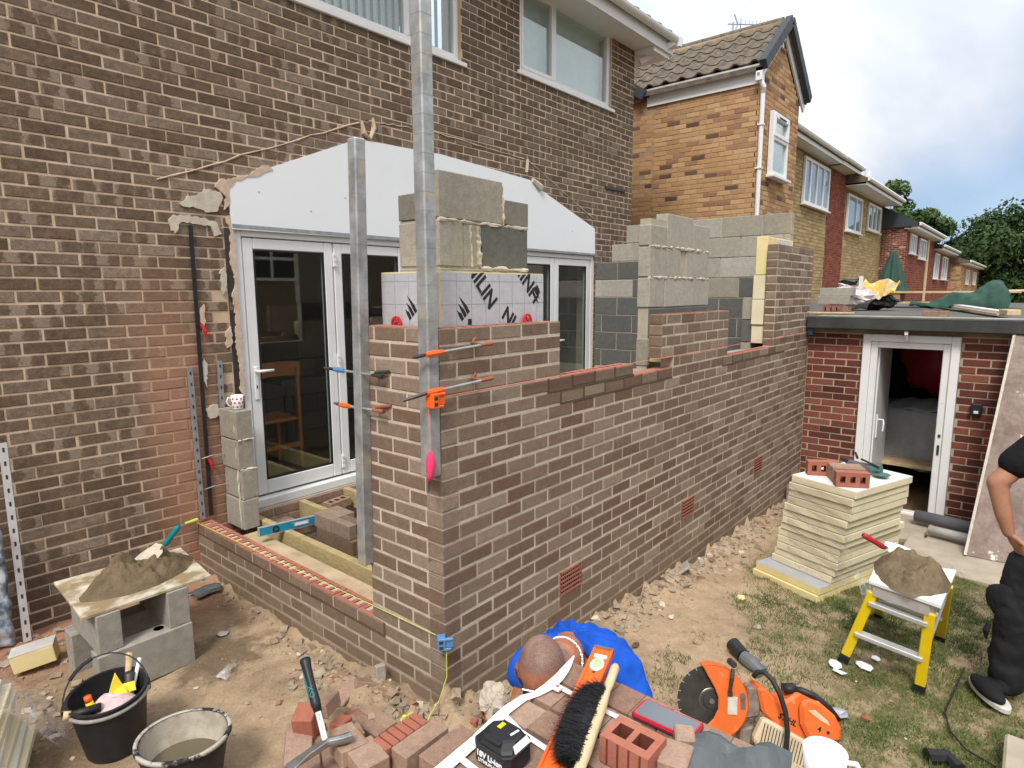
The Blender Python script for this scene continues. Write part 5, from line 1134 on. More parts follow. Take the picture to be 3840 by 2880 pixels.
# ================================================================ floor joists and what lies on them
def joist(label, x, y0, y1, z, h=.145, w_=.05):
    t_ = thing('floor_joist', label, 'timber joist', (x, (y0 + y1) / 2, z - h), 'floor joists'); b = MB(); b.box((x, y0, z - h), (x + w_, y1, z)); b.build('timber', M['wood'], t_, bevel=.004)
joist('timber floor joist nearest the low wall, under the blue level', .355, .36, 2.53, .205)
joist('second timber floor joist from the low wall, beside the brick stack', .775, .36, 2.53, .205)
joist('third timber floor joist from the low wall, half hidden by the short post', 1.20, .36, 2.53, .205)
for i in range(1): joist('timber floor joist further inside the extension, hidden behind the pillar', 1.62 + .42 * i, .36, 2.53, .205)
b = MB(); b.box((.135, .36, .105), (.30, 2.30, .148)); o = b.build('sole_plate', M['ply'], bevel=.003); tag(o, 'dusty flat timber plate lying just inside the low wall', 'timber plate')
t_ = thing('spirit_level', 'blue spirit level resting across the timber joists', 'spirit level', (.5, 2.0, .21))
A, B = Vector((.19, 2.055, .235)), Vector((.79, 1.925, .235)); L = (B - A).normalized(); N = L.cross(V(0, 0, 1))
b = MB(); b.bar(A, B, .022, .058); b.build('beam', M['tealb'], t_, bevel=.002)
b = MB(); b.bar(A + V(0, 0, .0305), B + V(0, 0, .0305), .0225, .003); b.bar(A - V(0, 0, .0305), B - V(0, 0, .0305), .0225, .003); b.bar(A - L * .008, A - L * .0005, .024, .066); b.build('edge', M['alu'], t_)
Ql = N.to_track_quat('Z', 'Y').to_matrix()
b = MB(); b.lathe([(.012, 0), (.024, 0), (.024, .004), (.012, .004)], A + L * .11 + N * .0112, 20, Ql, close=True); b.build('vial_ring', M['black'], t_)
b = MB(); b.bar(A + L * .235 + N * .0118, A + L * .345 + N * .0118, .002, .03); b.build('hand_hole', M['alu'], t_); b = MB(); b.bar(A + L * .245 + N * .0132, A + L * .335 + N * .0132, .002, .018); b.build('hand_hole_edge', M['twht'], t_)
k = 0; bst = thing('brick_stack', 'small stack of brown bricks between the joists behind the short post', 'brick stack', (.67, 1.75, -.03))
for z in (.075, .18, .285):
    for i in range(2):
        for j in range(3):
            if z > .2 and j == 2 and i == 0: continue
            k += 1; o = put('brick', solid_brick(M['new'], .215, .065, .1025), (.62 + i * .22, 1.30 + j * .075 + .09, z - .11 + .05), (0, 0, R(90 if False else 0)), None)
            o.location = (.60 + j * .07, 1.62 + i * .22 + .03 * (z > .2), z - .10)
            o.rotation_euler = (0, 0, R(90)); o.parent = bst; o.location -= ORG[bst]
o = put('brick', perf_brick(M['loose'], M['hole'], .215, .1025, .065), (1.05, 2.40, .10), (0, 0, R(8)), None, 'perforated brick lying loose by the door sill between the joists', 'brick')
o = put('brick', solid_brick(M['loose'], .2, .1025, .065), (.56, 2.46, .055), (0, R(6), R(4)), None, 'dusty brick bedded under the door sill beside the first joist', 'brick')
# the chair and clutter seen through the glass
t_ = thing('chair', 'orange wooden chair standing in the dark room behind the left patio door', 'chair', (1.05, 3.35, .25))
b = MB(); b.grid(lambda u, v: (.86 + .42 * u, 3.25 + .04 * math.sin(u * 3.14), 1.12 + .13 * v + .012 * math.sin(u * 3.14)), 8, 3); b.build('backrest', M['orwood'], t_, solid=.016)
b = MB(); b.box((.88, 3.27, .70), (1.28, 3.68, .73)); b.build('seat', M['orwood'], t_, bevel=.01)
for x in (.88, 1.25):
    for y, zt in ((3.25, 1.2), (3.65, .70)): b = MB(); b.bar((x, y, .25), (x + .0, y, zt), .028, .028, (0, 1, 0)); b.build('leg', M['orwood'], t_)
b = MB(); b.bar((.88, 3.25, .48), (1.27, 3.25, .48), .02, .04); b.build('stretcher', M['orwood'], t_)
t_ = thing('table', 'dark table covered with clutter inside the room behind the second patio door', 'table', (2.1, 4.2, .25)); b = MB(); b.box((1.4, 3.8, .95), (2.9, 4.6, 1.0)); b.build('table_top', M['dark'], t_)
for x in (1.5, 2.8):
    for y in (3.9, 4.5): b = MB(); b.box((x, y, .25), (x + .06, y + .06, .95)); b.build('leg', M['dark'], t_)

# ================================================================ left foreground
# mortar board on concrete blocks
def cblock(label, a, b_, holes=()):
    t_ = thing('concrete_block', label, 'concrete block', a, 'blocks under the mortar board'); b = MB(); b.box(a, b_); o = b.build('block', simple('clean_block', (.33, .31, .265), .95, .16, 22, .7, 90), t_, bevel=.004)
    for (x, y) in holes: c = MB(); c.lathe([(.026, 0), (0, 0)], (x, y, b_[2] + .0006), 18); c.build('finger_hole', M['dark'], t_)
cblock('grey block lying on its side at the front under the mortar board', (-.968, 1.478, -.16), (-.512, 1.59, .078), [(-.66, 1.55)])
cblock('grey block lying at the back under the mortar board, deep in shadow', (-.99, 1.83, -.16), (-.55, 1.94, .075))
cblock('upright grey block carrying the left end of the mortar board', (-.955, 1.495, .079), (-.845, 1.93, .284)); cblock('upright grey block carrying the right end of the mortar board', (-.625, 1.49, .079), (-.515, 1.93, .284))
t_ = thing('mortar_board', 'splashed plywood mortar board on grey blocks by the house wall', 'mortar board', (-.68, 1.78, .285))
b = MB(); b.hexa([(-1.01, 1.505, .287), (-.388, 1.495, .287), (-.335, 2.03, .287), (-.985, 2.075, .287), (-1.01, 1.505, .303), (-.388, 1.495, .303), (-.335, 2.03, .303), (-.985, 2.075, .303)]); b.build('board', simple('splashed_board', (.62, .56, .44), .8, .15, 10, .3, 40, dirt=.52, dirtc=(.30, .22, .12), dscale=6), t_, bevel=.002)
def heap(name, label, cx, cy, rx, ry, h, z, rot=0.0, seed=0, mat='mort', fl=0.0):
    b = MB(); ca, sa = math.cos(rot), math.sin(rot)
    def fn(u, v):
        a = 2 * math.pi * u; ed = 1 + .22 * float(fbm(math.cos(a) * 1.5 + seed, math.sin(a) * 1.5, seed, 3)); r = (1 - v) * ed
        x, y = rx * r * math.cos(a), ry * r * math.sin(a)
        n_ = float(fbm(x * 9 + seed, y * 9, seed, 4)) ; ridged = abs(float(fbm(x * 14, y * 14 + seed, 2, 3)))
        zz = h * (1 - (1 - v) ** 2.6) * (1 + .9 * n_) + .06 * (ridged - .2) * min(1, v * 4)
        return (cx + x * ca - y * sa, cy + x * sa + y * ca, z + max(0, zz))
    b.grid(fn, 96, 34); o = b.build(name, M[mat], smooth=True); return tag(o, label, 'mortar')
heap('mortar_heap', 'dark wet mortar heaped on the splashed plywood board', -.66, 1.76, .30, .17, .115, .303, R(12), 1)
def trowel(label, tip, heel, hb, ht, wid, blade, grip, tipc=None, nrm=(0, 0, 1)):
    t_ = thing('trowel', label, 'trowel', heel); tip, heel, hb, ht = map(Vector, (tip, heel, hb, ht)); d = (heel - tip); s_ = d.cross(Vector(nrm)).normalized() * wid; n = s_.cross(d).normalized() * .0016
    b = MB(); P = [tip, tip + d * .3 + s_ * .55, tip + d * .82 + s_, heel + s_ * .5, heel - s_ * .5, tip + d * .82 - s_, tip + d * .3 - s_ * .55]; b.prism([p - n for p in P], n * 2); b.build('blade', blade, t_)
    b = MB(); b.tube([heel - d * .05, heel.lerp(hb, .5) + Vector(nrm) * .012, hb], [.006, .007, .008], 8); b.build('tang', M['steel'], t_)
    b = MB(); dd = ht - hb; b.tube([hb, hb + dd * .12, hb + dd * .5, hb + dd * .88, ht], [.011, .016, .014, .017, .012], 12); b.build('handle', grip, t_, smooth=True); return t_
trowel('trowel with teal handle stuck in the mortar on the plywood board', (-.675, 1.84, .375), (-.545, 1.725, .448), (-.535, 1.712, .468), (-.472, 1.662, .575), .05, simple('mortared_steel', (.55, .48, .38), .6, .2, 20), M['teal'], nrm=(-.5, -.5, .7))
b = MB(); b.prism([(-.69, 1.86, .365), (-.61, 1.80, .412), (-.595, 1.79, .405), (-.665, 1.84, .36)], (0, -.005, .003)); o = b.build('teal_scraper', M['teal']); tag(o, 'teal coloured tool blade half buried in the mortar beside the trowel', 'tool')
t_ = thing('pencil', 'thin silver marker pen on the soil beneath the mortar board', 'pen', (-.84, 2.40, -.15)); b = MB(); b.tube([(-.90, 2.42, gzf(-.90, 2.42) + .015), (-.77, 2.47, gzf(-.77, 2.47) + .015)], .006, 8); b.build('barrel', M['alu'], t_)
# perforated strip and blue wrapped bag at the left edge
t_ = thing('perforated_strip', 'bright slotted metal strip leaning on the brick wall at the left edge', 'metal strip', (-1.06, 2.46, -.17)); a, c = Vector((-1.063, 2.46, -.16)), Vector((-1.052, 2.53, 1.03))
b = MB(); b.bar(a, c, .038, .014, (0, -1, 0)); b.build('strip', simple('bright_galv', (.78, .79, .8), .35, .08, 20, metal=.4, spec=.5), t_); g = MB()
for i in range(15): p = a.lerp(c, (i + .5) / 15); g.obox(p + V(0, -.0075, 0), (.010, .002, .026))
g.build('slot', M['dsteel'], t_, kind='stuff')
b = MB(); b.grid(lambda u, v: (-1.125 - .16 * u + .004 * math.sin(v * 23 + u * 5), 2.46 + .05 * math.sin(u * 3.1) + .01 * math.sin(v * 31), -.16 + .72 * v), 10, 30); o = b.build('wrapped_bundle', simple('blue_polythene', (.16, .20, .28), .35, .5, 16, .4, 24, dirt=.55, dirtc=(.42, .44, .46), dscale=16), solid=.03, smooth=True); tag(o, 'blue plastic wrapped bundle beside the slotted strip at the left edge', 'plastic bundle')
t_ = thing('insulation_offcut', 'thick yellow insulation offcut with grey facing on the soil at left', 'insulation offcut', (-1.1, 2.12, -.16))
Q = Euler((R(4), R(-8), R(-22))).to_matrix(); c = V(-1.10, 2.10, -.085); b = MB(); b.obox(c, (.20, .10, .10), Q); o = b.build('foam', M['pir'], t_, bevel=.004); rough_up(o, .008, 30); b = MB(); b.obox(c + Q @ V(0, 0, .0515), (.202, .102, .003), Q); b.build('foil_face', M['pipew'], t_)
# insulation boards at the left edge, in torn film
t_ = thing('insulation_stack', 'stack of pale insulation boards in torn film cut by the left edge', 'insulation stack', (-1.5, 1.1, -.15))
for k in range(9):
    dx = random.uniform(-.012, .012) + .02 * math.sin(k * 1.3) - .01 * k; z = -.13 + k * .042; b = MB(); Q = Euler((0, 0, R(-18 + random.uniform(-2, 2)))).to_matrix(); b.obox((-1.555 + dx, 1.165 + dx * .5, z + .02), (.42, .55, .039), Q); b.build('board', M['pirp'] if k % 3 != 2 else simple('white_board_edge', (.72, .68, .58), .7, .1), t_, bevel=.004)
b = MB(); b.grid(lambda u, v: (-1.42 + .26 * v + .02 * math.sin(u * 17), 1.52 - .5 * u + .05 * v + .015 * math.sin(v * 19 + u * 9), .235 - .36 * v ** 1.4 + .025 * math.sin(u * 13 + v * 7) * (1 - v * .4)), 24, 26); b.build('torn_film', M['film'], t_, smooth=True)
# buckets
def bucket(label, c, r0, r1, h, mat, inner, tilt=(0, 0), rim=None):
    t_ = thing('bucket', label, 'bucket', c); Q = Euler((tilt[0], tilt[1], 0)).to_matrix(); b = MB(); b.lathe([(r0 * .9, 0), (r0, .012), (r1 * .97, h * .86), (r1, h * .87), (r1, h - .01), (r1 + .008, h), (r1 - .006, h)], c, 48, Q, cap=(1, 0)); o = b.build('bucket_body', mat, t_, smooth=True); smooth_by_angle(o, 35)
    b = MB(); b.lathe([(r1 - .005, h - .002), (r1 - .01, h * .86), (r0 - .004, .016), (0, .016)], c, 48, Q, cap=(0, 0)); b.build('inner_wall', inner, t_, smooth=True)
    if rim: b = MB(); b.lathe([(r1 - .004, h + .001), (r1 + .010, h + .003), (r1 + .012, h - .012), (r1 + .002, h - .012)], c, 48, Q, close=True); o = b.build('rim', rim, t_, smooth=True)
    return t_, Q
B1 = (-1.03, 1.075, -.15); bk, Q1 = bucket('black builders bucket holding tools and a pinkish cloth', B1, .118, .152, .285, M['black'], M['black'], (R(3), R(-4)))
b = MB(); b.lathe([(.154, .250), (.163, .255), (.163, .262), (.154, .266)], B1, 48, Q1, close=True); b.build('rim_band', simple('dusty_rim', (.30, .28, .25), .8, .3, 30), bk)
b = MB(); hp = []
for i in range(15): a = math.pi * i / 14; p = Vector(B1) + Q1 @ V(-.165 * math.cos(a) * .985, .12 * math.sin(a) * .75, .255 + .155 * math.sin(a)); hp.append(p)
Rz = Matrix.Rotation(R(-20), 3, 'Z'); hp = [Vector(B1) + Rz @ (p - Vector(B1)) for p in hp]
b.tube(hp, .0035, 6); b.build('wire_handle', M['dsteel'], bk); b = MB(); b.tube(hp[3:7], .0085, 8); b.build('handle_grip', M['black'], bk)
for s_ in (-1, 1): b = MB(); b.obox(Vector(B1) + Rz @ (Q1 @ V(s_ * .158, 0, .25)), (.02, .05, .035), Rz @ Q1); b.build('ear', M['black'], bk, bevel=.004)
def inb(x, y, z): return Vector(B1) + V(x, y, z)
def rod(name, label, cat, segs):
    t_ = thing(name, label, cat, segs[0][1][0])
    for nm, pts, r, m in segs: b = MB(); b.tube(pts, r, 10); b.build(nm, m, t_, smooth=True)
rod('chisel', 'chisel with orange and yellow handle leaning inside the black bucket', 'chisel', [('shaft', [inb(-.04, .0, .05), inb(-.075, -.01, .18)], .006, M['steel']), ('handle', [inb(-.075, -.01, .175), inb(-.083, .0, .225), inb(-.087, .006, .262)], [.014, .017, .015], M['yell']), ('cap', [inb(-.087, .006, .258), inb(-.090, .009, .284)], [.016, .015], M['orp'])])
rod('hammer_shaft', 'wooden hammer shaft standing up in the right side of the black bucket', 'hammer', [('shaft', [inb(.06, .06, .06), inb(.105, .075, .37)], [.012, .014], M['pine'])])
rod('club_hammer', 'dark round headed hammer standing in the black bucket against the wood shaft', 'hammer', [('head', [inb(.07, .02, .10), inb(.085, .03, .30)], [.017, .021], M['dsteel'])])
rod('white_rule', 'white plastic rule poking out over the right rim of the black bucket', 'rule', [('blade', [inb(.06, .0, .15), inb(.135, .04, .345)], [.008, .009], M['white'])])
b = MB(); b.ell(inb(-.01, -.045, .225), (.085, .055, .04), (0, 0, R(-35)), 24, 14, f=lambda d: 1 + .25 * nz((d.x + 3, d.y, d.z), 2.2)); o = b.build('cloth', M['cloth'], smooth=True); rough_up(o, .02, 28); tag(o, 'crumpled pink and white cloth on top of the tools in the black bucket', 'cloth')
b = MB(); b.prism([inb(-.02, .0, .24), inb(.04, -.01, .235), inb(.085, -.03, .24), inb(.09, -.01, .265), inb(.045, .005, .262), inb(.025, .02, .325), inb(.0, .01, .28)], (.0, .006, .004)); b.ell(inb(.03, .0, .22), (.05, .04, .04), (0, 0, 0), 12, 8); o = b.build('paper_bag', M['yelp']); rough_up(o, .015, 25); tag(o, 'torn yellow paper bag sticking up in the black bucket', 'paper bag')
rod('roller_handle', 'black tool with pale wooden end resting on the left rim of the black bucket', 'tool', [('grip', [inb(-.165, -.035, .255), inb(-.06, -.055, .245)], [.016, .02], M['black']), ('wooden_end', [inb(-.19, -.028, .262), inb(-.165, -.035, .256)], [.019, .018], M['pine'])])
B2 = (-.965, .50, -.15); cem = MT('cement_smear', .85, .2); n_ = cem.noise(11, 6, .7); cem.color(cem.mix(cem.mr(n_, .42, .52), (.03, .03, .032), (.47, .44, .38)))
inn = MT('bucket_inside', .8, .2); q_ = inn.xyz(); n_ = inn.noise(13, 6, .7); f = inn.mr(inn.math('ADD', q_[2], inn.math('MULTIPLY', n_, .12)), .172, .215); inn.color(inn.mix(f, inn.mix(inn.mr(n_, .4, .6), (.47, .42, .34), (.37, .32, .25)), (.035, .035, .037)))
bk2, Q2 = bucket('black bucket with cement crusted rim holding murky water', B2, .122, .164, .285, M['black'], inn.m, (R(-2), R(3)), cem.m)
wat = MT('murky_water', .06, .5); wat.color((.13, .105, .065)); b = MB(); b.lathe([(.149, 0), (.06, .0005), (0, 0)], (B2[0], B2[1], B2[2] + .165), 40); b.build('water', wat.m, bk2)
b = MB(); b.tube([(B2[0] + .0, B2[1] - .06, .012), (B2[0] + .06, B2[1] - .02, .022)], .014, 8); b.build('sunken_sponge', M['mort'], bk2)
# the pile of loose bricks and the hammer on it
def brick_thing(label, x, y, z, rz, L=.215, W=.1025, H=.065, rx=0, ry=0, mat='loose', perf=False, tone=None, group=None):
    me = perf_brick(M[mat], M['hole'], L, W, H) if perf else solid_brick(M[mat], L, W, H)
    return put('brick', me, (x, y, z), (R(rx), R(ry), R(rz)), None, label, 'brick', group, tone)
brick_thing('whole dusty brick nearest the strapped pack, holes facing out', -.326, -.353, .055, 1, .225, .088, .10, tone=.45); brick_thing('whole dusty brick lying next to the ribbed red brick, second from the pack', -.374, -.251, .06, 0, .222, .088, .10, tone=.7)
for x, y in ((-.37, -.345), (-.30, -.34), (-.42, -.25), (-.33, -.24)): pass
brick_thing('buried brick supporting the two whole dusty bricks', -.36, -.30, -.05, 4, .23, .19, .11, tone=.3)
t_ = thing('ribbed_brick', 'bright red brick on edge showing its row of ribs, beside the dusty bricks', 'brick', (-.397, -.158, .05))
for i in range(6): b = MB(); b.obox((-.397 - .092 + i * .0368, -.158, .108), (.030, .086, .098), (0, 0, 0)); o = b.build('rib', M['clay'], t_, bevel=.003); o['tone'] = .35
b = MB(); b.box((-.505, -.196, .06), (-.289, -.120, .148)); b.build('core', M['hole'], t_)
brick_thing('buried brick under the ribbed red brick', -.40, -.155, -.05, -3, .22, .1, .11, tone=.5)
brick_thing('flat pinkish brick on the soil behind the ribbed brick, the left of a pair', -.312, .185, -.125, 92, .20, .062, .10, tone=.55); brick_thing('flat pinkish brick on the soil behind the ribbed brick, the right of a pair', -.248, .19, -.125, 90, .20, .062, .10, tone=.75)
brick_thing('dusty brick under the steel hammer head', -.56, -.03, .09, 78, .16, .11, .07, 2, 3, tone=.8); brick_thing('dusty brick at the bottom edge, below the hammer head', -.555, -.15, .085, 80, .15, .115, .07, tone=.9); brick_thing('broken dusty brick between the hammer and the flat pair', -.47, .10, .02, 70, .17, .1, .065, 4, 8, tone=.65)
brick_thing('dusty brick tipped on the left of the pile beneath the hammer', -.645, .20, .01, 55, .19, .105, .075, 10, -14, tone=.85); brick_thing('brick end poking out at the left foot of the pile', -.755, .14, -.09, 48, .2, .1025, .09, 0, -8, tone=.6); brick_thing('brick half hidden under the hammer tail', -.70, .03, .0, 60, .215, .1025, .075, 0, 6, tone=.4)
brick_thing('broken red brick propped upright behind the hammer handle, hole showing', -.565, .24, .02, 40, .10, .085, .15, 0, -10, mat='clay', tone=.3); h_ = MB(); h_.obox((-.615, .215, .125), (.012, .04, .05), (0, R(-10), R(40))); o = h_.build('hole', M['hole']); o.parent = [x for x in COL.objects if x.get('label') == 'broken red brick propped upright behind the hammer handle, hole showing'][0]; o.matrix_parent_inverse = o.parent.matrix_basis.inverted()
brick_thing('broken half brick with pink top leaning over the red one', -.47, .265, .075, 30, .13, .10, .06, -14, 8, tone=.7); brick_thing('dark red brick fragment under the hammer neck', -.505, .10, .085, 25, .09, .06, .05, 0, 12, mat='clay', tone=.25)
brick_thing('split red brick fragment on the loose soil behind the pile', -.30, .30, -.09, -20, .10, .05, .06, 18, 10, mat='clay', tone=.5); brick_thing('second split red brick fragment on the loose soil behind the pile', -.265, .265, -.09, -25, .10, .045, .06, -10, 6, mat='clay', tone=.6)
brick_thing('jagged pink brick shard at the foot of the low wall, beside the rubble', -.22, .47, -.07, 12, .15, .07, .05, 20, -18, tone=.75); brick_thing('pale brick sliver standing on end by the low wall', -.075, .385, -.09, 75, .03, .05, .14, 0, 5, mat='blk', tone=.75); brick_thing('brown brick shard lying across the rubble beside the low wall', -.15, .42, -.06, -30, .12, .06, .05, -12, 20, tone=.5)
brick_thing('low brick at the base of the pile below the hammer', -.60, .05, -.10, 70, .3, .28, .15, tone=.5)
brick_thing('grey rubble lump left on the soil against the brick corner', -.09, .10, -.09, 35, .10, .08, .06, 20, 14, mat='blk', tone=.7)
t_ = thing('brick_hammer', 'steel brick hammer with black and teal grip resting on the brick pile', 'hammer', (-.62, .0, .2))
hd, nk, bt = V(-.655, -.035, .195), V(-.605, .12, .275), V(-.588, .195, .405)
face_, tail = V(-.568, -.075, .19), V(-.80, -.02, .175)
b = MB(); b.tube([face_, face_ + V(-.03, .012, .0), hd], [.019, .019, .016], 8); b.bar(hd + V(.01, 0, 0), hd.lerp(tail, .5), .03, .026); b.hexa([hd.lerp(tail, .48) + V(0, s1 * .014, s2 * .012) for s2 in (-1, 1) for s1 in (-1, 1)][:2] + [tail + V(0, s1 * .024, -.003) for s1 in (1, -1)] + [hd.lerp(tail, .48) + V(0, s1 * .014, .012) for s1 in (-1, 1)] + [tail + V(0, s1 * .024, .003) for s1 in (1, -1)]); b.build('head', M['steel'], t_, bevel=.002)
hb_ = nk.lerp(bt, 0.0); ax_ = (bt - hd).normalized(); g0 = hd + ax_ * .12; bt = hd + ax_ * .325
b = MB(); b.bar(hd, g0, .022, .014, (0, 0, 1)); b.build('shank', M['alu'], t_, bevel=.003)
b = MB(); b.tube([g0 - ax_ * .005, g0 + ax_ * .03, g0 + ax_ * .10, g0 + ax_ * .17, g0 + ax_ * .195, bt], [.015, .019, .016, .018, .022, .020], 14); b.build('grip', M['blackc'], t_, smooth=True)
sd_ = ax_.cross(V(-.6, -.55, .58)).normalized(); fr = sd_.cross(ax_).normalized()
if fr.dot(Vector(CAMLOC) - bt) < 0: fr = -fr
if sd_.dot(Vector(CAMROT[0])) > 0: sd_ = -sd_
b = MB(); b.tube([g0 + ax_ * .02 + sd_ * .012, g0 + ax_ * .10 + sd_ * .011, g0 + ax_ * .165 + sd_ * .012], [.009, .010, .009], 8); b.tube([bt - ax_ * .006, bt + ax_ * .003], [.021, .016], 12); b.build('teal_inlay', M['teal'], t_, smooth=True)
Mt = Matrix((ax_, fr.cross(ax_), fr)).transposed()
text('OX', .026, M['teal'], g0 + ax_ * .07 + fr * .0185, Mt, t_, sx=1.2); text('OX PRO', .017, M['dsteel'], hd + ax_ * .075 + fr * .0075, Mt, t_)
# rubbish on the soil
def scrap(name, label, pts, mat, cat='plastic scrap', th=.004):
    b = MB(); n = len(pts); c = np.mean(pts, 0); b.grid(lambda u, v: tuple((np.array(pts[int(u * n) % n]) * (1 - v) + c * v) if True else 0), n, 4)
    o = b.build(name, M[mat] if isinstance(mat, str) else mat, solid=th, smooth=True); rough_up(o, .02, 16); return tag(o, label, cat)
def flat(x, y, s, sx=1, rot=0, dz=.015, n=9, seed=1):
    r_ = random.Random(seed); P = []
    for i in range(n):
        a = 2 * math.pi * i / n; r = s * r_.uniform(.6, 1.1); px, py = r * math.cos(a) * sx, r * math.sin(a); qx, qy = x + px * math.cos(rot) - py * math.sin(rot), y + px * math.sin(rot) + py * math.cos(rot); P.append((qx, qy, gzf(qx, qy) + dz))
    return P
scrap('plastic_wrap', 'crumpled clear plastic wrapper on the soil by the grey blocks', flat(-.47, 1.20, .045, 2.4, R(50), .02, 12, 3), 'film'); scrap('label_scrap', 'small printed paper scrap on the sandy soil near the low wall', flat(-.30, 1.62, .035, 1.5, .4, .015, 8, 4), M['pipew'], 'paper scrap')
scrap('plastic_bag_scrap', 'dark grey torn sheet on the soil where the low wall meets the house', flat(-.14, 2.20, .07, 1.6, -.6, .03, 11, 5), 'slate')
for i, (x, y, s, nm) in enumerate([(-.22, .86, .028, 'white plaster chip on the sand beside the low wall, nearest the camera'), (-.115, 1.07, .03, 'pale yellow chip on the sand beside the low wall'), (-.62, 1.22, .016, 'small white stone by the front grey block'), (-1.19, 1.38, .03, 'flat pale stone near the black bucket'), (-1.16, 1.68, .04, 'dark flat stone in the shadow behind the black bucket')]):
    b = MB(); b.ell((x, y, gzf(x, y) + s * .2), (s, s * .7, s * .35), (0, 0, i), 8, 5); o = b.build('stone', M['plasterw'] if i < 4 else M['rubblem']); rough_up(o, s * .5, 30); tag(o, nm, 'stone')
t_ = thing('terracotta_pipe', 'short terracotta pipe end stuffed with a crumpled paper bag by the long wall', 'pipe', (.13, -.19, -.14))
b = MB(); b.lathe([(.062, 0), (.062, .075), (.066, .08), (.054, .08), (.05, .02), (0, .02)], (.13, -.185, -.13), 28); b.build('pipe', M['terra'], t_, smooth=True)
b = MB(); b.ell((.13, -.18, .0), (.058, .058, .075), (0, 0, 0), 30, 20, f=lambda d: 1 + .5 * nz((d.x * 1.3 + 5, d.y * 1.3, d.z * 1.3), 1.6)); o = b.build('paper_bag', M['paper']); rough_up(o, .035, 26); 
o.parent = t_; o.location = ORG[o] - ORG[t_]
brick_thing('narrow red brick chip standing beside the terracotta pipe', .035, -.145, -.12, 20, .03, .03, .07, mat='clay', tone=.4)
brick_thing('broken pale paving piece leaning on the foot of the long wall', 2.42, -.055, -.21, 30, .17, .12, .02, -38, 10, mat='blk', tone=.85)
# ================================================================ strapped brick pack and what lies on it
PZ = .72
pk = thing('brick_pack', 'strapped pack of dusty brown bricks filling the bottom of the picture', 'brick pack', (-.6, -1.35, -.15))
xs = [(-.312, -.421), (-.430, -.532), (-.545, -.640), (-.662, -.765), (-.772, -.872), (-.88, -.98)]
nb_ = 0
for r, (xa, xb) in enumerate(xs):
    y = -.918; wy = [.086, .078, .0765, .079, .0765, .08][r]; off = [0, .0, .0, .03, .01, .0][r]
    y -= off
    while y > -1.80:
        if r < 2 and y < -1.52: break
        L_, W_, H_ = xa - xb - .004, wy - .004, .215
        dz = random.uniform(-.004, .002)
        if r == 2 and abs(y + .995 + 0) < .02: W_ = wy - .004
        if not (r == 1 and -1.10 < y < -1.0 and False):
            put('brick', solid_brick(M['loose'], round(L_ + .002, 3), round(W_ + .002, 3), H_, .002), ((xa + xb) / 2, y - wy / 2, PZ - H_ + dz), (random.uniform(-.006, .006), random.uniform(-.006, .006), random.uniform(-.012, .012)), pk); nb_ += 1
        y -= wy
for k in range(3):                           # lower layers: only the outer faces show
    z = PZ - .215 * (k + 2)
    for i in range(11): put('brick', solid_brick(M['loose'], .105, .072, .211, .003), (-.365, -.956 - i * .078, z), (0, 0, random.uniform(-.02, .02)), pk)
    for i in range(5): put('brick', solid_brick(M['loose'], .1, .072, .211, .003), (-.478 - i * .106, -.956, z), (0, 0, random.uniform(-.02, .02)), pk)
b = MB(); b.box((-.97, -1.75, -.15), (-.36, -.96, PZ - .23)); b.build('pack_core', M['rubblem'], pk)
def ribbon(name, pts, wv, mat, parent, th=.0016):
    b = MB(); P = [Vector(p) for p in pts]; vs = []
    for i, p in enumerate(P): w_ = Vector(wv[i] if isinstance(wv, list) else wv); vs += [p - w_ / 2, p + w_ / 2]
    b.add(vs, [(2 * i, 2 * i + 2, 2 * i + 3, 2 * i + 1) for i in range(len(P) - 1)]); o = b.build(name, mat, parent, solid=th); return o
WB = simple('white_strap', (.78, .79, .80), .4, .06, 20, spec=.5)
ribbon('strap', [(-.308, -.921, .738), (-.345, -.931, .735), (-.375, -.937, .733), (-.42, -.944, .731), (-.472, -.946, .730), (-.522, -.938, .729), (-.56, -.921, .729), (-.628, -.918, .730), (-.692, -.926, .731), (-.77, -.935, .731), (-.90, -.94, .731), (-1.0, -.945, .731)], [(0, .003, .004), (.004, .014, .010), (.006, .022, .010), (.006, .030, .004), (0, .034, .0), (-.004, .022, .004), (-.004, .020, .008), (0, .026, .006), (0, .032, .004), (0, .034, .0), (0, .036, 0), (0, .036, 0)], WB, pk)
ribbon('strap', [(-.456, -.95, .731), (-.456, -1.0, .729), (-.456, -1.1, .727), (-.456, -1.3, .726), (-.456, -1.5, .726)], (.017, 0, 0), WB, pk); ribbon('strap', [(-.655, -.93, .734), (-.672, -1.0, .729), (-.676, -1.1, .726), (-.68, -1.3, .726)], (.017, 0, 0), WB, pk); ribbon('strap', [(-.845, -.95, .734), (-.85, -1.1, .727), (-.85, -1.3, .726)], (.018, 0, 0), WB, pk)
b = MB(); b.box((-.482, -.987, .7305), (-.458, -.962, .742)); o = b.build('strap_buckle', WB, pk, bevel=.003); b = MB(); b.lathe([(.0055, 0), (0, .0001)], (-.470, -.9745, .7424), 12); b.build('buckle_hole', M['terra'], pk)
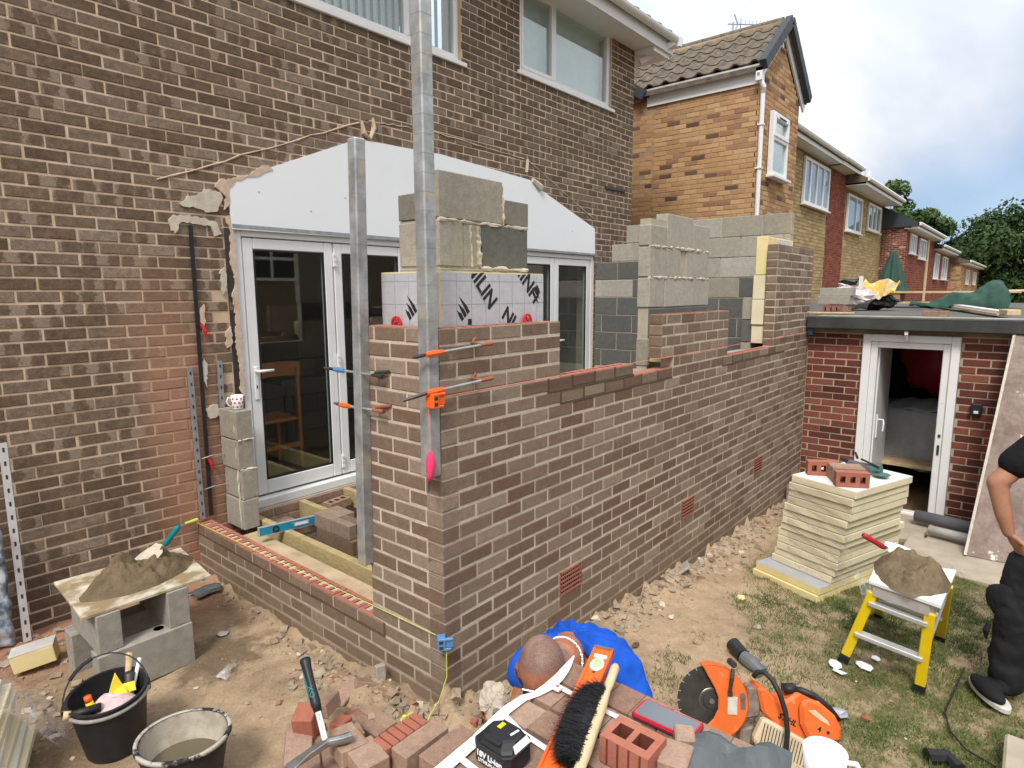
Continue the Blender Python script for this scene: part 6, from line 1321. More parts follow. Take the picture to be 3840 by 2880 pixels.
# gap between two bricks
# cordless tool battery
t_ = thing('tool_battery', 'black eighteen volt tool battery with yellow mark and painted number one on the brick pack', 'battery', (-.745, -1.0, PZ))
bx0, bx1, by0, by1 = -.822, -.721, -1.086, -.966
b = MB()
def rr(x0, x1, y0, y1, c): return [(x0 + c, y0), (x1 - c, y0), (x1, y0 + c), (x1, y1 - c), (x1 - c, y1), (x0 + c, y1), (x0, y1 - c), (x0, y0 + c)]
def loft(b, secs):
    n = 8
    for i, (z, p) in enumerate(secs): b.v += [(x, y, z) for x, y in p]
    for i in range(len(secs) - 1): b.f += [(i * n + k, i * n + (k + 1) % n, (i + 1) * n + (k + 1) % n, (i + 1) * n + k) for k in range(n)]
    b.f += [tuple(range(n))[::-1], tuple((len(secs) - 1) * n + k for k in range(n))]; b.m += [0] * (len(b.f) - len(b.m)); return b
loft(b, [(.724, rr(bx0 + .006, bx1 - .006, by0 + .006, by1 - .006, .014)), (.735, rr(bx0, bx1, by0, by1, .016)), (.772, rr(bx0, bx1, by0, by1, .016)), (.776, rr(bx0 - .002, bx1 + .002, by0 - .002, by1 + .002, .017)), (.780, rr(bx0, bx1, by0, by1, .016))]); b.build('case', M['black'], t_, bevel=.002)
b = loft(MB(), [(.7803, rr(bx0 + .004, bx1 - .003, by0 + .004, by1 - .004, .018)), (.787, rr(bx0 + .008, bx1 - .006, by0 + .008, by1 - .008, .020)), (.797, rr(bx0 + .022, bx1 - .010, by0 + .014, by1 - .014, .022)), (.800, rr(bx0 + .028, bx1 - .016, by0 + .020, by1 - .020, .02))]); b.build('top_rail', M['blackc'], t_, bevel=.0015)
b = MB(); b.box((bx0 + .010, by0 + .036, .788), (bx0 + .024, by1 - .030, .8025)); b.build('release_button', M['blackc'], t_, bevel=.003)
b = MB(); b.box((-.768, -1.016, .8004), (-.746, -1.004, .8016)); b.build('yellow_mark', M['yell'], t_)
TOP = Matrix(((0, 1, 0), (-1, 0, 0), (0, 0, 1)))                    # text lying flat, reading towards -y
text('1', .036, M['twht'], (-.758, -1.052, .8012), TOP @ rz2(-10), t_, bold=.0012, sx=1.0)
text('18V Li-ion', .021, M['twht'], (bx0 - .0008, -1.026, .757), FLX, t_, bold=.0007, sx=.95); text('LITHIUM-ION', .0125, M['twht'], (bx0 - .0008, -1.026, .740), FLX, t_, bold=.0003, sx=.95)
b = MB(); b.hexa([(bx0 + .03, by0 + .003, .779), (bx1 - .012, by0 + .003, .779), (bx1 - .016, by0 + .013, .793), (bx0 + .034, by0 + .013, .793)] + [(bx0 + .03, by0 + .0015, .7795), (bx1 - .012, by0 + .0015, .7795), (bx1 - .016, by0 + .0115, .7945), (bx0 + .034, by0 + .0115, .7945)]); b.build('white_label', M['twht'], t_)
# orange level
t_ = thing('spirit_level', 'orange spirit level lying flat on the brick pack under the black brush', 'spirit level', (-.5, -1.08, .75))
A, B = Vector((-.248, -.992, .752)), Vector((-.92, -1.215, .75)); L = (B - A).normalized(); W = V(0, 0, 1).cross(L)
b = MB(); b.bar(A, B, .046, .014); b.build('web', M['orp'], t_); b = MB()
for s_ in (-1, 1): b.bar(A + W * s_ * .0265, B + W * s_ * .0265, .009, .024)
b.build('flange', M['orp'], t_, bevel=.002)
b = MB(); b.bar(A - L * .008, A + L * .0005, .064, .026); b.build('end_cap', M['steel'], t_)
b = MB(); Qz = Matrix((L, W, V(0, 0, 1))).transposed(); b.ell(A + L * .085 + V(0, 0, .008), (.034, .021, .004), Qz, 24, 8); b.build('vial_ring', M['twht'], t_); b = MB(); b.ell(A + L * .085 + V(0, 0, .0105), (.026, .013, .004), Qz, 24, 8); b.build('vial', simple('vial_green', (.42, .60, .30), .15, .2, 90), t_)
b = MB(); b.bar(A + L * .032 + V(0, 0, .0075), A + L * .05 + V(0, 0, .0075), .04, .002); b.build('white_sticker', M['twht'], t_); b = MB(); b.bar(A + L * .122 + V(0, 0, .0075), A + L * .130 + V(0, 0, .0075), .008, .002); b.build('mark', M['dsteel'], t_)
# banister brush
t_ = thing('hand_brush', 'black bristled hand brush with pale wooden handle lying across the orange level', 'brush', (-.5, -1.13, .77))
A, B = Vector((-.318, -1.078, .775)), Vector((-.75, -1.232, .775)); L = (B - A).normalized(); W = V(0, 0, 1).cross(L); W = -W if W.y < 0 else W
b = MB(); b.tube([A, A + L * .015, A + L * .10, A + L * .125, A + L * .2, A + L * .38, A + L * .46], [.008, .0135, .0125, .010, .0145, .0150, .012], 14); b.build('handle', simple('brush_wood', (.66, .50, .30), .6, .15, 16, sc=(1, 1, 6)), t_, smooth=True)
c0 = A + L * .275 + W * .045; b = MB(); Qz = Matrix((L, W, V(0, 0, 1))).transposed(); b.ell(c0, (.155, .042, .026), Qz, 30, 14, f=lambda d: 1 + .12 * nz((d.x * 3, d.y * 3, d.z), 2)); b.build('bristle_core', M['bristle'], t_)
b = MB()
for i in range(5200):
    u = random.uniform(-1, 1); s0 = c0 + L * (u * .150) + W * random.uniform(-.046, -.01) + V(0, 0, random.uniform(-.012, .016)); hgt = math.sqrt(max(.05, 1 - u ** 4)); e = s0 + W * random.uniform(.035, .075) * hgt + L * random.uniform(-.012, .03) + V(0, 0, random.uniform(-.02, .022)); m = s0.lerp(e, .5) + V(0, 0, random.uniform(.0, .012)); q = L * .0009
    b.v += [tuple(s0 - q), tuple(s0 + q), tuple(m + q), tuple(m - q), tuple(e)]; k = len(b.v) - 5; b.f += [(k, k + 1, k + 2, k + 3), (k + 3, k + 2, k + 4)]; b.m += [0, 0]
b.build('bristle', M['bristle'], t_, kind='stuff')
b = MB()
for i in range(46): p = A + L * (.125 + i * .0065) + W * .0125 + V(0, 0, .006); b.ell(p, (.0042, .003, .003), None, 6, 4)
b.build('fibre_edge', simple('fibre', (.6, .5, .34), .9, .1), t_, kind='stuff')
# phone
t_ = thing('phone', 'phone in a dark red case lying face up on the brick pack', 'phone', (-.385, -1.27, .725)); Qp = Euler((0, R(-2), R(-91))).to_matrix(); c = V(-.386, -1.278, .731)
def rrect(w_, h_, r, n=5): return [(sx * (w_ / 2 - r) + r * math.cos(a), sy * (h_ / 2 - r) + r * math.sin(a)) for sx, sy, a0 in ((1, 1, 0), (-1, 1, 90), (-1, -1, 180), (1, -1, 270)) for a in [R(a0 + 90 * k / n) for k in range(n + 1)]]
b = MB(); b.prism([c + Qp @ V(x, y, -.005) for x, y in rrect(.178, .086, .013)], Qp @ V(0, 0, .010)); b.build('case', simple('dark_red_case', (.30, .012, .03), .4, .1), t_, bevel=.002)
b = MB(); b.prism([c + Qp @ V(x, y, .0053) for x, y in rrect(.168, .076, .010)], Qp @ V(0, 0, .0014)); b.build('rim', M['redp'], t_); sc_ = MT('phone_screen', .12, .5); sc_.color((.16, .175, .20)); b = MB(); b.prism([c + Qp @ V(x, y, .0069) for x, y in rrect(.160, .069, .007)], Qp @ V(0, 0, .0008)); b.build('screen', sc_.m, t_)
# broken perforated brick, dark slate, offcuts
bm_me = perf_brick(M['clay'], M['hole'], .132, .096, .070, 2, .040, .046)
t_ = put('broken_brick', bm_me, (-.570, -1.276, .722), (0, 0, R(-90)), None, 'raw red broken brick with two big square holes beside the brush handle', 'brick', None, .5)
for i in range(4): b = MB(); q = Matrix.Translation((-.570, -1.276, .722)) @ Euler((0, 0, R(-90))).to_matrix().to_4x4(); p = q @ V(-.045 + i * .030, -.0483, .035); b.obox(p, (.005, .002, .068), (0, 0, R(-90))); o = b.build('groove', M['hole']); o.parent = t_; o.matrix_parent_inverse = t_.matrix_basis.inverted()
b = MB(); b.grid(lambda u, v: (-.385 + .10 * u - .26 * v + .006 * math.sin(u * 9), -1.372 - .20 * u - .05 * v, .728 + .016 * math.sin(v * 5 + u * 3) * (v > 0) + .012 * v + .008 * math.sin(u * 11 + v * 4)), 9, 9); o = b.build('dark_sheet', M['slate'], solid=.010); rough_up(o, .022, 15, 1); tag(o, 'dark grey creased sheet draped over the near end of the brick pack', 'sheet')
brick_thing('small pink brick offcut between the phone and the dark sheet', -.44, -1.352, .72, 30, .06, .05, .045, mat='loose', tone=.95)
brick_thing('dusty brick end below the pink offcut at the bottom edge', -.53, -1.37, .722, 12, .09, .07, .05, mat='loose', tone=.8)

# ================================================================ people
p1 = thing('person', 'man in blue t-shirt bending over behind the brick pack, sunglasses on his shaved head', 'person', (.2, -.6, -.14))
H0 = V(-.300, -.787, .640)
fw = V(-.711, -.599, -.40).normalized()           # the way the face points
upv = V(-.28, -.24, .93).normalized(); upv = (upv - fw * upv.dot(fw)).normalized(); rt = fw.cross(upv)
QH = Matrix((rt, fw, upv)).transposed()          # local x right, y forward, z crown
def body1(b):
    def hd(d):
        k = 1.0
        if d.y > .2 and d.z < 0: k *= 1 - .10 * abs(d.x)
        if d.z < -.3: k *= 1 - .18 * (-d.z - .3)
        return k
    b.ell(H0, (.079, .100, .106), QH, 30, 20, f=hd)
    b.ell(H0 + QH @ V(0, .030, -.055), (.062, .066, .075), QH, 20, 14)                       # face and jaw
    b.ell(H0 + QH @ V(0, .098, -.040), (.014, .022, .028), QH, 12, 8)                        # nose
    b.ell(H0 + QH @ V(0, .085, -.088), (.024, .014, .010), QH, 12, 6)                        # mouth
    b.ell(H0 + QH @ V(0, .068, -.118), (.028, .026, .022), QH, 12, 8)                        # chin
    for s_ in (-1, 1):
        b.ell(H0 + QH @ V(s_ * .080, -.008, -.028), (.012, .022, .034), QH, 12, 8)           # ears
        b.ell(H0 + QH @ V(s_ * .030, .085, -.008), (.024, .012, .012), QH, 10, 6)            # brows
    nk = V(-.17, -.775, .600)
    limb(b, [H0 + QH @ V(0, -.035, -.06), nk, V(-.07, -.735, .555)], [.062, .066, .080])
    limb(b, [V(-.05, -.73, .51), V(.12, -.63, .36), V(.26, -.50, .20)], [.085, .11, .11])     # trunk
    sl_, sr = V(-.205, -.672, .562), V(-.045, -.925, .522)
    limb(b, [V(-.07, -.71, .53), sl_], [.07, .05]); limb(b, [V(-.05, -.77, .525), sr], [.07, .05])
    el, er = V(-.375, -.735, .43), V(-.085, -1.09, .38); wl2, wr = V(-.43, -.80, .30), V(-.20, -1.05, .22)
    limb(b, [sl_, el, wl2], [.047, .041, .030]); limb(b, [sr, er, wr], [.047, .041, .030])
    for w0, dd in ((wl2, V(-.5, -.5, -.7)), (wr, V(-.7, .2, -.7))):
        dd = dd.normalized(); sd2 = dd.orthogonal().normalized(); b.ell(w0 + dd * .05, (.042, .018, .05), Matrix((sd2, dd.cross(sd2), dd)).transposed(), 12, 8)
        for k in range(4): f0 = w0 + dd * .085 + sd2 * ((k - 1.5) * .019); ln_ = (.062, .072, .068, .052)[k]; limb(b, [f0, f0 + dd * ln_ * .55, f0 + (dd * .9 + dd.cross(sd2) * .5) * ln_], [.0095, .009, .008], 8)
        limb(b, [w0 + dd * .03 + sd2 * .035, w0 + dd * .06 + sd2 * .062, w0 + dd * .085 + sd2 * .066], [.012, .011, .009], 8)
skb = MT('shaved_skin', .55, .35); gn = skb.n('ShaderNodeVectorMath', operation='SUBTRACT'); skb.l(skb.pos, gn.inputs[0]); gn.inputs[1].default_value = H0
dz_ = skb.n('ShaderNodeVectorMath', operation='DOT_PRODUCT'); skb.l(gn.outputs[0], dz_.inputs[0]); dz_.inputs[1].default_value = (upv * .8 - fw * .62).normalized()
nn1 = skb.noise(30, 5, .65); hm = skb.mr(skb.math('ADD', dz_.outputs['Value'], skb.math('MULTIPLY', skb.math('SUBTRACT', nn1, .5), .05)), -.012, .025)
ds_ = skb.n('ShaderNodeVectorMath', operation='LENGTH'); skb.l(gn.outputs[0], ds_.inputs[0]); hm = skb.math('MULTIPLY', hm, skb.mr(ds_.outputs['Value'], .112, .13, 1, 0))
sk = skb.mix(skb.mr(nn1, .35, .65), (.34, .125, .062), (.44, .175, .092)); st = skb.mix(skb.mr(skb.noise(300, 2), .35, .65), (.15, .085, .065), (.27, .16, .125)); st = skb.mix(skb.mr(skb.noise(9, 4), .52, .66, 0, .6), st, (.35, .21, .165))
skb.color(skb.mix(hm, sk, st)); skb.bump(skb.noise(260, 2), .15, .002)
fuse('body', body1, skb.m, p1, .0055, 5)
def shirt1(b):
    limb(b, [V(-.055, -.735, .528), V(.03, -.685, .50), V(.12, -.63, .38), V(.26, -.50, .22)], [.098, .115, .125, .125], 20)
    sl_, sr = V(-.205, -.672, .562), V(-.045, -.925, .522)
    limb(b, [V(-.07, -.71, .538), V(-.14, -.685, .556), sl_, V(-.262, -.684, .540)], [.085, .074, .066, .060], 18); limb(b, [V(-.03, -.78, .535), V(-.015, -.87, .545), V(-.02, -.93, .535), V(-.055, -1.01, .478)], [.105, .098, .084, .058], 18); limb(b, [V(.03, -.70, .50), V(.06, -.80, .50)], [.11, .11], 18)
    limb(b, [V(-.10, -.70, .572), V(-.03, -.735, .582), V(-.02, -.83, .562)], [.045, .05, .045], 14)
sh = fuse('t_shirt', shirt1, M['blue'], p1, .009, 6)
me = sh.data; c_ = np.empty(len(me.vertices) * 3); me.vertices.foreach_get('co', c_); c_ = c_.reshape(-1, 3); n_ = np.empty(len(me.vertices) * 3); me.vertices.foreach_get('normal', n_); n_ = n_.reshape(-1, 3); W_ = c_ + np.array(ORG[sh])
rad = np.hypot(W_[:, 0] + .06, W_[:, 1] + .735); fold = np.sin(np.arctan2(W_[:, 1] + .735, W_[:, 0] + .06) * 17 + fbm(W_[:, 0] * 9, W_[:, 1] * 9, W_[:, 2] * 9, 2) * 5) * np.clip((.34 - rad) * 6, 0, 1) * .0075
fold += fbm(W_[:, 0] * 7, W_[:, 1] * 22, W_[:, 2] * 12, 3) * .016
me.vertices.foreach_set('co', (c_ + n_ * fold[:, None]).ravel()); me.update()
# open the neckline
bm = bmesh.new(); bm.from_mesh(me); cut = [f for f in bm.faces if (Vector(f.calc_center_median()) + ORG[sh] - V(-.178, -.785, .592)).length < .094]; bmesh.ops.delete(bm, geom=cut, context='FACES'); bm.to_mesh(me); bm.free()
sm = sh.modifiers.new('th', 'SOLIDIFY'); sm.thickness = .004
# collar band
b = MB(); nkc = V(-.125, -.757, .605); na = (V(-.30, -.79, .665) - V(-.07, -.735, .585)).normalized(); u1 = na.orthogonal().normalized(); v1 = na.cross(u1)
b = MB(); ch_pts = []
for i in range(65): a = 2 * math.pi * i / 64; ch_pts.append(V(-.152, -.768, .590) + (u1 * math.cos(a) + v1 * math.sin(a)) * .0725)
for i in range(64): p = ch_pts[i]; b.ell(p, (.0058, .0042, .0036) if i % 2 else (.0042, .0030, .0052), (0, 0, i * .9), 8, 5)
b.build('neck_chain', M['porc'], p1, kind='stuff')
# sunglasses
gc = H0 + QH @ V(0, .088, .002); b = MB(); b2 = MB()
for s_ in (-1, 1):
    P = [V(s_ * .006, .012, .014), V(s_ * .066, .000, .016), V(s_ * .064, .002, -.012), V(s_ * .046, .008, -.026), V(s_ * .020, .012, -.026), V(s_ * .008, .014, -.010)]
    b2.prism([gc + QH @ p for p in P], QH @ V(0, .002, 0)); rim = [gc + QH @ (p + V(0, .002, 0)) for p in P]; b.tube(rim + [rim[0]], .0032, 6)
b.tube([gc + QH @ V(-.008, .014, .012), gc + QH @ V(.008, .014, .012)], .003, 6)
gl = b.build('sunglasses', M['alu'], p1); b2.build('lens', M['lens'], gl)
b = MB()
for s_ in (-1, 1): b.tube([gc + QH @ V(s_ * .066, .0, .012), gc + QH @ V(s_ * .084, -.05, .004), gc + QH @ V(s_ * .088, -.10, -.018)], [.004, .0035, .003], 6)
b.build('temple_arm', M['dsteel'], gl)
def trousers1(b): limb(b, [V(.28, -.48, .19), V(.20, -.42, .05), V(.36, -.30, -.10)], [.115, .09, .055]); limb(b, [V(.28, -.54, .19), V(.12, -.68, .05), V(.32, -.60, -.10)], [.115, .09, .055])
fuse('trousers', trousers1, M['work'], p1, .014, 5)

p2 = thing('person', 'man in black clothes standing with his hand on his hip at the right edge', 'person', (2.25, -2.02, -.262))
def body2(b):
    limb(b, [V(2.42, -2.12, 1.18), V(2.38, -2.05, 1.12), V(2.285, -1.855, .865), V(2.285, -1.895, .70), V(2.30, -1.925, .60)], [.07, .062, .049, .040, .030], 16)
    hb0 = V(2.302, -1.93, .60); hd_ = V(.02, -.10, -.19).normalized(); sd3 = V(-.72, -.55, .1); sd3 = (sd3 - hd_ * sd3.dot(hd_)).normalized(); nm3 = hd_.cross(sd3)
    b.ell(hb0 + hd_ * .052, (.043, .018, .054), Matrix((sd3, nm3, hd_)).transposed(), 14, 10)
    for k in range(4):
        f0 = hb0 + hd_ * .088 + sd3 * ((1.5 - k) * .0195); ln_ = (.070, .080, .076, .058)[k]; limb(b, [f0, f0 + hd_ * ln_ * .5, f0 + hd_ * ln_ * .9 - nm3 * ln_ * .15], [.0100, .0095, .0082], 10)
    limb(b, [hb0 + hd_ * .03 + sd3 * .034, hb0 + hd_ * .055 + sd3 * .06, hb0 + hd_ * .085 + sd3 * .068], [.013, .012, .0095], 10)
    limb(b, [V(2.47, -2.22, 1.18), V(2.47, -2.22, .9), V(2.46, -2.18, .5)], [.14, .15, .15], 14); limb(b, [V(2.47, -2.24, 1.25), V(2.46, -2.25, 1.36)], [.06, .058], 12)
    b.ell(V(2.44, -2.26, 1.49), (.085, .10, .115), (0, 0, R(60)), 20, 14); b.ell(V(2.36, -2.28, 1.47), (.02, .018, .03), None, 10, 8)
    limb(b, [V(2.52, -2.38, 1.15), V(2.52, -2.44, .85), V(2.42, -2.46, .62)], [.06, .048, .032], 12)
fuse('body', body2, M['skin'], p2, .0075, 5)
def shirt2(b):
    limb(b, [V(2.47, -2.22, 1.16), V(2.47, -2.22, .9), V(2.46, -2.18, .52)], [.155, .165, .16], 16)
    limb(b, [V(2.45, -2.15, 1.17), V(2.38, -2.05, 1.12), V(2.318, -1.925, .975)], [.10, .086, .082], 16); limb(b, [V(2.50, -2.3, 1.16), V(2.53, -2.40, 1.0)], [.10, .08], 14)
s2 = fuse('t_shirt', shirt2, M['blackt'], p2, .011, 5)
b = MB(); b.obox((2.305, -1.985, 1.085), (.012, .03, .012), (R(20), R(20), R(30))); b.build('yellow_patch', M['yell'], p2)
def trou2(b):
    limb(b, [V(2.46, -2.18, .55), V(2.42, -2.14, .40)], [.17, .165], 18)
    limb(b, [V(2.36, -2.06, .40), V(2.265, -2.0, .16), V(2.24, -1.985, .02), V(2.235, -1.985, -.12), V(2.22, -1.985, -.195)], [.135, .104, .086, .084, .072], 18)
    limb(b, [V(2.215, -1.99, -.14), V(2.215, -1.99, -.185)], [.088, .082], 14)
    limb(b, [V(2.52, -2.28, .36), V(2.47, -2.30, .10), V(2.46, -2.32, -.16)], [.135, .10, .08], 14)
tr = fuse('trousers', trou2, M['work'], p2, .012, 4); rough_up(tr, .018, 16)
def pock(b): b.ell((2.235, -1.93, .23), (.05, .085, .10), (R(6), 0, R(-38)), 20, 12); b.ell((2.19, -1.935, .02), (.04, .075, .085), (R(6), 0, R(-38)), 20, 12)
tp_ = fuse('pocket', lambda b: b.ell((2.255, -1.935, .23), (.045, .085, .10), (R(6), 0, R(-38)), 20, 12), M['work'], p2, .012, 3); rough_up(tp_, .02, 16)
b = MB(); b.tube([(2.15, -1.89, .13), (2.13, -1.88, .10), (2.14, -1.885, .05)], [.012, .016, .006], 6); b.build('pocket_flap', M['work'], p2)
def shoe2(b): b.ell(V(2.115, -1.915, -.215), (.125, .05, .040), (0, 0, R(35)), 20, 12); b.ell(V(2.185, -1.965, -.195), (.07, .048, .06), (0, 0, R(35)), 16, 10)
fuse('shoe', shoe2, M['work'], p2, .007, 4)
b = MB(); b.prism([V(2.125, -1.925, -.262) + Matrix.Rotation(R(35), 3, 'Z') @ V(.148 * math.cos(a) - .0, .054 * math.sin(a), 0) for a in np.linspace(0, 2 * math.pi, 25)[:-1]], (0, 0, .030)); b.build('sole', simple('off_white_rubber', (.62, .60, .54), .6, .1), p2, bevel=.004)

# ================================================================ disc cutter
sw = thing('disc_cutter', 'orange petrol disc cutter with black diamond blade lying on the turf', 'disc cutter', (.80, -1.10, -.19))
va = V(-.755, -.64, .15).normalized(); r_ = V(.645, -.764, .0).normalized()
ax0 = V(-.74, -.62, .26).normalized()              # blade axis, facing the camera
ex = (r_ - ax0 * r_.dot(ax0)).normalized(); ey = ax0.cross(ex)
if ey.z < 0: ey = -ey
def SW(x, y, z=0.0): return V(.712, -.972, .055) + ex * x + ey * y + ax0 * z
QS = Matrix((ex, ey, ax0)).transposed()
b = MB(); b.lathe([(.150, -.0016), (.150, .0016), (.05, .0016), (.05, .004), (.036, .006), (.034, .010), (.012, .011), (.011, .018), (0, .018)], SW(0, 0), 64, QS); bl_ = b.build('blade', M['dsteel'], sw); 
b = MB(); b.lathe([(.034, .0062), (.044, .0045), (.047, .0045), (.052, .002)], SW(0, 0), 40, QS); b.lathe([(.0118, .012), (.0118, .019), (0, .019)], SW(0, 0), 12, QS); b.build('flange', M['steel'], bl_)
b = MB()
for i in range(22): a = 2 * math.pi * i / 22; b.obox(SW(.146 * math.cos(a), .146 * math.sin(a)), (.014, .003, .0040), QS @ Matrix.Rotation(a, 3, 'Z'))
b.build('slot', M['alu'], bl_, kind='stuff')
# guard: thick half disc over the right of the blade with a scooped left edge
arc = [(.158 * math.cos(a), .158 * math.sin(a)) for a in np.linspace(R(104), R(-112), 30)]
inner = [(-.055, -.118), (.00, -.07), (.022, -.03), (.026, .02), (.012, .06), (-.01, .10)]
pl = [(x, y) for x, y in arc] + inner
b = MB(); b.prism([SW(x, y, .022) for x, y in pl], ax0 * .012); b.prism([SW(x, y, -.03) for x, y in pl], ax0 * .01); b.add([SW(x, y, z) for z in (-.0295, .0335) for x, y in arc], [(i, i + 1, 30 + i + 1, 30 + i) for i in range(29)]); b.add([SW(x * .975, y * .975, z) for z in (-.0295, .0335) for x, y in arc], [(i, i + 1, 30 + i + 1, 30 + i) for i in range(29)]); b.build('guard', M['oran'], sw, bevel=.004)
b = MB(); b.obox(SW(.085, -.012, .0355), (.042, .075, .002), QS @ Matrix.Rotation(R(-4), 3, 'Z')); b.build('label', simple('worn_label', (.6, .57, .5), .6, .2, 30), sw); b = MB(); b.obox(SW(.132, -.003, .0355), (.02, .05, .002), QS); b.lathe([(.012, .034), (.012, .042), (0, .042)], SW(.132, .03), 12, QS); b.build('adjuster', M['steel'], sw)
b = MB(); b.tube([SW(.075, .05, .04), SW(.085, .11, .045), SW(.092, .145, .04)], [.008, .010, .009], 8); b.obox(SW(.076, .04, .038), (.02, .02, .012), QS); b.lathe([(.015, -.02), (.015, .03), (0, .03)], SW(.10, .16), 12, QS); b.build('water_tap', M['dsteel'], sw)
b = MB(); b.hexa([SW(x, y, z) for z in (-.06, .012) for x, y in ((.14, -.08), (.215, -.07), (.225, .05), (.165, .06))]); b.hexa([SW(x, y, z) for z in (-.04, .03) for x, y in ((.115, -.20), (.155, -.205), (.18, -.10), (.12, -.115))]); b.build('belt_arm', simple('grimy_metal', (.22, .175, .14), .7, .35, 25, .3), sw, bevel=.008)
# engine: orange shroud with a slotted cream starter cover in front
def body_pts(z): return [SW(x, y, z) for x, y in ((.20, .065), (.235, .06), (.30, .0), (.335, .012), (.385, .045), (.44, .022), (.52, -.03), (.56, -.09), (.56, -.155), (.525, -.205), (.43, -.20), (.30, -.13), (.22, -.05))]
b = MB(); b.prism(body_pts(-.08), ax0 * .115); b.build('shroud', M['oran'], sw, bevel=.012)
b = MB(); b.prism([SW(x, y, .036) for x, y in ((.372, .0), (.40, .03), (.46, .012), (.525, -.045), (.55, -.10), (.545, -.15), (.46, -.168), (.40, -.145), (.372, -.08))], ax0 * .035); b.build('tank', M['oran'], sw, bevel=.014)
b = MB(); b.prism([SW(x, y, .07) for x, y in ((.402, -.018), (.435, -.018), (.485, -.062), (.494, -.082), (.45, -.058))], ax0 * .004); b.build('tank_window', simple('milky_plastic', (.62, .54, .36), .4, .15, 20), sw)
b = MB(); b.prism([SW(x, y, .035) for x, y in ((.205, -.050), (.235, -.062), (.40, -.152), (.425, -.185), (.40, -.275), (.37, -.29), (.32, -.27), (.172, -.168), (.156, -.14))], ax0 * .045); cov = b.build('starter_cover', M['cream'], sw, bevel=.010)
b = MB()
for i in range(15):
    f = i / 14; p0_ = SW(.172 + .012 * f + .0, -.185 - .0 * f, .0808); x0_, y0_ = .195 + .18 * f, -.112 - .10 * f
    b.bar(SW(x0_ + .014, y0_ + .045, .0806), SW(x0_ - .012, y0_ - .045 + .01 * f, .0806), .0035, .002, ax0)
b.build('cooling_slot', M['dsteel'], cov, kind='stuff')
b = MB(); b.tube([SW(.19, .105, .02), SW(.205, .128, .03), SW(.228, .135, .045), SW(.252, .11, .075), SW(.272, .06, .10), SW(.288, -.01, .11), SW(.290, -.09, .115), SW(.282, -.17, .11), SW(.268, -.24, .09)], [.0112] * 9, 12); b.build('front_handle', M['black'], sw, smooth=True)
b = MB(); b.tube([SW(.37, .045, .0), SW(.40, .047, .02), SW(.45, .03, .035), SW(.51, -.018, .04), SW(.558, -.075, .03)], [.012, .015, .014, .012, .009], 10); b.obox(SW(.36, .045, -.01), (.055, .03, .05), QS); b.tube([SW(.55, -.16, -.01), SW(.535, -.215, -.01)], [.022, .030], 10); b.build('rear_handle', M['black'], sw, smooth=True)
text('STIHL', .034, M['txt'], SW(.325, -.072, .0362), QS @ rz2(-27), sw, bold=.001, sx=1.0, shear=.15); text('4', .03, M['txt'], SW(.448, -.098, .0716), QS @ rz2(-20), sw, bold=.001); text('•', .06, M['txt'], SW(.485, -.114, .0716), QS, sw)
t_ = thing('work_glove', 'grey and black work glove dropped on the turf above the disc cutter', 'glove', (1.55, -.78, -.22)); b = MB(); z = gzf(1.5, -.78) + .035
b.tube([(1.60, -.745, z + .025), (1.545, -.825, z + .01)], [.042, .038], 12); b.build('cuff', M['black'], t_); b = MB(); b.tube([(1.545, -.825, z + .005), (1.525, -.89, z - .005), (1.49, -.96, z - .02)], [.036, .042, .018], 12); b.tube([(1.53, -.88, z - .01), (1.55, -.96, z - .015)], [.018, .012], 8); b.tube([(1.515, -.91, z - .01), (1.46, -.95, z - .02)], [.018, .012], 8); b.build('palm', M['pipeg'], t_)

# ================================================================ hop-up with mortar
hu = thing('work_platform', 'yellow legged folding work platform with a white top holding mortar', 'work platform', (2.3, -1.45, -.29))
hz = .305; c4 = [V(1.90, -1.362, hz), V(1.82, -1.70, hz), V(2.36, -1.718, hz), V(2.26, -1.345, hz)]
b = MB(); b.hexa([p - V(0, 0, .022) for p in (c4[1], c4[2], c4[3], c4[0])] + [c4[1], c4[2], c4[3], c4[0]]); b.build('top_board', simple('splashed_white_board', (.78, .77, .74), .6, .05, 9, .1, 40, dirt=.2, dirtc=(.35, .28, .2), dscale=18), hu, bevel=.003)
fr_ = [V(1.925, -1.385, hz - .024), V(1.86, -1.655, hz - .024), V(2.28, -1.69, hz - .024), V(2.24, -1.375, hz - .024)]
b = MB()
for a, c in ((0, 1), (2, 3), (1, 2), (3, 0)): b.bar(fr_[a] - V(0, 0, .035), fr_[c] - V(0, 0, .035), .035, .06)
b.build('deck_frame', M['alu'], hu, bevel=.003)
ft_ = [V(1.96, -1.262, 0), V(1.93, -1.635, 0), V(2.66, -1.655, 0), V(2.78, -1.30, 0)]
tops = [fr_[0] - V(0, 0, .07), fr_[1] - V(0, 0, .07), fr_[2] - V(0, 0, .07), fr_[3] - V(0, 0, .07)]
for i in range(4):
    f = ft_[i]; f.z = gzf(f.x, f.y) + .03; b = MB(); b.bar(tops[i] + V(0, 0, .02), f, .05, .026, (1, 0, .2)); lg = b.build('leg', M['yell'], hu, bevel=.004); b = MB(); b.bar(f + (tops[i] - f).normalized() * .03, f - (tops[i] - f).normalized() * .032, .056, .034, (1, 0, .2)); b.build('foot', M['black'], lg)
for i, j in ((0, 1), (3, 2)):
    for fz in (.10, .58): a = tops[i].lerp(ft_[i], fz); c = tops[j].lerp(ft_[j], fz); b = MB(); b.bar(a, c, .055, .025); b.build('tread', M['alu'], hu, bevel=.003)
for i, j in ((0, 3), (1, 2)): b = MB(); b.bar(tops[i].lerp(ft_[i], .62), tops[j].lerp(ft_[j], .12), .012, .006); b.build('brace', M['galvd'], hu)
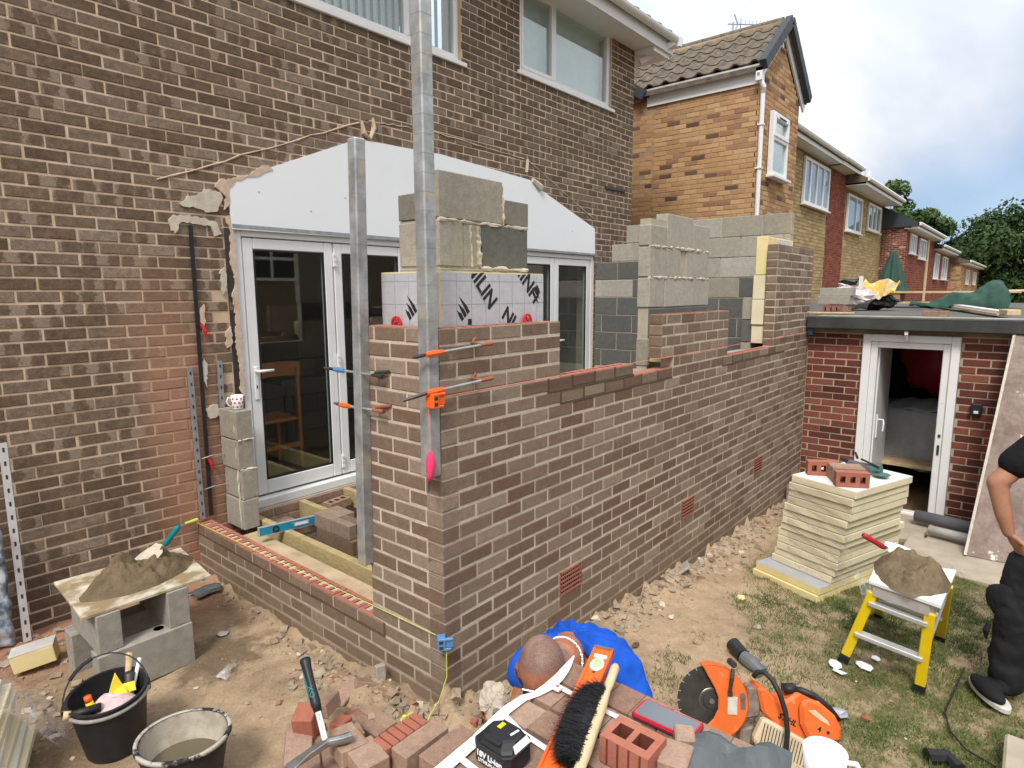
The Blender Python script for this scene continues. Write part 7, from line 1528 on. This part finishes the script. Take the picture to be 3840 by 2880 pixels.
heap('mortar_heap', 'smooth brown mortar heaped on the yellow legged platform', 2.09, -1.535, .255, .178, .095, hz + .001, R(8), 4)
trowel('trowel with red handle in the mortar on the yellow legged platform', (2.30, -1.50, .385), (2.165, -1.395, .41), (2.16, -1.388, .412), (2.085, -1.285, .488), .05, M['white'], M['red_d'], nrm=(-.4, -.3, .8))

# ================================================================ insulation stack
st_ = thing('insulation_stack', 'leaning stack of pale yellow insulation boards wrapped in plastic beside the wall', 'insulation stack', (3.2, -.9, -.32))
e1 = V(.945, -.327, 0); e2 = V(.327, .945, 0); zz0 = -.315; nb2 = 15
Fs = [(2.72, -.925), (2.735, -.935)] + [(2.86 + .007 * math.sin(k * 2.1) - .004 * k, -.985 - .010 * k + .007 * math.cos(k * 1.7)) for k in range(13)]
dims = [(.70, .54), (.70, .53)] + [(.80, .49)] * 6 + [(.72, .49)] * 7
for k in range(nb2):
    h_ = .056; z = zz0 + k * h_; fx, fy = Fs[k]; l1, l2 = dims[k]
    if k >= 8: fx += -.02
    F = V(fx, fy, z); b = MB(); q = [F, F + e1 * l1, F + e1 * l1 + e2 * l2, F + e2 * l2]; b.hexa(q + [p + V(0, 0, h_ - .005) for p in q]); o = b.build('board', M['pir'] if k < 2 else M['pirp'], st_, bevel=.003); rough_up(o, .004, 14)
    if k in (1, 14): b = MB(); b.hexa([p + V(0, 0, h_ - .0045) for p in q] + [p + V(0, 0, h_ - .003) for p in q]); b.build('facing', M['foilt'] if k == 1 else simple('white_dusty_facing', (.72, .70, .66), .6, .12, 14), st_)
b = MB()
Ft = V(2.70, -1.02, -.28)
def wrap(u, v):
    p = V(2.80, -1.105, 0) + e2 * (.50 * (1 - u)) - e1 * .018 - e2 * .0; z = -.20 + .70 * v
    return tuple(p + V(0, 0, z) - e1 * (.012 * math.sin(v * 40 + u * 9) + .012 + .05 * (1 - v) * .0) + V(.0 , 0, 0) + e1 * (.06 * (1 - v)))
b.grid(wrap, 30, 40); b.build('plastic_wrap', M['clear'], st_, smooth=True)
b = MB()
for k in range(5):
    a0 = V(2.80, -1.10, 0) + e2 * .46 + V(0, 0, .40 - k * .13) - e1 * .03; a1 = V(2.79, -1.115, 0) + V(0, 0, .20 - k * .12) - e1 * .03; pts = [a0.lerp(a1, f) + V(0, 0, .02 * math.sin(f * 6 + k)) + e1 * (.06 * max(0, (.3 - a0.lerp(a1, f).z)) * 1.2) for f in np.linspace(.1 * (k % 3), 1, 10)]
    for i in range(9): d = .010 + .02 * random.random(); b.add([pts[i] - V(0, 0, d), pts[i + 1] - V(0, 0, d), pts[i + 1] + V(0, 0, d) - e1 * .008, pts[i] + V(0, 0, d) - e1 * .008], [(0, 1, 2, 3)])
b.build('film_crease', M['film'], st_, smooth=True, kind='stuff')
b = MB(); b.grid(lambda u, v: tuple(V(2.85 + .55 * u, -1.12 - .22 * u - .16 * v, -.30 + .20 * (1 - v) ** 2 * (1 - .5 * u) + .03 * math.sin(u * 17 + v * 9))), 24, 12); b.build('loose_film', M['film'], st_, smooth=True)
zt = zz0 + nb2 * .056 + .0
def up_brick(label, c, rz, L=.215, W=.1025, H=.065): # brick lying on its side, holes towards the viewer
    me = perf_brick(M['clay'], M['hole'], L, H * 1.0 if False else W, H, 3, .034, .046); q = put('brick', me, c, (R(90), 0, R(rz)), None, label, 'brick', None, .3); return q
up_brick('red perforated brick lying on the insulation stack, the one nearest the long wall', (3.12, -.80, zt + .052), -62); t_ = up_brick('red perforated brick lying on the insulation stack, nearest the camera', (2.945, -1.03, zt + .052), -62)
for k in range(2): put('brick', solid_brick(M['loose'], .215, .066, .1025), (3.02 + k * .068, -1.0 + k * .035, zt + .001), (0, 0, R(-62)), None, ('dusty brick on edge directly against the perforated brick on the insulation stack', 'dusty brick on edge beside the grinder on the insulation stack')[k], 'brick', None, .4 + .3 * k)
t_ = thing('angle_grinder', 'green and black angle grinder lying on top of the insulation stack', 'power tool', (3.35, -1.06, zt))
b = MB(); b.tube([(3.42, -.93, zt + .04), (3.36, -1.02, zt + .04), (3.32, -1.10, zt + .045)], [.024, .030, .034], 10); b.build('motor', M['pipeg'], t_); b = MB(); b.tube([(3.32, -1.10, zt + .045), (3.30, -1.16, zt + .05)], [.038, .034], 10); b.lathe([(.055, .0), (.058, .006), (0, .006)], (3.28, -1.17, zt + .02), 20); b.build('head', simple('grinder_green', (.08, .17, .15), .5, .1), t_); b = MB(); b.tube([(3.42, -.93, zt + .04), (3.47, -.86, zt + .05)], [.022, .012], 8); b.tube([(3.34, -1.02, zt + .10), (3.27, -1.15, zt + .075)], [.008, .008], 8); b.tube([(3.36, -.99, zt + .10), (3.44, -.96, zt + .12)], [.010, .008], 8); b.build('handle', M['black'], t_)
# ================================================================ sheet, pipes, slab by the outbuilding
t_ = thing('shutter_board', 'big dirty brown plywood sheet leaning on the outbuilding with a pale edge', 'plywood sheet', (4.7, -1.85, -.42))
A0_, A1_ = V(4.55, -1.652, -.37), V(5.52, -1.80, 1.56); wv_ = V(.10, -1.2, 0); th_ = (A1_ - A0_).cross(wv_).normalized() * .018
brd = MT('dirty_form_ply', .8, .2); n_ = brd.noise(3.2, 7, .7); n2_ = brd.noise(30, 4); brd.color(brd.mix(brd.mr(brd.noise(2.3, 6, .72), .60, .64), brd.gain(brd.mix(brd.mr(n_, .35, .65), (.19, .135, .11), (.30, .235, .20)), n2_, .85, 1.15), (.66, .62, .57)))
b = MB(); q = [A0_, A0_ + wv_, A1_ + wv_, A1_]; b.hexa([p + th_ for p in q] + [p - th_ for p in q]); b.build('board', brd.m, t_)
b = MB(); b.bar(A0_ + th_ * 0 + V(.0, .008, 0), A1_ + V(.0, .008, 0), .02, .045, th_); b.bar(A0_ - V(0, 0, .008), A0_ + wv_ - V(0, 0, .008), .045, .018, th_); b.build('pale_edge', simple('pale_edge', (.55, .5, .42), .8, .2, 20), t_)
b = MB(); p = A0_.lerp(A1_, .30) + wv_ * .14; nn_ = th_.normalized(); nn_ = nn_ if nn_.x < 0 else -nn_; b.lathe([(.028, .0195), (0, .0197)], p, 14, nn_.to_track_quat('Z', 'Y').to_matrix()); b.build('hole', M['dark'], t_)
b = MB(); p = A0_ + wv_ * .12; b.box((p.x - .03, p.y - .02, p.z - .12), (p.x + .02, p.y + .02, p.z - .02)); b.build('foot_block', M['pine'], t_)
t_ = thing('slab_path', 'concrete paving slabs along the foot of the outbuilding', 'paving', (4.9, -1.5, -.46)); 
for i, (x0_, x1_, y0_, y1_) in enumerate([(4.05, 4.80, -2.35, -1.20), (4.82, 5.57, -1.30, -.62), (4.82, 5.57, -2.4, -1.32)]):
    b = MB(); z = GZ((x0_ + x1_) / 2, -1) + .045; b.box((x0_, y0_, z - .06), (x1_, y1_, z + random.uniform(-.004, .004))); b.build('slab', M['slab'], t_, bevel=.006)
t_ = thing('drain_pipe', 'dark grey plastic pipe lying at the foot of the outbuilding door', 'pipe', (5.2, -1.5, -.38)); b = MB(); b.tube([(5.30, -1.18, -.335), (5.18, -2.1, -.335)], .058, 20); b.build('pipe', M['pipeg'], t_, smooth=True)
t_ = thing('felt_roll', 'pale dusty tube lying in front of the dark grey pipe', 'tube', (5.0, -1.5, -.38)); b = MB(); b.tube([(5.02, -1.33, -.36), (4.90, -2.1, -.36)], .042, 16); b.build('tube', M['pipew'], t_, smooth=True)
b = MB(); b.box((5.05, -.30, -.42), (5.30, -.02, -.20)); o = b.build('grey_block', M['blk'], bevel=.005); o['tone'] = .3; tag(o, 'grey block behind the insulation stack in the corner by the outbuilding', 'concrete block')
# scraps on the lawn
for i, (x, y, s, nm) in enumerate([(1.86, -1.235, .045, 'white plaster flake on the turf by the front foot of the yellow platform'), (1.98, -1.36, .04, 'largest white plaster flake on the turf under the yellow platform'), (1.78, -1.28, .03, 'white flake on the turf to the left below the yellow platform'), (2.12, -1.40, .022, 'tiny white flake on the turf under the platform tread')]):
    scrap('plaster_flake', nm, flat(x, y, s, 1.6, i, .022, 7, 40 + i), 'plaster', 'plaster flake')
scrap('plastic_scrap', 'torn pale grey plastic scrap on the turf behind the disc cutter', flat(1.33, -1.345, .055, 2.0, R(-30), .03, 9, 61), M['foilt']); scrap('brick_flake', 'pink brick flake on the turf right of the plastic scrap', flat(1.42, -1.47, .026, 1.5, 1, .025, 6, 9), 'terra', 'brick flake')
for i, (x, y, nm) in enumerate([(1.72, -.30, 'pale stone on the sand below the long wall'), (2.35, -.52, 'pale yellow foam chip on the sand left of the insulation stack'), (1.55, -.55, 'pale half brick lump on the sand near the glove'), (1.25, -.30, 'dark damp clod on the sand below the long wall'), (2.0, -.75, 'flat grey stone on the sand halfway to the platform')]):
    s = .03; b = MB(); b.ell((x, y, gzf(x, y) + .01), (s, s * .7, s * .5), (0, 0, i), 8, 6); o = b.build('stone', [M['plasterw'], M['pir'], M['rubblem'], M['bark'], M['slab']][i]); rough_up(o, .02, 30); tag(o, nm, 'stone')
b = MB(); P = [(2.4, -1.80), (2.1, -1.78), (1.80, -1.76), (1.62, -1.80), (1.50, -1.87), (1.44, -1.98)]; b.tube([(x, y, gzf(x, y) + .02) for x, y in P], .005, 6); o = b.build('cable', M['black']); tag(o, 'thin black cable snaking over the turf towards the right edge', 'cable')
t_ = thing('sandal', 'black rubber object lying on the turf at the bottom edge', 'rubber piece', (1.34, -1.80, -.2)); b = MB(); z = gzf(1.33, -1.79); b.tube([(1.30, -1.74, z + .03), (1.36, -1.82, z + .03)], [.035, .03], 8); b.tube([(1.36, -1.80, z + .04), (1.30, -1.86, z + .03)], [.02, .03], 8); b.build('body', M['blackc'], t_)
b = MB(); z = gzf(1.55, -2.08); b.box((1.30, -2.20, z - .02), (1.62, -2.0, z + .10)); o = b.build('stone_block', M['slab'], bevel=.01); tag(o, 'pale concrete block corner at the bottom right edge of the picture', 'concrete block')

# ================================================================ things on the flat roof
RZ = lambda x: 1.582 + (x - 5.5) * .012
def rbox(name, label, cat, c, d, rz, mat, tone=.5):
    b = MB(); b.obox((c[0], c[1], RZ(c[0]) + c[2] + d[2] / 2), d, (0, 0, R(rz))); o = b.build(name, M[mat] if isinstance(mat, str) else mat, bevel=.004); o['tone'] = tone; return tag(o, label, cat)
put('brick', perf_brick(M['clay'], M['hole'], .215, .1, .065, 3), (6.62, .0, RZ(6.6) + .06), (R(90), 0, R(-90)), None, 'red perforated brick under the grey blocks on the flat roof', 'brick', None, .1)
b = MB()
rbox('brick', 'pale brick end beside the perforated brick on the flat roof', 'brick', (6.68, -.13, 0), (.2, .07, .1), 0, 'loose'); rbox('concrete_block', 'lower grey block on the flat roof beside the pillar', 'concrete block', (6.68, .0, .118), (.22, .36, .10), 0, 'blk', .6); rbox('concrete_block', 'upper grey block of the pair on the flat roof', 'concrete block', (6.70, -.015, .22), (.22, .36, .10), 2, 'blk', .75)
rbox('timber_batten', 'thin pale timber strip on the front edge of the flat roof', 'timber', (6.0, -.08, .03), (.04, .55, .02), 4, 'pine'); rbox('brick', 'single pinkish brick lying alone on the front of the flat roof', 'brick', (6.45, -1.07, .0), (.10, .235, .065), -6, 'loose', .6)
def bag(label, x, y, r, h, mat, seed, sx=1.0):
    b = MB(); b.ell((x, y, RZ(x) + h * .48), (r * .7, r * sx, h * .52), (0, 0, R(10)), 30, 18, f=lambda d: 1 + .5 * nz((d.x + seed, d.y, d.z), 2.0)); o = b.build('plastic_bag', mat, smooth=False); rough_up(o, .09, 9); return tag(o, label, 'plastic bag')
bag('clear plastic bag of pink and white rubbish on the flat roof', 8.6, .22, .30, .34, simple('pinkish_polythene', (.55, .48, .48), .35, .25, 14, .5, 24, spec=.5), 3); bag('black rubbish bag on the flat roof next to the green parasol', 8.8, -.08, .27, .20, M['blackc'], 6)
b = MB(); b.grid(lambda u, v: (8.6 + .25 * v, .08 - .42 * u, RZ(8.7) + .19 + .20 * math.sin(v * 2.6) + .05 * math.sin(u * 9 + v * 5)), 16, 10); o = b.build('yellow_sack', simple('yellow_sack', (.68, .42, .07), .6, .3, 9, dirt=.45, dirtc=(.72, .68, .55), dscale=6), solid=.012); rough_up(o, .06, 8); tag(o, 'torn yellow and white sack draped over the black bag on the flat roof', 'sack')
t_ = thing('parasol', 'closed dark green parasol standing upright on the flat roof', 'parasol', (10.9, .09, RZ(10.9))); x, y, z = 10.9, .09, RZ(10.9)
b = MB(); b.tube([(x, y, z), (x, y, z + .92)], .02, 8); b.build('pole', M['pine'], t_); b = MB(); n = 40
b.grid(lambda u, v: (x + (.17 * (1 - v) ** .75 + .02) * (1 + .16 * math.sin(u * 2 * math.pi * 8)) * math.cos(2 * math.pi * u), y + (.21 * (1 - v) ** .75 + .02) * (1 + .16 * math.sin(u * 2 * math.pi * 8)) * math.sin(2 * math.pi * u), z + .20 + .72 * v), 64, 14); b.build('canopy', M['green'], t_, smooth=True); b = MB(); b.lathe([(.09, 0), (.085, .35), (.05, .36)], (x, y, z), 12); b.build('folded_skirt', M['green'], t_)
t_ = thing('pallet', 'wooden pallet leaning low on the flat roof behind the green tarpaulin', 'pallet', (10.6, -.5, RZ(10.6)))
for zz_ in (.20, .03): b = MB(); b.box((10.3, -1.70 if zz_ > .1 else -.75, RZ(10.4) + zz_), (10.9, .05, RZ(10.4) + zz_ + .03)); b.build('deck_board', M['pine'], t_)
for yy in (-.85, -.06): b = MB(); b.box((10.32, yy - .08, RZ(10.4) + .06), (10.9, yy + .08, RZ(10.4) + .20)); b.build('block', simple('pallet_block', (.40, .22, .09), .8, .2), t_)
b = MB(); b.tube([(10.5, -1.3, RZ(10) + .22), (11.3, -2.2, RZ(11) + .24)], .022, 8); o = b.build('timber_pole', M['pine']); tag(o, 'long pale timber pole sticking out past the green tarpaulin at the right edge', 'timber')
b = MB()
def tarp(u, v):
    y = -.42 - 1.20 * u; env = .04 + .30 * (max(0, (u - .22) / .78)) ** .7 * (1 if u < .9 else max(.25, 1 - (u - .9) * 6)); a = math.pi * v
    w_ = .07 + .42 * min(1, u * 1.2)
    return (9.2 - .9 * u * 0 + w_ * math.cos(a) * -.6, y, RZ(9.2) + .02 + env * math.sin(a) * (1 + .25 * math.sin(u * 13 + v * 6)))
b.grid(tarp, 50, 24); o = b.build('green_tarpaulin', M['green'], smooth=True); rough_up(o, .07, 6); tag(o, 'crumpled dark green tarpaulin heaped on the flat roof', 'tarpaulin')
t_ = thing('white_plank', 'long white plastic board lying at an angle on the flat roof below the tarpaulin', 'board', (8, -1.2, RZ(8))); A, B = V(10.4, -.68, RZ(10.4) + .04), V(6.75, -1.66, RZ(6.8) + .04)
b = MB(); b.bar(A, B, .10, .035); b.build('board', M['upvc'], t_); b = MB(); b.bar(A - V(0, 0, .02), B - V(0, 0, .02), .14, .02); b.build('lower_board', M['pine'], t_); rbox('timber_offcut', 'pinkish timber offcut at the near end of the white plank on the flat roof', 'timber', (6.66, -1.70, .02), (.26, .12, .06), 18, 'pine')
b = MB(); b.bar((9.6, .62, RZ(9.6) + .36), (9.0, .32, RZ(9) + .30), .05, .03); o = b.build('white_offcut', M['upvc']); tag(o, 'white plastic offcut sticking up behind the clear rubbish bag on the flat roof', 'offcut')
t_ = thing('white_post', 'short white post standing at the back of the flat roof', 'post', (11.2, .62, RZ(11))); b = MB(); b.box((11.2, .60, RZ(11)), (11.26, .66, RZ(11) + .50)); b.build('post', M['upvc'], t_)
b = MB(); b.ell((11.2, .82, RZ(11) + .40), (.06, .16, .06), None, 10, 6); b.tube([(11.2, .9, RZ(11)), (11.2, .85, RZ(11) + .4)], .03, 6); o = b.build('black_gutter_outlet', M['blackc']); rough_up(o, .08, 9); tag(o, 'black tangled fitting at the back of the flat roof against the stone house', 'fitting')
t_ = thing('small_white_window', 'white framed window low on the stone house behind the corner pillar', 'window', (16.0, 3.3, 1.2)); b = MB(); b.box((15.2, 3.2, .9), (16.9, 3.33, 2.3)); b.build('frame', M['upvc'], t_); b = MB(); b.box((16.0, 3.18, 1.2), (16.6, 3.199, 1.9)); b.build('pane', M['dark'], t_)
b = MB(); b.box((10.6, .25, RZ(10.6)), (11.3, .95, RZ(10.6) + .10)); o = b.build('grey_rubble_sack', M['pipew']); rough_up(o, .12, 5); tag(o, 'flat grey sack at the back of the flat roof behind the clear bag', 'sack')
